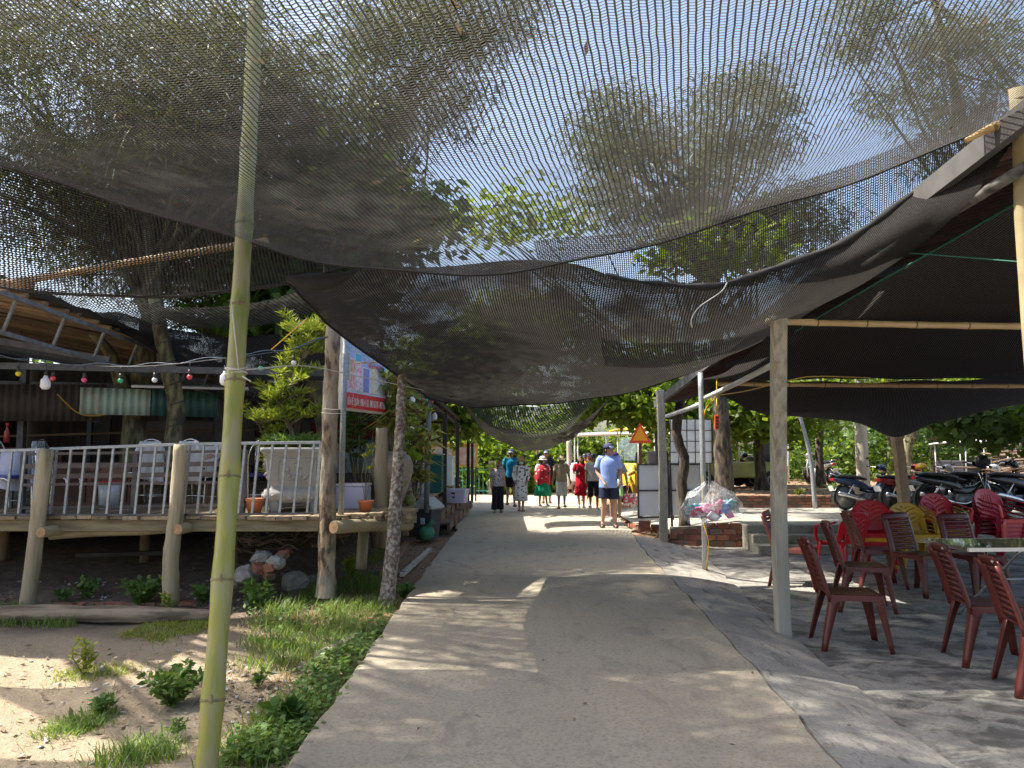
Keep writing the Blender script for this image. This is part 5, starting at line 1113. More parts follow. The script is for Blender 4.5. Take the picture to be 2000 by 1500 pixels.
# ------------------------------------------------------------------ motorbikes (local x = forward)
TYRE = RUBBER; RIM = M('alloy', (.55, .55, .55), (.45, .45, .45), 9, .35, metal=.7); ENG = M('engine', (.16, .16, .165), (.10, .10, .105), 12, .45, metal=.5)
def motorbike(name, label, loc, rz, col, lean=6, seatm=None, group='motorbikes parked on the terrace'):
    r = thing(name, label, 'motorbike', loc, rz, group); r.rotation_euler = (R(-lean), 0, rz)
    wx = (.62, -.60); wr = .285; RX = Matrix.Rotation(R(90), 3, 'X')
    for x0 in wx:
        w = MB().lathe([(wr - .05, -.028), (wr - .015, -.042), (wr, -.015), (wr, .015), (wr - .015, .042), (wr - .05, .028)], 28, (x0, 0, wr), RX).build('wheel', TYRE, r, True)
        rm = MB().lathe([(wr - .05, -.028), (wr - .075, -.02), (wr - .075, .02), (wr - .05, .028)], 28, (x0, 0, wr), RX); rm.build('rim', RIM, w, True)
        sp_ = MB()
        for k in range(10):
            a = 2 * math.pi * k / 10; sp_.tube([(x0 + .03 * math.cos(a), .02 * (-1) ** k, wr + .03 * math.sin(a)), (x0 + (wr - .07) * math.cos(a + .25), 0, wr + (wr - .07) * math.sin(a + .25))], .006, 4, False)
        sp_.build('spokes', RIM, w, True); MB().lathe([(.05, -.06), (.055, -.03), (.055, .03), (.05, .06)], 12, (x0, 0, wr), RX).build('hub', ENG, w, True)
    def shell(name_, secs, mat, n=14):
        b = MB(); rows = []
        for (x, z, ry, rz_) in secs:
            rows.append([V((x, ry * math.copysign(abs(math.cos(a)) ** .7, math.cos(a)), z + rz_ * math.copysign(abs(math.sin(a)) ** .7, math.sin(a)))) for a in np.linspace(0, 2 * math.pi, n + 1)])
        b.grid(rows); return b.build(name_, mat, r, True)
    shell('tail_body', [(-.86, .70, .03, .02), (-.80, .69, .07, .05), (-.60, .66, .10, .085), (-.35, .62, .105, .095), (-.12, .56, .10, .09), (.02, .50, .07, .07), (.08, .46, .02, .03)], col)
    shell('seat', [(-.80, .765, .05, .015), (-.70, .775, .11, .035), (-.45, .765, .125, .04), (-.20, .735, .115, .045), (-.02, .70, .08, .03), (.02, .68, .02, .01)], seatm or BLACKP)
    shell('centre_spine', [(-.15, .50, .06, .08), (.10, .44, .07, .09), (.28, .47, .06, .08), (.42, .58, .05, .06)], col)
    ls = MB()
    for s in (-1, 1):
        rows = [[V((lerp(.30, .47, t_) + .10 * u_, s * (.05 + .15 * math.sin(math.pi * min(1, .25 + t_ * .8)) * (1 - .35 * u_)), lerp(.30, .84, t_))) for t_ in np.linspace(0, 1, 7)] for u_ in (0, .5, 1)]
        ls.grid(rows, s > 0)
    ls.build('leg_shield', col, r, True, solid=.008)
    shell('headlamp_cowl', [(.34, .98, .05, .04), (.40, .985, .10, .07), (.48, .96, .11, .085), (.54, .93, .08, .07), (.575, .92, .02, .03)], col)
    MB().ell((.545, 0, .925), (.035, .075, .05), 12, 8).build('headlight', M('lens', (.65, .66, .66), None, 9, .1), r, True)
    MB().tube(resample([(.34, -.33, 1.03), (.37, -.20, 1.01), (.42, 0, .97), (.37, .20, 1.01), (.34, .33, 1.03)], 14), .011, 7).build('handlebar', CHROME, r, True)
    for s in (-1, 1):
        MB().tube([(.34, s * .25, 1.03), (.33, s * .35, 1.035)], .017, 8).build('grip', BLACKP, r, True)
        m = MB().tube([(.36, s * .20, 1.02), (.35, s * .26, 1.13), (.34, s * .30, 1.20)], .005, 5); m.ell((.34, s * .31, 1.22), (.012, .055, .034), 10, 6); m.build('mirror', BLACKP, r, True)
        MB().tube([(.46, s * .055, .80), (.62, s * .065, wr)], .018, 8).build('fork_leg', CHROME, r, True)
        MB().tube([(-.40, s * .10, .58), (-.58, s * .10, .34)], .022, 8).build('shock_absorber', CHROME, r, True)
        MB().ell((.50, s * .10, .80), (.03, .03, .025), 8, 6).build('indicator', M('amber', (.70, .25, .02), None, 9, .25), r, True)
    ff = MB().grid([[V((.62 + (wr + .03) * math.cos(a), y_ , wr + (wr + .03) * math.sin(a) - abs(y_) * .3)) for y_ in (-.055, -.02, .02, .055)] for a in np.linspace(R(20), R(165), 12)]); ff.build('front_fender', col, r, True, solid=.006)
    rf = MB().grid([[V((-.60 + (wr + .03) * math.cos(a), y_, wr + (wr + .03) * math.sin(a) - abs(y_) * .3)) for y_ in (-.06, -.02, .02, .06)] for a in np.linspace(R(70), R(200), 10)]); rf.build('rear_fender', BLACKP, r, True, solid=.006)
    en = MB().box((.02, 0, .30), (.30, .20, .16)).ell((-.06, -.10, .28), (.10, .05, .09), 12, 8).ell((-.06, .10, .28), (.10, .05, .09), 12, 8); en.tube([(.10, 0, .32), (.26, 0, .36)], [.075, .06], 12); en.build('engine', ENG, r, True)
    MB().tube(resample([(.20, -.07, .26), (.05, -.11, .20), (-.20, -.14, .22), (-.50, -.16, .30), (-.86, -.17, .38)], 14), [.018] * 6 + [.03, .045] + [.05] * 5 + [.04], 10).build('exhaust', CHROME, r, True)
    MB().box((-.40, 0, .33), (.50, .05, .06)).build('swing_arm', ENG, r); MB().box((-.88, 0, .70), (.03, .13, .06)).build('tail_light', REDP, r, bevel=.01)
    MB().box((-.925, 0, .50), (.008, .17, .12), (0, R(-18), 0)).build('number_plate', WHITEP, r)
    MB().tube([(-.05, -.12, .22), (-.10, -.22, .0)], .010, 6).build('stand', BLACKP, r, True)
    rk = MB().tube(resample([(-.85, -.10, .80), (-.92, 0, .84), (-.85, .10, .80)], 8), .010, 6); rk.build('grab_rail', CHROME, r, True)
    return r
NAVY = M('paint_navy', (.02, .035, .09), (.015, .03, .07), 4, .22, coat=.5); PRED = M('paint_red', (.35, .01, .012), None, 4, .22, coat=.5); PSIL = M('paint_silver', (.50, .51, .52), None, 4, .25, metal=.4); PBLK = M('paint_black', (.012, .012, .014), None, 4, .18, coat=.5)
def te(x, y): return V((x, y, tz(x, y)))
mb = motorbike('motorbike', 'dark blue step-through motorbike parked by the leaning terrace post', te(7.45, 16.2), R(12), NAVY)
mb.scale = (.9, .9, .9)
def mbc(loc, rz, mat, label, grp='motorbikes parked on the terrace'):
    c = copy_tree(mb, None, loc, (R(-6), 0, R(rz)), label, grp, {'paint_navy': mat}); c.scale = (.9, .9, .9) if loc[1] > 15.6 else (1, 1, 1); return c
mbc(te(8.25, 16.15), 25, PRED, 'red step-through motorbike just behind the terrace post')
mbc(te(8.75, 16.0), 12, PSIL, 'silver motorbike squeezed between red and black bikes')
mbc(te(8.75, 15.1), 0, PBLK, 'black motorbike with a helmet on its handlebar behind the red chairs')
mbc(te(9.6, 15.5), -8, PBLK, 'black motorbike in deep shade beyond the helmet bike')
mbc(te(10.2, 15.2), 4, PBLK, 'black motorbike with bright exhaust last in the terrace row')
mbc(te(9.9, 16.3), 10, PSIL, 'grey motorbike at the back of the parked row')
mbc(V((6.9, 22.0, .5)), 200, PBLK, 'black motorbike under the white pipe frame', 'motorbikes parked among the trees')
mbc(V((8.9, 22.3, .5)), 100, PSIL, 'grey motorbike seen end-on beside the twisted trunk', 'motorbikes parked among the trees')
mbc(V((3.75, 21.5, .02)), 165, M('paint_yellow', (.62, .40, .03), None, 4, .3), 'black and yellow motorbike half hidden by the grey notice board', 'motorbikes parked among the trees')
hm = thing('helmet', 'black helmet hung on the black bike\'s handlebar', 'helmet', te(9.05, 14.85) + V((0, 0, 1.02))); MB().lathe([(.001, .13), (.07, .115), (.115, .05), (.12, -.02), (.11, -.09), (.10, -.09), (.10, 0)], 16).build('shell', BLACKP, hm, True); MB().box((0, -.11, .0), (.17, .03, .08)).build('visor', M('visor', (.03, .03, .035), None, 5, .08), hm, bevel=.01)
h2 = thing('helmet', 'yellow cap helmet resting on the silver motorbike\'s seat', 'helmet', te(8.35, 15.75) + V((0, 0, .86))); MB().lathe([(.001, .12), (.07, .105), (.11, .05), (.115, -.01), (.105, -.01)], 16).build('shell', YELP, h2, True); MB().box((0, -.13, .0), (.14, .08, .012)).build('peak', BLACKP, h2, bevel=.004)
# ------------------------------------------------------------------ notice boards, sign, bag of packets
nb = thing('notice_board', 'grey-white double panel notice board propped on bricks by the lane', 'board', (at(1308, 1000, 14.0).x, 14.0, 0), R(4))
x0, x1 = at(1246, 1000, 14.0).x - nb.location.x, at(1372, 1000, 14.0).x - nb.location.x; zb, zt = at(1300, 1010, 14).z, at(1300, 907, 14).z
GW = M('board_grey', (.76, .76, .75), (.68, .68, .67), 2.5, .6)
MB().box(((x0 + x1) / 2, .01, lerp(zb, zt, .26)), (x1 - x0, .012, (zt - zb) * .47)).build('panel', GW, nb); MB().box(((x0 + x1) / 2, .01, lerp(zb, zt, .75)), (x1 - x0, .012, (zt - zb) * .47)).build('panel', GW, nb)
for z in (zb, lerp(zb, zt, .505), zt): MB().bar((x0, 0, z), (x1, 0, z), .03, .03).build('frame_rail', DKSTEEL, nb)
for x_ in (x0, lerp(x0, x1, .48), x1): MB().bar((x_, .0, zb - .02), (x_, .0, zt + .02), .03, .03).build('frame_stile', DKSTEEL, nb)
MB().bar((lerp(x0, x1, .52), -.03, .08), (lerp(x0, x1, .50), -.03, zt), .035).build('prop', DKSTEEL, nb)
bkm = MB().box((0, 0, 0), (.21, .10, .065)).jitter(.004).mesh('brick'); bkm.materials.append(BRICK)
bp_ = thing('brick_pile', 'little pile of red bricks under the notice board', 'bricks', (at(1258, 1015, 13.95).x, 13.95, tz(2.45, 14)))
for k in range(5): inst(bkm, 'brick', bp_, (random.uniform(-.03, .03) + .22 * (k % 2), random.uniform(-.02, .02), .033 + .066 * (k // 2)), (0, 0, random.uniform(-.2, .2)))
kb = thing('kerb_bricks', 'rough mortared brick edge along the lane before the notice board', 'bricks', (0, 0, 0))
for k in range(8): inst(bkm, 'brick', kb, (lerp(2.36, 2.75, k / 7), lerp(15.4, 13.4, k / 7), .03 + random.uniform(-.01, .02)), (random.uniform(-.1, .1), random.uniform(-.1, .1), R(-78) + random.uniform(-.2, .2)), (1.2, 1.3, 1.1))
gp2 = thing('lattice_panel', 'white translucent sheet panel with a black wire grid', 'panel', at(1350, 905, 15.2), R(6))
TRN = M('milky_sheet', (.80, .82, .84), (.72, .74, .76), 3, .5, transl=.4)
w = at(1392, 900, 15.2).x - at(1308, 900, 15.2).x; h = at(1350, 820, 15.2).z - at(1350, 906, 15.2).z
for i in range(5):
    for j in range(4): MB().box((-w / 2 + w * (i + .5) / 5, 0, h * (j + .5) / 4), (w / 5 - .006, .008, h / 4 - .006)).build('sheet', TRN, gp2)
gw = MB()
for i in range(6): gw.bar((-w / 2 + w * i / 5, -.008, 0), (-w / 2 + w * i / 5 + .01, -.008, h), .014)
for j in range(5): gw.bar((-w / 2, -.012, h * j / 4), (w / 2, -.012, h * j / 4), .014)
gw.build('wire_grid', BLACKP, gp2)
for s in (-1, 1): MB().bar((s * w * .45, .03, -at(1350, 905, 15.2).z + .1), (s * w * .45, .03, h), .04).build('leg', DKSTEEL, gp2)
ws = thing('warning_sign', 'orange triangle warning sign with red border on a dark post', 'sign', (at(1251, 900, 16.3).x, 16.3, .0))
cz = at(1251, 850, 16.3).z; sw = .24
def tri(sz, y, th): 
    a = [(-sz, y, cz - sz * .68), (sz, y, cz - sz * .68), (0, y, cz + sz * 1.08)]; return MB().add(a + [(p[0], p[1] + th, p[2]) for p in a], [(0, 1, 2), (5, 4, 3), (0, 3, 4, 1), (1, 4, 5, 2), (2, 5, 3, 0)])
tri(.245, 0, .01).build('border', M('sign_red', (.80, .06, .02), None, 4, .4), ws); tri(.168, -.004, .003).build('face', M('sign_orange', (.85, .36, .01), (.80, .33, .01), 6, .4), ws); MB().bar((0, .03, -.02), (0, .03, cz - .10), .055).build('post', RUST, ws)
bgt = thing('plastic_sack', 'clear plastic sack of colourful packets hung on the pipe post', 'bag', at(1382, 960, 9.55)); bgt.scale = (1.35, 1, 1)
CLR = NT('clear_film'); tp = CLR.add('ShaderNodeBsdfTransparent'); ms = CLR.add('ShaderNodeMixShader'); fz_ = CLR.noise(CLR.co('Object'), 22, 6, .7)
CLR.b.inputs['Base Color'].default_value = (.85, .87, .90, 1); CLR.b.inputs['Roughness'].default_value = .15
CLR.link(CLR.ramp(fz_, [(.42, (.08, .08, .08)), (.72, (.45, .45, .45))]), ms.inputs[0]); CLR.link(tp.outputs[0], ms.inputs[1]); CLR.link(CLR.b.outputs[0], ms.inputs[2]); CLR.link(ms.outputs[0], CLR.out.inputs[0])
sk = MB()
for sx, (cx, hw, zl) in enumerate(((-.09, .17, -.40), (.10, .21, -.30))):
    rows = []
    for z_, f in ((.12, .10), (.06, .22), (-.02, .55), (-.12, .85), (-.22, 1.0), (-.30, .95), (zl, .45)):
        rows.append([V((cx * (1.2 - f * .2) * min(1, f * 2) + hw * f * math.cos(a) * (1 + .08 * math.sin(5 * a + z_ * 30)), -.10 + .12 * f * math.sin(a), z_ + .02 * math.sin(3 * a))) for a in np.linspace(0, 2 * math.pi, 25)])
    sk.grid(rows)
sk.build('film', CLR.m, bgt, True)
random.seed(21)
PKC = [(.70, .05, .22), (.75, .10, .30), (.08, .30, .42), (.10, .38, .36), (.75, .75, .78), (.55, .03, .06), (.15, .22, .60), (.65, .62, .55), (.05, .45, .50)]
for k in range(20):
    c0 = PKC[k % len(PKC)]; pm_ = M('packet_%d' % (k % 9), c0, tuple(min(1, x * .5 + .35) for x in c0), 30, .3, lo=.48, hi=.56)
    sx = -1 if k % 2 else 1; MB().box((0, 0, 0), (.075, .035, .12)).jitter(.008).build('packet', pm_, bgt, bevel=.01, loc=(sx * .10 + random.uniform(-.10, .10), -.10 + random.uniform(-.06, .06), random.uniform(-.30, -.14)), rot=(random.uniform(-.5, .5), random.uniform(-1.2, 1.2), random.uniform(-.6, .6)))
# ------------------------------------------------------------------ tourist carts, frame, pole, wood pile, far hut
GLS = NT('clear_glass'); tp = GLS.add('ShaderNodeBsdfTransparent'); ms = GLS.add('ShaderNodeMixShader'); gl_ = GLS.add('ShaderNodeBsdfGlossy'); gl_.inputs['Roughness'].default_value = .05; ms.inputs[0].default_value = .12
GLS.link(tp.outputs[0], ms.inputs[1]); GLS.link(gl_.outputs[0], ms.inputs[2]); GLS.link(ms.outputs[0], GLS.out.inputs[0])
def cart(name, label, loc, rz, body, roof, L=3.6, rows=3, arch=False):
    r = thing(name, label, 'cart', loc, rz)
    b = MB().box((0, 0, .55), (L, 1.3, .42)); b.build('body', body, r, bevel=.06); MB().box((L / 2 - .25, 0, .80), (.5, 1.25, .35)).build('nose', body, r, bevel=.10)
    for sx in (-.36, .36):
        for s in (-1, 1):
            w_ = MB().lathe([(.16, -.08), (.26, -.09), (.27, 0), (.26, .09), (.16, .08)], 20, (sx * L, s * .60, .27), Matrix.Rotation(R(90), 3, 'X')).build('wheel', TYRE, r, True); MB().lathe([(.001, -.07), (.15, -.085), (.15, .085), (.001, .07)], 16, (sx * L, s * .60, .27), Matrix.Rotation(R(90), 3, 'X')).build('rim', RIM, w_, True)
    rows_ = [[V((lerp(-L / 2 - .1, L / 2 + .1, i / 8), lerp(-.72, .72, j / 6), 1.92 + (.10 if arch else .05) * math.sin(math.pi * i / 8) + .06 * math.sin(math.pi * j / 6))) for j in range(7)] for i in range(9)]
    MB().grid(rows_).build('roof', roof, r, True, solid=.05)
    for i in range(rows + 1):
        for s in (-1, 1): x_ = lerp(-L / 2 + .1, L / 2 - .15, i / rows); MB().tube([(x_, s * .62, .74), (x_, s * .64, 1.93)], .02, 8).build('roof_post', WHITEP, r, True)
    for i in range(rows): x_ = lerp(-L / 2 + .35, L / 2 - .9, i / max(1, rows - 1)); MB().box((x_, 0, .85), (.45, 1.15, .12)).build('seat', M('cart_seat', (.03, .03, .04), None, 5, .5), r, bevel=.03); MB().box((x_ - .24, 0, 1.12), (.08, 1.15, .42)).build('seat_back', MATS['cart_seat'], r, bevel=.03)
    for s in (-1, 1): MB().ell((L / 2, s * .42, .78), (.03, .09, .08), 12, 8).build('headlight', MATS['lens'], r, True)
    MB().box((L / 2 - .12, 0, 1.4), (.015, 1.15, .7), (0, R(-12), 0)).build('windscreen', GLS.m, r)
    return r
CW = M('cart_white', (.74, .74, .72), (.66, .66, .64), 3, .35); CY = M('cart_yellow', (.60, .42, .04), None, 3, .35); CLM = M('cart_lime', (.48, .48, .16), None, 3, .4)
cart('tourist_cart', 'white-roofed tourist cart behind the warning sign', V((4.4, 27.0, .10)), R(170), CW, CW, 4.6, 4)
cart('tourist_cart', 'yellow arched tourist cart parked behind the notice board', V((4.6, 23.2, .15)), R(200), CY, CY, 2.8, 2, True)
cart('tourist_cart', 'lime green cart with pale roof behind the dark tree trunk', V((6.0, 21.4, .42)), R(186), CLM, M('cart_rose', (.50, .30, .28), None, 3, .5), 2.6, 2)
cart('tourist_cart', 'long white canopied cart behind the row of motorbikes', V((12.1, 19.6, .35)), R(20), CW, CW, 4.0, 3, True).scale = (.68, .68, .68)
ff = thing('pipe_frame', 'white pipe frame of a small tent beside the motorbikes', 'frame', V((7.2, 23.2, .48)))
for a, b in (((-1.1, 0, 0), (-1.1, 0, 1.25)), ((1.1, 0, 0), (1.1, 0, 1.25)), ((-1.1, 0, 1.25), (1.1, 0, 1.25)), ((-1.1, 0, 1.25), (-.1, 0, 1.85)), ((-.1, 0, 1.85), (1.1, 0, 1.25)), ((-.1, 0, 1.25), (-.1, 0, 1.85)), ((-1.1, 1.5, 0), (-1.1, 1.5, 1.25)), ((1.1, 1.5, 0), (1.1, 1.5, 1.25)), ((-1.1, 1.5, 1.25), (1.1, 1.5, 1.25)), ((1.1, 0, 1.25), (1.1, 1.5, 1.25)), ((.4, 0, .55), (1.1, 0, .55))): MB().tube([a, b], .028, 8).build('tube', WHITEP, ff, True)
post('utility_pole', 'pale grey concrete pole standing between the far trees', [V((at(1688, 950, 21).x, 21, .4)), at(1684, 900, 21), at(1676, 700, 21)], (.17, .15), CONP, 14, 0, 'pole')
post('metal_pipe_post', 'thin leaning grey pole with a rusty joint on the terrace wall', [V((at(1592, 985, 16.5).x, 16.5, .27)), at(1582, 890, 16.5), at(1556, 790, 16.5)], (.05, .035), STEEL, 10, 0)
wpz = thing('branch_pile', 'heap of long dry branches stacked behind the motorbikes', 'branches', V((12.0, 17.9, .5)))
BRW = M('dry_branch', (.22, .15, .10), (.12, .08, .055), 6, .9, rnd=.3)
for k in range(60):
    a = random.uniform(-.25, .25); z_ = .06 + .02 * k * random.uniform(.3, .9); w_ = 1.5 * (1 - z_ / 2.2)
    c_ = V((random.uniform(-.5, .8), random.uniform(-.5, .5), z_)); MB().tube(resample([c_ + V((-w_, a, random.uniform(-.1, .1))), c_ + V((0, 0, random.uniform(-.05, .12))), c_ + V((w_, -a, random.uniform(-.2, .1)))], 6), [.018, .024, .026, .026, .022, .012], 6).build('branch', BRW, wpz, True)
hut = thing('far_hut', 'pale corrugated hut among the trees beyond the branch pile', 'hut', V((17.6, 24.5, .4)))
MB().grid([[V((-1.8 + .06 * i, -.0 + .03 * (i % 2), z_)) for z_ in (0, 2.1)] for i in range(61)]).build('wall', M('hut_wall', (.56, .55, .50), (.46, .45, .40), 2, .7), hut); MB().box((0, 1.2, 2.3), (4.2, 3.2, .12), (R(-8), 0, 0)).build('roof', DKSTEEL, hut); MB().box((1.0, .9, 1.05), (1.6, 1.6, 2.0)).build('inner_room', MATS['hut_wall'], hut)
shk = thing('junk_shelter', 'dark ragged shelter with a green tarp beside the lime cart', 'shelter', V((6.35, 24.6, .45)))
MB().box((0, .6, 1.0), (1.6, .1, 1.7)).build('back', DARKW, shk); MB().grid([[V((lerp(-1.3, .9, i / 8), lerp(-.4, 1.0, j / 5), 1.75 + .35 * (i / 8) + .12 * math.sin(i * 1.1 + j))) for j in range(6)] for i in range(9)]).build('tarp', M('green_tarp', (.10, .30, .10), None, 4, .5), shk, True, solid=.01)
for x_ in (-.7, .1, .75): MB().tube([(x_, -.3, 0), (x_ + .1, -.3, 2.0)], .035, 7).build('stake', POSTW, shk, True)
MB().box((-.2, -.2, .42), (1.3, .5, .84)).build('teal_drum', M('teal_drum', (.14, .32, .33), None, 4, .5), shk, bevel=.1)
# ------------------------------------------------------------------ people
SKIN = M('skin', (.42, .25, .17), (.37, .21, .14), 12, .55, spec=.3); SKIND = M('skin_tan', (.30, .165, .105), (.26, .14, .09), 12, .55, spec=.3)
HAIR = M('hair_black', (.012, .010, .009), (.02, .016, .014), 30, .5, stretch=(4, 4, .5))
SHOE = M('shoe_dark', (.03, .02, .018), None, 9, .5); SHOEW = M('shoe_white', (.70, .69, .67), None, 9, .6); SANDAL = M('sandal_tan', (.35, .22, .14), None, 9, .7)
def cloth(n, c, c2=None, sc=5): return M('cloth_' + n, c, c2 or tuple(x * .85 for x in c), sc, .85, bump=.35, bscale=14, spec=.2, bdist=.02)
def pattern(n, base, spot, sc=26, thr=.55, st=(1, 1, 1)):
    if n in MATS: return MATS[n]
    t = NT(n); f = t.noise(t.co('Object', st), sc, 1, .3); t.link(t.ramp(f, [(thr, base), (thr + .02, spot)]), t.b.inputs['Base Color']); t.b.inputs['Roughness'].default_value = .85; MATS[n] = t.m; return t.m
BASE = dict(pel=(0, 0, .92), spi=(0, .01, 1.10), che=(0, .0, 1.29), nek=(0, .01, 1.44), hed=(0, -.01, 1.56),
            shL=(.165, .01, 1.38), elL=(.225, .03, 1.12), wrL=(.235, -.05, .88), shR=(-.165, .01, 1.38), elR=(-.225, .03, 1.12), wrR=(-.235, -.05, .88),
            hiL=(.085, 0, .90), knL=(.10, -.02, .50), anL=(.10, .02, .09), hiR=(-.085, 0, .90), knR=(-.10, -.02, .50), anR=(-.10, .02, .09))
def smooth_tube(b, pts, rad, n=12, k=10, sq=1.0, cap=True):
    S = resample(pts, k); m = len(pts) - 1; rr = []
    for i in range(k):
        t = i / (k - 1) * m; a = min(int(t), m - 1); rr.append(lerp(rad[a], rad[a + 1], t - a))
    return b.tube(S, rr, n, cap, 0, sq)
def person(label, loc, H, rz, pose={}, top=None, topstyle='tee', bottom=None, bstyle='shorts', shoe=SHOE, skin=SKIN, hat=None, hatm=None, hair='short', look=0, extra=None, fat=1.0, bl=None, group=None, sleeve=.75, toplen=.86):
    r = thing('person', label, 'person', loc, rz, group); k = H / 1.70
    J = {a: Vector(b) for a, b in BASE.items()}; J.update({a: Vector(b) for a, b in pose.items()})
    J = {a: p * k for a, p in J.items()}
    # --- body: one skin surface grown from the pose's skeleton
    names = ['pel', 'spi', 'che', 'nek']; vs = [J[a] for a in names]; ra = [(.135, .105), (.125, .095), (.145, .10), (.055, .055)]; es = [(0, 1), (1, 2), (2, 3)]
    def chain(root, pts, rad):
        prev = root
        for p, q in zip(pts, rad): vs.append(p); ra.append((q, q)); es.append((prev, len(vs) - 1)); prev = len(vs) - 1
        return prev
    for s in 'LR':
        sg_ = 1 if s == 'L' else -1
        sh, el, wr_ = J['sh' + s], J['el' + s], J['wr' + s]; hd = (wr_ - el).normalized()
        e = chain(2, [sh, sh.lerp(el, .5), el, el.lerp(wr_, .35), wr_, wr_ + hd * .045 * k, wr_ + hd * .085 * k], [.058, .048, .038, .037, .025, .034, .030])
        hi, kn, an = J['hi' + s], J['kn' + s], J['an' + s]; toe = an + Vector((.02 * sg_, -.15 * k, -.055 * k)); heel = an + Vector((0, .03 * k, -.05 * k))
        e = chain(0, [hi, hi.lerp(kn, .5), kn, kn.lerp(an, .35), an, an + Vector((0, -.05 * k, -.045 * k)), toe], [.090, .076, .054, .052, .034, .036, .026])
    me = bpy.data.meshes.new('body'); me.from_pydata([tuple(v_) for v_ in vs], es, []); me.update()
    o = bpy.data.objects.new('body', me); COL.objects.link(o)
    m = o.modifiers.new('skin', 'SKIN'); m.use_smooth_shade = True; sv = me.skin_vertices[0].data if me.skin_vertices else None
    if sv is None:
        bm = bmesh.new(); bm.from_mesh(me); lay = bm.verts.layers.skin.verify(); bm.to_mesh(me); bm.free(); sv = me.skin_vertices[0].data
    for i, q in enumerate(sv): q.radius = (ra[i][0] * k * fat, ra[i][1] * k * fat); q.use_root = (i == 0)
    m2 = o.modifiers.new('sub', 'SUBSURF'); m2.levels = 1; m2.render_levels = 1
    dg = bpy.context.evaluated_depsgraph_get(); me2 = bpy.data.meshes.new_from_object(o.evaluated_get(dg)); bpy.data.objects.remove(o)
    b = MB(); b.v = [tuple(v_.co) for v_ in me2.vertices]; b.f = [tuple(p.vertices) for p in me2.polygons]
    # head, turned by look, with nose, chin and ears; fingers rooted in the palms
    hc = J['hed']; RM = Matrix.Rotation(R(look), 3, 'Z'); rows = []
    for i in range(13):
        ph = -math.pi / 2 + math.pi * i / 12; row = []
        for j in range(17):
            th = 2 * math.pi * j / 16; x, y, z = math.cos(ph) * math.cos(th), math.cos(ph) * math.sin(th), math.sin(ph)
            p = Vector((x * .077, y * .098, z * .118))
            if z < 0: p.x *= 1 - .22 * -z; p.y *= 1 - .10 * -z
            if y < -.75 and abs(x) < .3 and -.45 < z < .1: p.y -= .018
            row.append(hc + (RM @ p) * k)
        rows.append(row)
    b.grid(rows, True)
    b.ell(hc + RM @ Vector((0, -.104, -.02)) * k, (.014 * k, .016 * k, .024 * k), 8, 6)
    for s in (-1, 1): b.ell(hc + RM @ Vector((s * .078, .01, -.005)) * k, (.010 * k, .018 * k, .028 * k), 8, 6)
    b.tube([J['nek'] - Vector((0, 0, .03 * k)), hc - Vector((0, 0, .07 * k))], [.058 * k, .052 * k], 12)
    for s in 'LR':
        sg_ = 1 if s == 'L' else -1; el, wr_ = J['el' + s], J['wr' + s]; d = (wr_ - el).normalized(); side_ = d.cross(Vector((sg_, .3, 0)).normalized()).normalized(); pl_ = side_.cross(d)
        for f in range(4):
            o_ = wr_ + d * .080 * k + side_ * (-.024 + .016 * f) * k; Lf = (.060, .070, .066, .052)[f] * k; cv = pl_ * (-sg_ * .018 * k)
            b.tube([o_, o_ + d * Lf * .5, o_ + d * Lf * .85 + cv], [.0085 * k, .008 * k, .006 * k], 6)
        o_ = wr_ + d * .035 * k - side_ * .030 * k; b.tube([o_, o_ + d * .03 * k - side_ * .022 * k, o_ + d * .06 * k - side_ * .026 * k], [.011 * k, .010 * k, .007 * k], 6)
    b.build('body', skin, r, True)
    ey = MB()
    for s in (-1, 1): ey.ell(hc + RM @ Vector((s * .030, -.092, .012)) * k, (.014 * k, .008 * k, .007 * k), 8, 5).ell(hc + RM @ Vector((s * .031, -.094, .034)) * k, (.019 * k, .006 * k, .004 * k), 8, 5)
    ey.ell(hc + RM @ Vector((0, -.100, -.058)) * k, (.022 * k, .005 * k, .005 * k), 8, 5); ey.build('face_features', M('face_dark', (.06, .03, .025), None, 9, .5), r, True)
    # --- hair
    if hair:
        h = MB(); rows = []
        for i in range(8):
            ph = math.pi / 2 - i * .30
            rows.append([hc + RM @ Vector((math.cos(ph) * math.cos(th) * .085, math.cos(ph) * math.sin(th) * .106 + .004, math.sin(ph) * .128)) * k if not (math.sin(th) < -.25 and i > 2) else hc + RM @ Vector((math.cos(ph) * math.cos(th) * .074, math.cos(ph) * math.sin(th) * .088, math.sin(ph) * .10 + (.05 if i > 3 else .02))) * k for th in np.linspace(0, 2 * math.pi, 21)])
        h.grid(rows)
        if hair == 'long':
            for s in (-1, 1): smooth_tube(h, [hc + RM @ Vector((s * .07, .02, .05)) * k, hc + RM @ Vector((s * .085, .02, -.08)) * k, hc + RM @ Vector((s * .085, .0, -.22)) * k], [.035 * k, .04 * k, .018 * k], 8, 7)
            smooth_tube(h, [hc + RM @ Vector((0, .06, .05)) * k, hc + RM @ Vector((0, .09, -.10)) * k, hc + RM @ Vector((0, .09, -.26)) * k], [.06 * k, .07 * k, .03 * k], 10, 7)
        h.build('hair', HAIR, r, True)
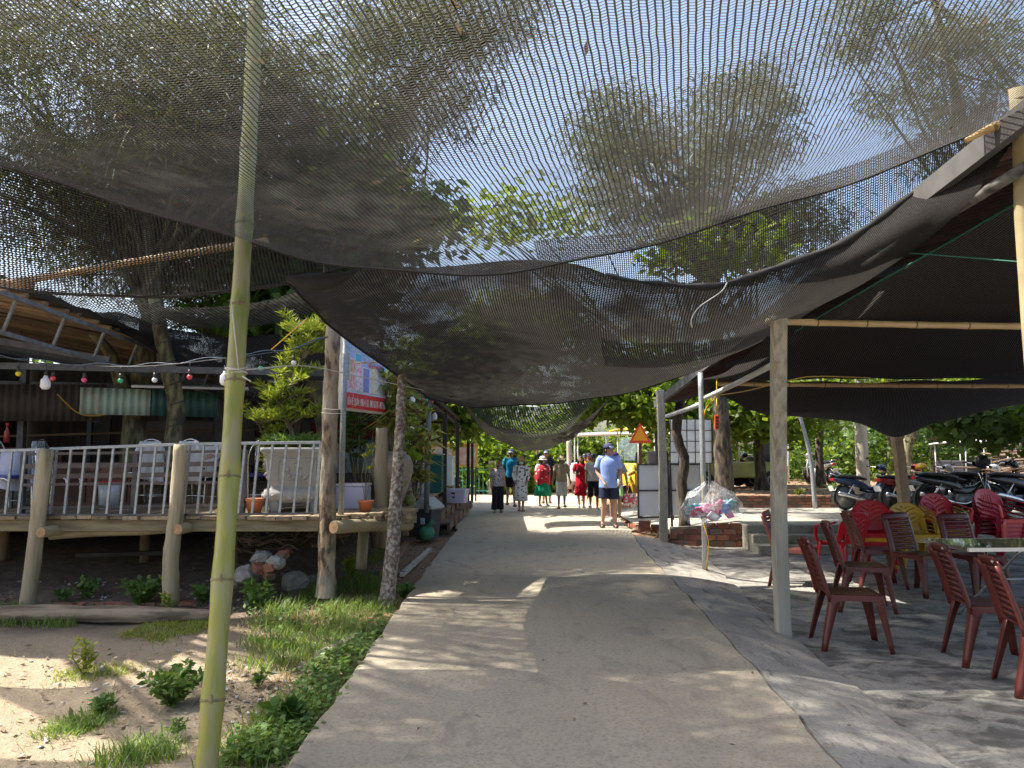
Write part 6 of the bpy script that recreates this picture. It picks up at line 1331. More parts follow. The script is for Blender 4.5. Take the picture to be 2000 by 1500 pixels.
    # --- top
    if top:
        t = MB(); P, S_, C, N = J['pel'], J['spi'], J['che'], J['nek']; zl = toplen * k
        rings = [(Vector((P.x, P.y, zl)), .185 * k * fat, .135 * k * fat), (Vector((P.x, P.y, zl + .015)), .187 * k * fat, .137 * k * fat), (P.lerp(S_, .5), .178 * k * fat, .132 * k * fat), (S_, .172 * k * fat, .128 * k * fat), (C - Vector((0, 0, .06)) * k, .182 * k * fat, .130 * k * fat), (C + Vector((0, 0, .03)) * k, .185 * k, .122 * k), (C + Vector((0, 0, .085)) * k, .165 * k, .10 * k), (N - Vector((0, 0, .035)) * k, .10 * k, .078 * k), (N - Vector((0, 0, .005)) * k, .068 * k, .066 * k)]
        t.loft(rings, 20, False, .02, 5)
        for s in 'LR':
            sh, el, wr_ = J['sh' + s], J['el' + s], J['wr' + s]; inn = sh.lerp(C, .35)
            if sleeve > 1: smooth_tube(t, [inn, sh, sh.lerp(el, .5), el, el.lerp(wr_, .5), el.lerp(wr_, .92)], [.062 * k, .070 * k, .066 * k, .060 * k, .056 * k, .056 * k], 12, 14, cap=False)
            else: smooth_tube(t, [inn, sh, sh.lerp(el, sleeve * .5), sh.lerp(el, sleeve)], [.066 * k, .072 * k, .074 * k, .076 * k], 12, 9, cap=False)
        ob = t.build('shirt' if topstyle != 'dress' else 'dress_top', top, r, True, solid=.006)
        if topstyle in ('polo', 'shirt'):
            c_ = MB()
            for s in (-1, 1): c_.add([N + Vector((s * .012, -.075, -.055)) * k, N + Vector((s * .078, -.055, -.035)) * k, N + Vector((s * .072, -.02, .018)) * k, N + Vector((s * .02, -.072, -.005)) * k], [(0, 1, 2, 3)])
            c_.build('collar', top, ob, False, solid=.008)
    # --- bottom
    if bottom:
        g_ = MB(); P = J['pel']
        if bstyle in ('shorts', 'trousers', 'capri'):
            f = {'shorts': .80, 'capri': 1.25, 'trousers': 1.95}[bstyle]
            g_.loft([(P + Vector((0, 0, .07)) * k, .150 * k * fat, .108 * k * fat), (P, .165 * k * fat, .118 * k * fat), (P - Vector((0, 0, .07)) * k, .178 * k * fat, .126 * k * fat), (P - Vector((0, 0, .12)) * k, .15 * k * fat, .11 * k)], 18, False)
            for s in 'LR':
                hi, kn, an = J['hi' + s], J['kn' + s], J['an' + s]; pts = [hi + Vector((0, 0, .0)), hi.lerp(kn, .5)]; rad = [.098, .098]
                if f <= 1: pts += [hi.lerp(kn, f)]; rad += [.102]
                else: pts += [kn, kn.lerp(an, (f - 1) * .5), kn.lerp(an, f - 1)]; rad += [.088, .088, .098 if bstyle == 'trousers' else .085]
                smooth_tube(g_, pts, [q * k * fat for q in rad], 14, 12, cap=False)
            g_.build('trousers' if f > 1 else 'shorts', bottom, r, True, solid=.006)
        else:
            zb_ = bl * k; mid = P.lerp(Vector(((J['knL'].x + J['knR'].x) / 2, (J['knL'].y + J['knR'].y) / 2, zb_)), 1)
            w1 = (.30 if bstyle == 'flare' else .20) * k
            g_.loft([(P + Vector((0, 0, .12)) * k, .150 * k * fat, .115 * k * fat), (P, .178 * k * fat, .138 * k * fat), (P.lerp(mid, .3), lerp(.18 * k, w1, .35), lerp(.15 * k, w1 * .8, .35)), (P.lerp(mid, .65), lerp(.18 * k, w1, .7), lerp(.15 * k, w1 * .8, .7)), (mid, w1, w1 * .8)], 40, False, .05 if bstyle == 'flare' else .025, 10)
            g_.build('skirt', bottom, r, True, solid=.006)
    # --- shoes
    for s in 'LR':
        an = J['an' + s]; sg_ = 1 if s == 'L' else -1; c_ = an + Vector((.01 * sg_, -.055 * k, -.062 * k)); z0_ = c_.z - .022
        b_ = MB().loft([((c_.x, c_.y, z0_), .046 * k, .128 * k), ((c_.x, c_.y, z0_ + .022), .048 * k, .130 * k)], 16); b_.tube([c_ + Vector((-.05 * k, -.045 * k, .0)), c_ + Vector((0, -.04 * k, .045 * k)), c_ + Vector((.05 * k, -.045 * k, .0))], .020 * k, 7); b_.build('shoe', shoe, r, True)
    # --- hats
    top_ = hc + Vector((0, 0, .0))
    if hat == 'cap':
        q = MB().lathe([(.095 * k, .02 * k), (.094 * k, .06 * k), (.082 * k, .105 * k), (.05 * k, .132 * k), (.001, .14 * k)], 18, hc, RM, 1, 1.12).build('cap', hatm or M('cap_navy', (.03, .04, .10), None, 8, .8), r, True)
        rows = [[hc + RM @ Vector((.085 * a, -.095 - .085 * f * (1 - .35 * a * a), .035 - .015 * f + .012 * (1 - a * a))) * k for f in (0, .5, 1)] for a in np.linspace(-1, 1, 9)]
        MB().grid(rows).build('brim', M('cap_navy', (.03, .04, .10), None, 8, .8) if hatm is None else hatm, q, True, solid=.006)
        if hatm is None: MB().grid([[hc + RM @ Vector((.098 * math.cos(th) * math.cos(ph) , .110 * math.sin(th) * math.cos(ph), .02 + .125 * math.sin(ph))) * k for ph in np.linspace(.15, 1.05, 5)] for th in np.linspace(R(225), R(315), 9)]).build('front_panel', M('cap_white', (.72, .73, .78), None, 8, .8), q, True, solid=.004)
    elif hat in ('brim', 'bucket', 'straw'):
        w_ = {'brim': .16, 'bucket': .135, 'straw': .17}[hat]; dz_ = {'brim': -.01, 'bucket': -.055, 'straw': -.05}[hat]
        MB().lathe([(w_ * k, .035 * k + dz_ * k), (w_ * .8 * k, .04 * k + dz_ * .4 * k), (.095 * k, .045 * k), (.088 * k, .115 * k), (.06 * k, .145 * k), (.001, .15 * k)], 24, hc, RM, 1, 1.1).build('hat', hatm, r, True, solid=.005)
        if hat == 'brim': MB().lathe([(.098 * k, .048 * k), (.096 * k, .075 * k)], 20, hc, RM, 1, 1.1).build('hat_band', BLACKP, r, True)
    if extra: extra(r, J, k, hc, RM)
    return r
MASK = M('mask_blue', (.45, .66, .72), (.40, .6, .66), 20, .7)
def mask(r, J, k, hc, RM): MB().grid([[hc + RM @ Vector((.075 * math.sin(a), -.105 * math.cos(a) - .012 * math.cos(a * 1.5), z)) * k for z in (-.09, -.05, -.012)] for a in np.linspace(-1.2, 1.2, 9)]).build('face_mask', MASK, r, True, solid=.004)
def shades(r, J, k, hc, RM):
    g_ = MB()
    for s in (-1, 1): g_.ell(hc + RM @ Vector((s * .034, -.100, .012)) * k, (.028 * k, .008 * k, .019 * k), 10, 6).tube([hc + RM @ Vector((s * .06, -.095, .015)) * k, hc + RM @ Vector((s * .082, .0, .01)) * k], .004, 5)
    g_.build('sunglasses', BLACKP, r, True)
def P_(u, v, vt): 
    p = rd(u, v); return p, (at(u, vt, p.y).z - p.z)
# man in blue shirt, looking to his left, bottle in hand
p, h = P_(1190, 1031, 862)
def blue_extra(r, J, k, hc, RM):
    w_ = J['wrL']; MB().tube([w_ - Vector((0, 0, .0)), w_ + Vector((.0, -.003, .025))], .034 * k, 10).build('wristwatch', CHROME, r, True)
person('man in light blue shirt and navy shorts holding a green bottle', p, h - .03, R(-6), dict(elL=(.23, .04, 1.13), wrL=(.20, -.13, .94), elR=(-.24, .03, 1.12), wrR=(-.10, -.18, .90), knL=(.11, -.03, .49), anL=(.12, .0, .09), anR=(-.13, .03, .09)), cloth('skyblue', (.27, .37, .72), (.24, .33, .66)), 'shirt', cloth('navy', (.022, .03, .065)), 'shorts', SHOE, SKIN, 'cap', None, 'short', 55, blue_extra, 1.05, toplen=.80)
bo = thing('drink_bottle', 'green drink bottle in the blue-shirted man\'s hand', 'bottle', p + V((.22, -.18, .64)) ); MB().lathe([(.026, 0), (.032, .02), (.032, .13), (.014, .17), (.014, .19)], 14).build('bottle_body', M('green_bottle', (.22, .52, .12), (.40, .62, .25), 14, .25), bo, True); MB().lathe([(.017, .19), (.017, .21)], 10).build('cap', WHITEP, bo, True)
# old woman with bucket hat
p, h = P_(972, 1001, 898)
oldw = person('elderly woman in patterned blouse, dark wide trousers and khaki bucket hat', p, h - .02, R(18), dict(hed=(.03, -.06, 1.54), nek=(.01, -.03, 1.43)), pattern('blouse_print', (.42, .41, .42), (.04, .04, .06), 40, .52, (1, 1, 2)), 'shirt', cloth('black_wide', (.018, .018, .024)), 'trousers', SANDAL, SKIN, 'bucket', M('khaki_hat', (.17, .13, .07), None, 9, .9), 'short', 45, mask, 1.15)
p, h = P_(998, 989, 876)
person('man in teal polo and black shorts with cap and sunglasses', p, h - .02, R(5), dict(knL=(.09, -.09, .51), anL=(.09, -.12, .09), knR=(-.09, .02, .5), anR=(-.10, .16, .12)), cloth('teal', (.01, .19, .34)), 'polo', cloth('black', (.015, .015, .018)), 'shorts', SHOE, SKIND, 'cap', None, 'short', -10, shades)
p, h = P_(1018, 999, 890)
def straps(r, J, k, hc, RM):
    mask(r, J, k, hc, RM)
    for s in (-1, 1): MB().tube(resample([J['che'] + Vector((s * .10, .03, .12)) * k, J['che'] + Vector((s * .12, -.13, .0)) * k, J['spi'] + Vector((s * .13, -.12, .03)) * k], 8), .016 * k, 6).build('bag_strap', BLACKP, r, True)
DR = pattern('spotted_dress', (.60, .60, .60), (.02, .02, .025), 17, .60)
person('woman in white dress with black spots, straw hat and blue mask', p, h - .02, R(-2), dict(wrL=(.17, -.12, .92), wrR=(-.17, -.12, .92), anL=(.05, -.02, .09), anR=(-.05, .03, .09), knL=(.07, -.03, .5), knR=(-.07, 0, .5)), DR, 'dress', DR, 'skirt', SANDAL, SKIN, 'straw', M('straw', (.38, .25, .11), (.30, .19, .08), 40, .9), 'long', 0, straps, 1.05, .33, sleeve=1.2)
p, h = P_(1060, 989, 890)
def shawl(r, J, k, hc, RM):
    C = J['che']; rows = []
    for i, a in enumerate(np.linspace(R(100), R(330), 16)):
        rows.append([Vector((C.x + math.cos(a) * w_ * (1 + .05 * math.sin(i * 1.7)), C.y + math.sin(a) * w_ * .75, z)) for z, w_ in ((C.z + .13 * k, .10 * k), (C.z + .06 * k, .22 * k), (C.z - .12 * k, .27 * k), (C.z - .32 * k, .27 * k), (C.z - .52 * k - .03 * math.sin(i), .26 * k))])
    MB().grid(rows).build('shawl', pattern('red_shawl', (.38, .012, .03), (.62, .50, .50), 13, .66), r, True, solid=.01)
    MB().box(J['spi'] + Vector((.12, -.17, .02)) * k, (.14 * k, .06 * k, .15 * k), (0, .3, 0)).build('shoulder_bag', BLACKP, r, bevel=.02)
person('woman in red floral shawl, green pleated skirt and white hat', p, h - .02, R(20), dict(elL=(.22, -.05, 1.15), wrL=(.06, -.17, 1.24), anL=(.12, -.08, .09), anR=(-.09, .06, .09)), cloth('white_top', (.62, .60, .58)), 'tee', cloth('green', (.008, .25, .13), (.006, .20, .105)), 'flare', SHOEW, SKIN, 'brim', M('hat_white', (.62, .60, .56), None, 9, .85), 'long', 40, shawl, 1.05, .36)
p, h = P_(1070, 984, 878)
person('man in navy tee raising one arm to lift the net', p + V((-.02, .35, -.005)), h, R(-4), dict(elR=(-.30, .0, 1.62), wrR=(-.27, -.03, 1.86), shR=(-.18, .01, 1.42)), cloth('navytee', (.012, .016, .04)), 'tee', cloth('black', (.015, .015, .018)), 'capri', SHOE, SKIND, 'cap', None, 'short', -10)
p, h = P_(1097, 993, 889)
person('man in beige polo, white shorts and straw trilby', p, h - .02, R(3), dict(knL=(.10, .02, .50), anL=(.11, .17, .12), knR=(-.10, -.10, .51), anR=(-.11, -.13, .09), wrL=(.27, -.12, .91), wrR=(-.28, .06, .90)), cloth('beige', (.36, .29, .19)), 'polo', cloth('offwhite', (.60, .58, .54)), 'capri', SHOE, SKIND, 'brim', M('trilby', (.42, .36, .26), None, 20, .9), 'short', 0)
p, h = P_(1135, 992, 888)
def redx(r, J, k, hc, RM): MB().box(J['wrR'] + Vector((.01, -.06, .10)) * k, (.07 * k, .05 * k, .24 * k), (.1, .3, 0)).build('black_pouch', BLACKP, r, bevel=.02)
RD = cloth('reddress', (.42, .008, .022), (.36, .006, .02))
person('woman in a fitted red dress carrying a white bag', p, h - .02, R(-8), dict(elR=(-.24, .0, 1.13), wrR=(-.10, -.17, 1.12), wrL=(.26, -.06, .87), knL=(.09, -.05, .5), anL=(.09, -.10, .09), anR=(-.06, .08, .09)), RD, 'dress', RD, 'skirt', SHOEW, SKIN, None, None, 'long', 5, redx, .95, .40)
wb = thing('carrier_bag', 'bulging white carrier bag hanging from the red-dressed woman\'s hand', 'bag', p + V((.27, -.10, .32))); MB().lathe([(.05, 0), (.13, .05), (.15, .16), (.10, .28), (.03, .38), (.05, .42)], 14, (0, 0, 0), None, 1, .7).jitter(.008).build('sack', M('bag_white', (.70, .69, .67), None, 12, .5), wb, True)
p, h = P_(1160, 995, 884)
person('man in pale grey tee, black shorts and black cap', p, h - .02, R(-4), dict(knL=(.10, -.10, .51), anL=(.10, -.14, .09), knR=(-.10, .02, .50), anR=(-.10, .20, .13), wrL=(.24, .06, .88), wrR=(-.24, -.14, .90)), cloth('greytee', (.50, .47, .46)), 'tee', cloth('black', (.015, .015, .018)), 'capri', SHOEW, SKIND, 'cap', BLACKP, 'short', 0)
p, h = P_(1205, 1019, 880)
person('person in grey clothes and white shoes walking behind the blue-shirted man', p + V((.0, .2, 0)), h - .03, R(0), dict(wrL=(.30, .02, .88), elL=(.27, .03, 1.12)), cloth('dim_grey', (.30, .32, .34)), 'tee', cloth('paletrouser', (.40, .38, .36)), 'shorts', SHOEW, SKIN, 'cap', M('cap_purple', (.06, .03, .08), None, 8, .8), 'long', 10)
fb = thing('floral_bag', 'pink floral shopping bag carried behind the blue-shirted man', 'bag', p + V((.32, .18, .30))); MB().lathe([(.08, 0), (.15, .06), (.16, .22), (.12, .30)], 14, (0, 0, 0), None, 1, .6).jitter(.012).build('sack', pattern('floral', (.55, .10, .12), (.72, .66, .58), 18, .5), fb, True)
MB().tube(resample([(-.08, 0, .29), (-.06, 0, .50), (0, 0, .56), (.06, 0, .50), (.08, 0, .29)], 10), .008, 6).build('handle', REDP, fb, True)
for u, v, vt, lab, tp, bt, ht, hm, hr in ((1114, 964, 890, 'far walker in denim jacket with a yellow head scarf', cloth('denim', (.10, .17, .27)), cloth('denim_pale', (.34, .38, .42)), 'bucket', M('scarf_yellow', (.60, .36, .03), None, 9, .8), 'long'), (1143, 978, 886, 'walker in a yellow shirt and black cap behind the red dress', cloth('yellowshirt', (.55, .36, .04)), cloth('black', (.015, .015, .018)), 'cap', BLACKP, 'short'), (1124, 960, 896, 'child-sized far walker in white between taller walkers', cloth('white_top', (.62, .60, .58)), cloth('navy', (.022, .03, .065)), None, None, 'short'), (1150, 968, 885, 'walker in a dark brown top in the far group', cloth('brown', (.12, .06, .035)), cloth('denim', (.10, .17, .27)), 'cap', M('cap_purple', (.06, .03, .08), None, 8, .8), 'short')):
    p, h = P_(u, v, vt); person(lab, p, min(h, 1.72), R(0), {}, tp, 'tee', bt, 'capri', SHOE, SKIND, ht, hm, hr, 0)
# seated diner on the deck, seen from behind
pz = on(385, 9.2)
dn = person('seated diner in a white shirt with back to the railing', V((pz[0], 9.2 + .02, DZ - .42)), 1.52, R(175), dict(knL=(.10, -.44, .88), anL=(.11, -.44, .46), knR=(-.10, -.44, .88), anR=(-.11, -.40, .46), spi=(0, -.06, 1.06), che=(0, -.20, 1.19), nek=(0, -.33, 1.24), hed=(0, -.45, 1.24), shL=(.165, -.24, 1.24), shR=(-.165, -.24, 1.24), elL=(.25, -.42, 1.08), wrL=(.12, -.56, 1.16), elR=(-.25, -.42, 1.08), wrR=(-.10, -.56, 1.20)), cloth('white_top', (.62, .60, .58)), 'tee', cloth('navy', (.022, .03, .065)), 'shorts', SHOE, SKIN, None, None, 'short', 10)
# ------------------------------------------------------------------ trees
def T(u, v, Y): return at(u, v, Y)
# trees growing through the deck, last an added one out of view
tree('casuarina_tree', 'twin-stemmed dark tree growing up through the deck', [V((T(262, 900, 10.9).x, 10.9, .5)), T(262, 870, 10.9), T(268, 780, 10.9), T(285, 690, 10.9), T(300, 560, 11.2), T(300, 350, 11.8)], (.20, .09),
     [(T(210, 190, 11.5), (3.0, 2.4, 1.9), 232, 104, .7), (T(60, 380, 11.5), (1.6, 1.5, .9), 62, 91, .55)], LEAF_N, 'needle', BARK2)
tw = [o for o in COL.objects if o.name.startswith('casuarina_tree')][0]
MB().tube(resample([T(258, 800, 10.8) - tw.location, T(235, 745, 10.7) - tw.location, T(215, 690, 10.6) - tw.location, T(180, 650, 10.5) - tw.location], 10), [lerp(.11, .06, i / 9) for i in range(10)], 9, True, .06).build('side_stem', BARK2, tw, True)
tree('casuarina_tree', 'mossy leaning tree on the deck wound with dark cable', [V((T(338, 900, 10.0).x, 10.0, .5)), T(340, 860, 10.0), T(345, 790, 10.0), T(322, 690, 9.9), T(305, 590, 9.9), T(290, 450, 10.2), T(300, 250, 10.6)], (.135, .06),
     [(T(430, 170, 11.0), (1.8, 1.6, 1.4), 108, 104, .65), (T(330, 330, 10.5), (1.2, 1.2, .9), 77, 104, .6)], LEAF_N, 'needle', BARK2)
wd = [o for o in COL.objects if o.name.startswith('casuarina_tree')][-1]; wrp = MB(); S = resample([T(340, 860, 10.0), T(345, 790, 10.0), T(322, 690, 9.9), T(305, 590, 9.9)], 80)
wrp.tube([p + V((.115 * math.cos(k * .55), .115 * math.sin(k * .55), 0)) - wd.location for k, p in enumerate(S)], .006, 5); wrp.build('wound_cable', CABLE, wd, True)
tree('badamier_tree', 'broad-leaved tree with a cut limb behind the podocarpus', [V((T(650, 960, 11.5).x, 11.5, .5)), T(640, 870, 11.5), T(622, 760, 11.5), T(610, 690, 11.3), T(632, 640, 11.3), T(640, 520, 11.4)], (.17, .10),
     [(T(590, 585, 11.6), (1.4, 1.2, .7), 60, 42, .55), (T(700, 430, 12), (1.6, 1.4, .9), 60, 40, .6)], LEAF_D, 'large', BARK2)
tree('casuarina_tree', 'feathery casuarina drooping behind the nets over the deck', [V((-5.6, 14.5, .6)), V((-5.4, 14.5, 3)), V((-5.0, 14.5, 7.5))], (.16, .06), [(V((-4.2, 13.6, 4.6)), (2.4, 1.8, 1.2), 201, 110, .7), (V((-6.5, 14, 5.6)), (2.2, 1.8, 1.4), 139, 104, .7)], LEAF_N, 'needle', BARK2)
tree('casuarina_tree', 'added casuarina out of view whose crowns shade the near lane', [V((-8.3, 8.6, .1)), V((-8.0, 8.4, 4)), V((-6.6, 7.4, 8.2))], (.2, .07), [(V((-5.2, 4.6, 7.6)), (1.2, 1.2, .7), 80, 90, .55), (V((-5.2, 7.4, 8.0)), (1.4, 1.6, .8), 110, 90, .55), (V((-3.7, 5.1, 8.3)), (2.3, 1.0, .6), 95, 100, .55), (V((-5.0, 3.2, 8.0)), (2.0, 1.2, .6), 40, 80, .55)], LEAF_N, 'needle', BARK2)  # unseen tree, added so its crowns throw dappled shade on the near lane
# crowns above the lane
tree('casuarina_tree', 'thin casuarina whose high crown hangs over the middle of the lane', [V((-3.9, 13.2, .5)), V((-3.4, 13.2, 4)), V((-1.6, 12.6, 8.0))], (.15, .05), [(T(800, 130, 12.4), (1.5, 1.4, 1.1), 85, 97, .6), (T(640, 300, 12.4), (1.5, 1.3, .9), 77, 91, .55), (T(920, 10, 12.4), (1.4, 1.3, .7), 52, 91, .5), (T(720, 430, 13.5), (1.5, 1.4, .6), 77, 91, .5)], LEAF_N, 'needle', BARK)
tree('casuarina_tree', 'dark casuarina with a straight trunk beside the lattice panel', [V((T(1417, 960, 15.5).x, 15.5, .2)), T(1412, 870, 15.5), T(1406, 760, 15.5), T(1390, 560, 15.3), T(1350, 330, 15)], (.21, .08), [(T(1300, 350, 14.8), (1.6, 1.5, 1.2), 108, 104, .6), (T(1450, 230, 14.8), (1.2, 1.2, 1.0), 55, 97, .5), (T(1190, 240, 14.8), (.9, 1.0, .7), 31, 91, .5), (T(1560, 430, 14.6), (1.1, 1.0, .6), 40, 91, .5)], LEAF_N, 'needle', BARK)
tree('casuarina_tree', 'tall casuarina rising over the tiled dining roof', [V((12.6, 18.2, .5)), V((11.5, 17.5, 4.5)), V((8.4, 14.6, 10.5))], (.18, .06), [(T(1850, 150, 14.4), (1.5, 1.4, 1.1), 77, 97, .6), (T(1690, 40, 14.4), (.9, .9, .6), 24, 91, .5), (T(1960, 320, 14.4), (1.6, 1.4, .8), 62, 91, .5)], LEAF_N, 'needle', BARK)
tree('slim_tree', 'thin crooked dark trunk standing before the lattice panel', [V((T(1338, 1018, 13.6).x, 13.6, .05)), T(1332, 940, 13.6), T(1338, 900, 13.6), T(1322, 850, 13.6), T(1328, 790, 13.6), T(1345, 700, 13.7), T(1340, 560, 13.8)], (.10, .07), [(T(1400, 490, 13.8), (1.2, 1.1, .45), 26, 30, .5)], LEAF_B, 'large', BARK)
tree('badamier_tree', 'bright broad-leaved tree over the parked carts', [V((6.3, 19.5, .4)), V((6.2, 19.5, 2)), V((5.8, 19.2, 4.5))], (.16, .07), [(T(1430, 790, 19), (1.6, 1.4, .8), 80, 38, .6), (T(1530, 800, 19.4), (1.2, 1.2, .8), 44, 36, .6), (T(1300, 790, 19.4), (1.3, 1.2, .55), 40, 36, .55), (T(1440, 470, 16.5), (1.4, 1.2, .6), 34, 32, .5)], LEAF_B, 'large', BARK)
tree('badamier_tree', 'leafy tree spreading over the lane behind the warning sign', [V((3.9, 20.4, .0)), V((3.9, 20.4, 1.8)), V((3.4, 20.2, 4.2))], (.15, .06), [(T(1240, 775, 20), (1.5, 1.3, .75), 70, 38, .55), (T(1150, 800, 20.5), (.4, .8, .5), 12, 30, .4), (T(1240, 690, 20), (1.7, 1.4, .8), 40, 34, .55), (T(980, 425, 17), (2.0, 1.4, .5), 34, 30, .5)], LEAF_B, 'broad', BARK, lenscale=1.2)
tree('badamier_tree', 'broad-leaved tree hanging over the lane shed\'s end', [V((-2.6, 21, -.1)), V((-2.5, 21, 2.2)), V((-1.9, 20.8, 4.4))], (.15, .06), [(T(880, 720, 20.5), (1.8, 1.5, 1.0), 80, 38, .6), (T(905, 820, 21.5), (.7, 1.0, .5), 26, 36, .5), (T(1020, 640, 20), (2.0, 1.5, 1.0), 80, 38, .6)], LEAF_B, 'large', BARK)
tree('badamier_tree', 'dark overhanging branch of big leaves above the branch pile', [V((13.9, 17.6, .5)), V((13.6, 17.4, 2.8)), V((11.6, 15.6, 3.6))], (.14, .06), [(T(1960, 815, 14.6), (1.2, 1.0, .45), 50, 36, .5)], LEAF_D, 'large', BARK)
# wood behind the terrace: trunks one can tell apart
WOOD = [(1603, 942, 20.5, [(1600, 860), (1612, 790), (1600, 700)], .13, 'twisted pale trunk at the wood\'s edge beside the leaning pole'),
        (1740, 935, 26, [(1738, 860), (1722, 780), (1700, 690)], .12, 'slim pale trunk standing alone behind the blue motorbike'),
        (1646, 930, 27, [(1640, 880), (1628, 830), (1600, 790)], .07, 'thin bent sapling between the twisted trunk and the concrete pole'),
        (1775, 940, 23, [(1770, 880), (1790, 820), (1810, 740)], .20, 'forked dark trunk behind the terrace post'),
        (1768, 940, 24, [(1760, 870), (1745, 800), (1735, 720)], .11, 'slender dark trunk leaning away from the forked trunk'),
        (1826, 935, 25, [(1824, 880), (1822, 820), (1830, 740)], .17, 'straight dark trunk behind the white canopied cart'),
        (1905, 905, 25, [(1870, 865), (1820, 835), (1770, 800)], .11, 'long pale trunk leaning low across the wood'),
        (1952, 905, 24, [(1950, 860), (1945, 800), (1930, 700)], .13, 'rough trunk before the pale hut'),
        (1972, 915, 23, [(1968, 860), (1972, 790), (1980, 700)], .14, 'upright trunk beside the pale hut'),
        (1995, 930, 22, [(1985, 870), (1978, 800), (1970, 720)], .08, 'thin dark stem before the pale hut\'s wall')]
for k, (u, v, Y, ps_, r_, lab) in enumerate(WOOD):
    b0 = T(u, v, Y); b0.z = .42; c0 = T(ps_[-1][0], 770 - 20 * (k % 3), Y)
    tree('wood_tree', lab, [b0] + [T(a, b, Y) for a, b in ps_], (r_, r_ * .5), [(c0 + V((0, .5, .6)), (1.8, 1.4, .9), 30, 60, .7)], LEAF_N if k % 3 else LEAF_B, 'needle' if k % 3 else 'broad', BARK2 if k % 2 else BARK, 'trees of the wood behind the terrace')
# bushes closing the far end of the lane
BUSH = [(955, 900, 31, 2.2, 1.6, 'bright green hedge bush beyond the teal-shirted man', LEAF_B), (1030, 905, 33, 2.6, 1.7, 'leafy bush behind the lifted net', LEAF_B), (1100, 890, 34, 2.4, 2.2, 'tall green bush behind the beige-shirted man', LEAF_B), (1150, 905, 35, 1.8, 1.2, 'rounded green tree crown over the far walkers', LEAF_B), (1245, 910, 34, 1.8, 1.4, 'green thicket behind the white-roofed cart', LEAF_B), (900, 905, 34, 2.4, 2.2, 'dull green bush behind the menu boards', LEAF_N), (1300, 880, 35, 2.6, 2.4, 'dense thicket behind the notice board', LEAF_B), (1420, 890, 33, 2.8, 2.2, 'dense dark thicket behind the pipe frame', LEAF_D), (1530, 890, 32, 2.6, 2.2, 'dark undergrowth behind the grey motorbike by the twisted trunk', LEAF_D)]
for u, v, Y, rx, rz_, lab, lm in BUSH:
    c0 = T(u, v, Y); base = V((c0.x, Y, -.3)); n = 150
    root = thing('bush', lab, 'bush', base, 0, 'bushes at the far end of the lane'); C = clumps_in((0, 0, rz_ * .7), (rx, 1.2, rz_), n, .45); C[:, 2] = np.abs(C[:, 2])
    st_ = MB()
    for q in C[:14]: st_.tube([(0, 0, 0), V(q) * .5 + V((0, 0, .2)), V(q)], [.05, .03, .01], 5, False)
    st_.build('stems', BARK, root, True); P, D, L, W, bd = crown_leaves(C, 46, .75, 'broad'); leaf_mesh('foliage', P, D, L * 1.5, W * 1.5, lm, root, bend=bd)
# the far wood that closes the horizon, one mass
Cs = []
for x in np.arange(-46, 60, .55):
    yb = 40 + 5 * math.sin(x * .3); hmax = 4.5 + 2.0 * math.sin(x * .21 + 1) + 1.2 * math.sin(x * .77)
    if 1.5 < x < 7.5: hmax = 1.2 + .25 * (x - 4.6) ** 2
    for _ in range(9): Cs.append((x + random.uniform(-.4, .4), yb + random.uniform(-2, 2), random.uniform(0, hmax)))
Cs = np.array(Cs); P, D, L, W, bd = crown_leaves(Cs, 26, 1.5, 'far')
fw = leaf_mesh('far_wood', P, D, L * 1.2, W * 1.2, LEAF_D); tag(fw, 'far wood closing the horizon behind everything', 'wood', None, 'stuff')
for x0, x1, y0, n_, lm in ((4.8, 15, 27.5, 420, LEAF_D), (5.0, 14, 25.2, 80, LEAF_B)):
    Cs = np.stack([RNG.uniform(x0, x1 + 6, n_), RNG.normal(y0, 1.2, n_), .4 + np.abs(RNG.normal(0, 1.0, n_))], 1); P, D, L, W, bd = crown_leaves(Cs, 40, .9, 'broad')
    tag(leaf_mesh('undergrowth', P, D, L * 1.2, W * 1.2, lm), 'dark leafy undergrowth between the wood\'s trunks' if lm is LEAF_D else 'brighter green leaves low in the wood', 'undergrowth', None, 'stuff')  # the nearer pass uses the brighter leaf colour
fe = thing('green_fence', 'green metal bar fence closing the lane\'s end by the shed', 'fence', V((-3.2, 30.0, -.3)))
FG = M('fence_green', (.10, .38, .30), None, 5, .5)
for k in range(16): MB().bar((.16 * k, 0, 0), (.16 * k, 0, 1.2), .03).build('bar', FG, fe)
for z in (.25, 1.05): MB().bar((0, 0, z), (2.4, 0, z), .05).build('rail', FG, fe)
post('gate_post', 'square grey pillar at the end of the green fence', [V((-.75, 30, -.4)), V((-.75, 30, .4)), V((-.75, 30, 1.1))], (.18, .18), CONP, square=True, noise=.01)
post('gate_post', 'thin white post standing behind the far walkers', [T(1112, 955, 30), T(1112, 900, 30), T(1111, 860, 30)], (.11, .10), CONP, noise=.01)
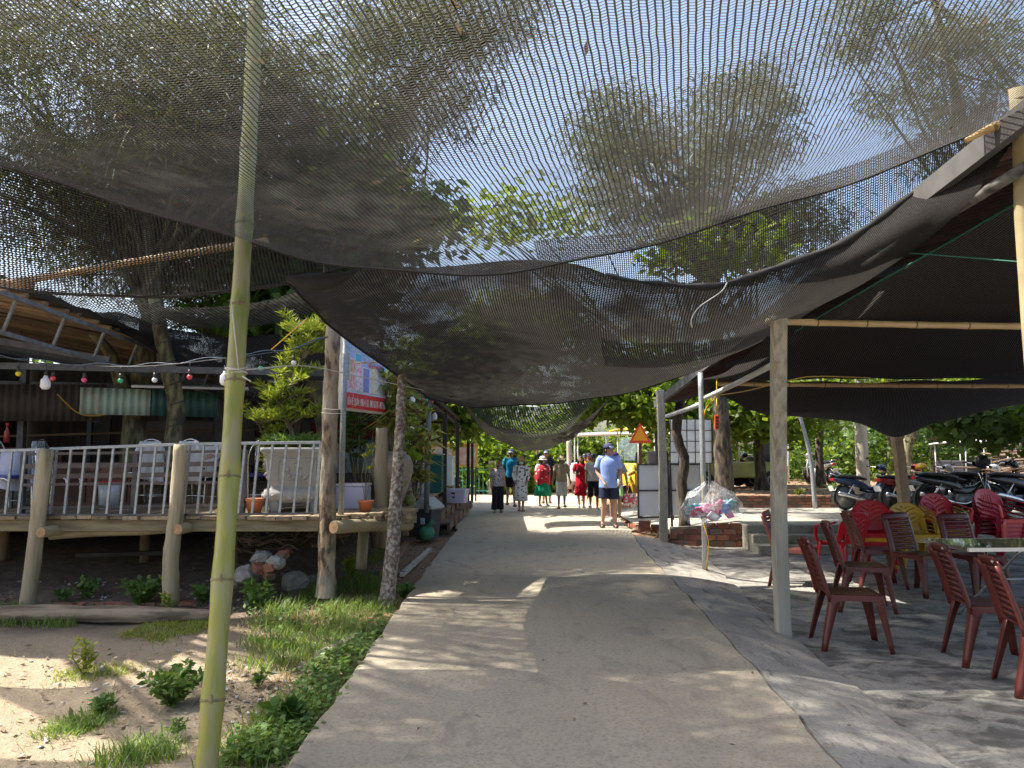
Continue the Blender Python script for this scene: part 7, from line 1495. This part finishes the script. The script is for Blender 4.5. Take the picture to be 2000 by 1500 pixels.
# ------------------------------------------------------------------ grass, weeds, litter, rocks
def blades(name, label, pts, Lm, W, mat, lean=.5, kind='stuff', cat='grass', parent=None):
    N = len(pts); P = np.array(pts); a = RNG.random(N) * 6.28; l_ = lean * (.4 + RNG.random(N)); d = np.stack([np.cos(a) * l_, np.sin(a) * l_, np.ones(N)], 1); d /= np.linalg.norm(d, axis=1, keepdims=True)
    L = Lm * (.5 + RNG.random(N)); S = np.stack([-np.sin(a), np.cos(a), np.zeros(N)], 1) * (W * .5) * (.7 + .6 * RNG.random((N, 1)))
    m1 = P + d * L[:, None] * .45; h = d.copy(); h[:, 2] *= .55; tip = m1 + h * L[:, None] * .6; tip[:, 2] -= .08 * L
    vs = np.stack([P - S, P + S, m1 + S * .8, m1 - S * .8, tip], 1).reshape(-1, 3)
    idx = np.arange(N)[:, None] * 5; loops = np.concatenate([idx + np.array([[0, 1, 2, 3]]), idx + np.array([[3, 2, 4]])], 1)
    me = bpy.data.meshes.new(name); me.vertices.add(5 * N); me.vertices.foreach_set('co', vs.astype(np.float32).ravel()); me.loops.add(7 * N); me.loops.foreach_set('vertex_index', loops.astype(np.int32).ravel())
    me.polygons.add(2 * N); ls = np.stack([np.arange(N) * 7, np.arange(N) * 7 + 4], 1).ravel(); lt = np.tile([4, 3], N)
    me.polygons.foreach_set('loop_start', ls.astype(np.int32)); me.polygons.foreach_set('loop_total', lt.astype(np.int32))
    at2 = me.attributes.new('rnd', 'FLOAT', 'FACE'); at2.data.foreach_set('value', np.repeat(RNG.random(N), 2).astype(np.float32))
    me.update(calc_edges=True); me.validate(); me.materials.append(mat); o = bpy.data.objects.new(name, me); COL.objects.link(o); o.parent = parent
    if parent is None: tag(o, label, cat, None, kind)
    return o
def gpt(u, v):
    z = -.08
    for _ in range(5): p = gz(u, v, z); z = gh(p.x, p.y)
    return gz(u, v, z)
def area(poly, n, jit=.06):
    """random ground points inside a polygon given by photo points (converted to the ground)."""
    Q = [gpt(u, v) for u, v in poly]; x0, x1, y0, y1 = min(p.x for p in Q), max(p.x for p in Q), min(p.y for p in Q), max(p.y for p in Q); out = []
    tries = 0
    while len(out) < n and tries < n * 30:
        tries += 1; x, y = random.uniform(x0, x1), random.uniform(y0, y1); ins = False; j = len(Q) - 1
        for i in range(len(Q)):
            if (Q[i].y > y) != (Q[j].y > y) and x < (Q[j].x - Q[i].x) * (y - Q[i].y) / (Q[j].y - Q[i].y) + Q[i].x: ins = not ins
            j = i
        if ins and x < edge_at(Lp, y) - .02: out.append((x + random.gauss(0, jit), y + random.gauss(0, jit), gh(x, y) - .01))
    return out
def clumped(poly, nc, per, r):
    out = []
    for (x, y, z) in area(poly, nc, 0):
        for _ in range(per):
            xx, yy_ = x + random.gauss(0, r), y + random.gauss(0, r)
            if xx < edge_at(Lp, yy_) - .015: out.append((xx, yy_, gh(xx, yy_) - .01))
    return out
blades('grass', 'long green grass on the bank between trunk posts and lane', clumped([(520, 1200), (600, 1150), (740, 1130), (760, 1180), (700, 1250), (640, 1310), (470, 1320), (480, 1260)], 150, 34, .07), .19, .006, LEAF_G, .75)
blades('grass', 'thin grass tufts along the log at the deck\'s foot', clumped([(0, 1195), (60, 1190), (130, 1200), (140, 1225), (0, 1225)], 40, 26, .04), .16, .006, LEAF_G, .7)
blades('grass', 'low yellow-green grass patch between the log and the bamboo pole', clumped([(230, 1245), (300, 1215), (400, 1205), (410, 1235), (330, 1252)], 90, 30, .06), .06, .007, LEAF_Y, .8)
blades('grass', 'short grass mat around the tall weed on the sand', clumped([(110, 1320), (170, 1300), (260, 1300), (250, 1322), (140, 1332)], 44, 30, .06), .05, .007, LEAF_Y, .8)
blades('grass', 'dark grass tuft on the sand before the leafy shrub', clumped([(80, 1440), (110, 1405), (200, 1400), (205, 1420), (120, 1440)], 40, 26, .06), .08, .006, LEAF_G, .8)
blades('grass', 'grass clumps around the broad single-leaf weed by the lane edge', clumped([(160, 1500), (230, 1470), (330, 1455), (330, 1500)], 26, 22, .08) + clumped([(430, 1500), (470, 1450), (520, 1390), (610, 1370), (600, 1420), (550, 1500)], 60, 26, .07), .14, .007, LEAF_G, .7)
blades('grass', 'thin grass on the litter beside the deck\'s log', clumped([(690, 1090), (760, 1060), (780, 1075), (740, 1110)], 24, 26, .05), .14, .006, LEAF_Y, .7)
DRYG = leaf_mat('grass_dry', (.22, .17, .09), (.46, .38, .22), .3, .8)
blades('grass', 'dead straw-coloured blades mixed through the bank grass', clumped([(470, 1210), (620, 1150), (760, 1135), (770, 1180), (690, 1270), (600, 1400), (460, 1480), (440, 1400)], 150, 16, .08), .14, .005, DRYG, 1.1)
blades('grass', 'sparse dry grass stems on the open sand', clumped([(0, 1260), (400, 1250), (400, 1480), (0, 1490)], 60, 7, .05), .10, .004, DRYG, 1.2)
def weed(label, u, v, h, stems, per, L, W, mat, spread, name='weed', clus=5, z0=.15):
    p = gpt(u, v); return clump_plant(name, label, p + V((0, 0, -.01)), h, stems, clus, per, L, W, mat, .004, None, spread, .1, 'weeds growing on the sand and bank', 'weed', .12, LEAF_STEM, z0)
LEAF_STEM = M('weed_stem', (.12, .13, .04), (.16, .10, .05), 9, .8)
weed('leafy green shrub alone on the sand beside the bamboo pole', 335, 1378, .22, 34, 4, .055, .034, LEAF_W, .20)
weed('tall yellow-green weed rising from the grass mat', 165, 1318, .30, 7, 4, .06, .022, LEAF_Y, .09, z0=.3)
weed('small weed with pale top leaves before the split timber post', 327, 1205, .22, 4, 4, .055, .025, LEAF_Y, .05, z0=.4)
weed('broad leafed bush on dark soil beside the split timber post', 278, 1182, .26, 26, 4, .075, .045, LEAF_W, .22)
weed('small leafy weed on dark soil beside the post under the tablecloth end', 170, 1165, .16, 8, 4, .065, .04, LEAF_W, .12)
weed('weed sprouting behind the long log', 125, 1172, .10, 5, 4, .055, .035, LEAF_W, .08)
weed('low weed lying before the long log', 195, 1215, .10, 14, 3, .05, .03, LEAF_W, .20)
weed('trifoliate weed between the split post and the bamboo', 400, 1180, .18, 12, 4, .07, .045, LEAF_W, .12)
weed('big-leafed weed between bamboo pole and rubble', 505, 1190, .26, 18, 4, .08, .05, LEAF_W, .18)
weed('creeping weed tufts on the sand corner', 195, 1395, .12, 6, 4, .05, .028, LEAF_W, .10)
weed('tiny two-leaf seedling beside the bamboo pole', 505, 1345, .08, 3, 3, .05, .03, LEAF_W, .03, z0=.7)
weed('dry seedling with drooping leaves at the bamboo pole\'s foot', 345, 1445, .10, 3, 3, .045, .02, LEAF_W, .05, z0=.5)
weed('pale-leafed weed at the trunk post\'s foot', 690, 1130, .28, 10, 4, .09, .05, LEAF_Y, .12)
weed('round-leafed weed in the shadow by the lane edge', 790, 1168, .14, 14, 4, .06, .045, LEAF_W, .14)
weed('broad single-leaf weed among the lane edge grass', 560, 1420, .14, 5, 3, .09, .07, LEAF_W, .08, z0=.6)
# creeping ground cover along the lane edge
def cover(label, poly, n, mat, L=.045, up=.10):
    P = np.array(area(poly, n, .05)); P[:, 2] += RNG.random(len(P)) * up + .01; D = unit(len(P)); D[:, 2] = np.abs(D[:, 2]) * .35
    tag(leaf_mesh('ground_cover', P, D, L * (.7 + .6 * RNG.random(len(P))), L * .7 * (.7 + .6 * RNG.random(len(P))), mat, None, up=(0, 0, 1)), label, 'ground cover', None, 'stuff')
cover('green creeper mat hugging the lane edge', [(560, 1370), (620, 1300), (690, 1275), (720, 1240), (790, 1190), (800, 1195), (700, 1310), (640, 1400)], 1500, LEAF_W)
cover('dense creeper with broad leaves around the bamboo pole\'s foot', [(420, 1500), (500, 1440), (560, 1410), (640, 1390), (560, 1500)], 900, LEAF_W)
cover('scattered low leaves on the bank by the trunk posts', [(470, 1200), (640, 1170), (760, 1190), (700, 1260), (520, 1300)], 500, LEAF_W)
# leaf litter
P = np.array(area([(400, 1290), (520, 1320), (700, 1270), (640, 1390), (480, 1480), (420, 1400)], 500, .1) + area([(0, 1090), (400, 1080), (620, 1100), (600, 1190), (0, 1190)], 900, .1) + area([(680, 1150), (760, 1050), (880, 1035), (820, 1110), (780, 1160)], 900, .08) + area([(0, 1260), (400, 1260), (400, 1400), (0, 1500)], 260, .1)); P[:, 2] += .018
D = unit(len(P)); D[:, 2] *= .2; tag(leaf_mesh('leaf_litter', P, D, .05 * (.5 + RNG.random(len(P))), .022 * (.5 + RNG.random(len(P))), LEAF_R, None, up=(0, 0, 1)), 'fallen leaves and chips scattered over sand and soil', 'leaf litter', None, 'stuff')
P = np.stack([RNG.uniform(-1.1, 2.0, 70), RNG.uniform(3.6, 13, 70), np.full(70, .008)], 1); D = unit(70); D[:, 2] *= .15
tag(leaf_mesh('leaf_litter', P, D, .035 * (.5 + RNG.random(70)), .014 * (.5 + RNG.random(70)), LEAF_R, None, up=(0, 0, 1)), 'few dry leaf scraps on the concrete lane', 'leaf litter', None, 'stuff')
P = np.stack([RNG.uniform(4.6, 13, 1500), RNG.uniform(17, 24, 1500), np.full(1500, .53)], 1); D = unit(1500); D[:, 2] *= .2
tag(leaf_mesh('leaf_litter', P, D, .07 * (.5 + RNG.random(1500)), .03 * (.5 + RNG.random(1500)), LEAF_R, None, up=(0, 0, 1)), 'dry litter on the raised ground behind the low wall', 'leaf litter', None, 'stuff')
# long log and kerb bricks at the deck's foot
LG = M('ground_log', (.32, .24, .16), (.12, .09, .06), 6, .9, bump=.9, lo=.42, hi=.6, stretch=(.3, 3, 3), bscale=20)
l0, l1 = gpt(-60, 1215), gpt(420, 1212); lg = thing('ground_log', 'long grey log lying on the sand before the deck', 'log', l0)
MB().tube(resample([V((0, 0, .06)), (l1 - l0) * .3 + V((0, .02, .07)), (l1 - l0) * .7 + V((0, -.02, .06)), (l1 - l0) + V((0, 0, .05))], 14), [.075, .08, .078, .08, .082, .08, .075, .08, .078, .08, .075, .07, .06, .05], 12, True, .06).build('trunk', LG, lg, True)
kb2 = thing('kerb_bricks', 'row of red bricks sunk in soil behind the long log', 'bricks', (0, 0, 0))
for k in range(16):
    p = gpt(95 + 20 * k, 1184 - .3 * k); inst(bkm, 'brick', kb2, p + V((0, 0, .0)), (random.uniform(-.08, .08), random.uniform(-.05, .05), random.uniform(-.1, .1)), (.62, 1, .9))
def plank_on(label, u0, v0, u1, v1, w, th, mat, name='loose_plank', cat='plank'):
    a, b = gpt(u0, v0), gpt(u1, v1); r = thing(name, label, cat, (a + b) / 2 + V((0, 0, th / 2 + .012))); d = b - a
    MB().box((0, 0, 0), (d.length, w, th), d.to_track_quat('X', 'Z').to_matrix()).jitter(.004).build('board', mat, r); return r
GREYW = M('grey_timber', (.40, .35, .28), (.26, .22, .17), 6, .9, stretch=(1, 1, 1), bump=.4, bscale=30)
plank_on('grey weathered plank lying along the lane edge', 620, 1292, 700, 1250, .06, .05, GREYW)
plank_on('white painted batten with nails lying by the lane edge', 785, 1128, 840, 1078, .06, .05, M('white_batten', (.62, .56, .46), (.45, .40, .32), 7, .8))
plank_on('reddish plank leaning flat behind the slim trunk post', 770, 1100, 795, 1062, .08, .03, M('red_plank', (.42, .20, .12), None, 6, .85))
plank_on('dark plank lying on soil under the deck', 150, 1090, 320, 1084, .10, .04, DARKW)
pg = thing('drain_pipe', 'grey drain pipe with a yellow collar beside the slim trunk post', 'pipe', gpt(725, 1127)); MB().tube([(-.02, 0, .05), (.42, .0, .05)], .03, 12).build('tube', M('pipe_grey', (.16, .17, .19), None, 5, .4), pg, True); MB().tube([(.12, 0, .05), (.17, 0, .05)], .034, 12).build('collar', YELP, pg, True)
# rubble and branches under the deck
RK = M('rubble_stone', (.30, .28, .25), (.20, .19, .17), 8, .95, bump=.8, bscale=18)
random.seed(5)
for k, (u, v, s, lab) in enumerate(((575, 1150, .19, 'big grey rock beside the bark trunk post'), (480, 1132, .15, 'grey rubble block behind the bamboo pole'), (455, 1140, .12, 'pale lump of rubble next to the bamboo pole'), (510, 1100, .13, 'broken concrete block at the back of the rubble'), (540, 1105, .10, 'small grey stone among the broken bricks'), (610, 1140, .10, 'rounded stone tucked against the trunk post'), (490, 1062, .16, 'dark square boulder under the deck'))):
    p = gpt(u, v); r_ = thing('rock', lab, 'rock', p); b = MB().ell((0, 0, s * .35), (s, s * .8, s * .62), 9, 7, Euler((random.uniform(-.4, .4), random.uniform(-.4, .4), random.uniform(0, 3))).to_matrix()); b.jitter(s * .12).build('stone', RK, r_)
for k, (u, v) in enumerate(((505, 1122), (530, 1115), (550, 1098), (522, 1130))):
    p = gpt(u, v); r_ = thing('broken_brick', ('broken red brick leaning on the rubble block', 'broken red brick in the middle of the rubble', 'broken red brick lying on top of the rubble', 'half brick in front of the rubble')[k], 'brick', p + V((0, 0, .06))); MB().box((0, 0, 0), (.16, .10, .07), (random.uniform(-.6, .6), random.uniform(-.6, .6), random.uniform(0, 3))).jitter(.008).build('brick_half', BRICK, r_)
br = thing('branch_heap', 'tangle of dry roots and branches under the deck', 'branches', gpt(560, 1085))
for k in range(46):
    a = V((random.uniform(-.75, .45), random.uniform(-.2, .9), random.uniform(.0, .3))); d = V((random.uniform(-.5, .5), random.uniform(-.3, .3), random.uniform(-.1, .22)))
    MB().tube(resample([a, a + d * .5 + V((0, 0, random.uniform(-.05, .1))), a + d], 6), [.016, .014, .012, .010, .008, .004], 5).build('branch', BRW, br, True)
P = np.repeat(np.array([tuple(gpt(520, 1075)), tuple(gpt(600, 1060)), tuple(gpt(680, 1060)), tuple(gpt(660, 1080))]), 90, 0) + RNG.normal(size=(360, 3)) * np.array([.18, .18, .05]); P[:, 2] += .1
D = unit(360); D[:, 2] = np.abs(D[:, 2]) * .5; tag(leaf_mesh('dry_fronds', P, D, .35 * (.5 + RNG.random(360)), .016, leaf_mat('frond_dry', (.07, .055, .03), (.20, .16, .09), .1, .9), bend=.2), 'dry drooping fronds in the dark under the deck', 'fronds', None, 'stuff')
clump_plant('agave', 'small spiky green plant at the foot of the low brick wall', V((T(1630, 965, 16.9).x, 16.95, .5)), .15, 6, 2, 7, .26, .04, LEAF_W, .006, None, .08, .7, None, 'plant', .2, None, .2)
clump_plant('agave', 'yellow-green spiky seedling on the low brick wall', V((T(1560, 970, 16.9).x, 16.95, .5)), .1, 4, 2, 6, .16, .03, LEAF_Y, .006, None, .06, .6, None, 'plant', .2, None, .2)
# small bits of litter: pale shells and scraps on the soil
sc_ = MB()
for (x, y, z) in area([(0, 1090), (600, 1090), (620, 1190), (0, 1190)], 90, .05) + area([(430, 1290), (640, 1300), (560, 1400), (440, 1490)], 70, .05) + area([(0, 1270), (380, 1270), (380, 1500), (0, 1500)], 50, .05):
    s = random.uniform(.008, .022); sc_.box((x, y, z + .02), (s * 1.6, s, s * .35), (random.uniform(-.5, .5), random.uniform(-.5, .5), random.uniform(0, 3)))
tag(sc_.build('shell_scraps', M('scrap_white', (.62, .60, .55), (.45, .42, .38), 30, .7)), 'pale shell bits and paper scraps strewn on the soil', 'litter', None, 'stuff')
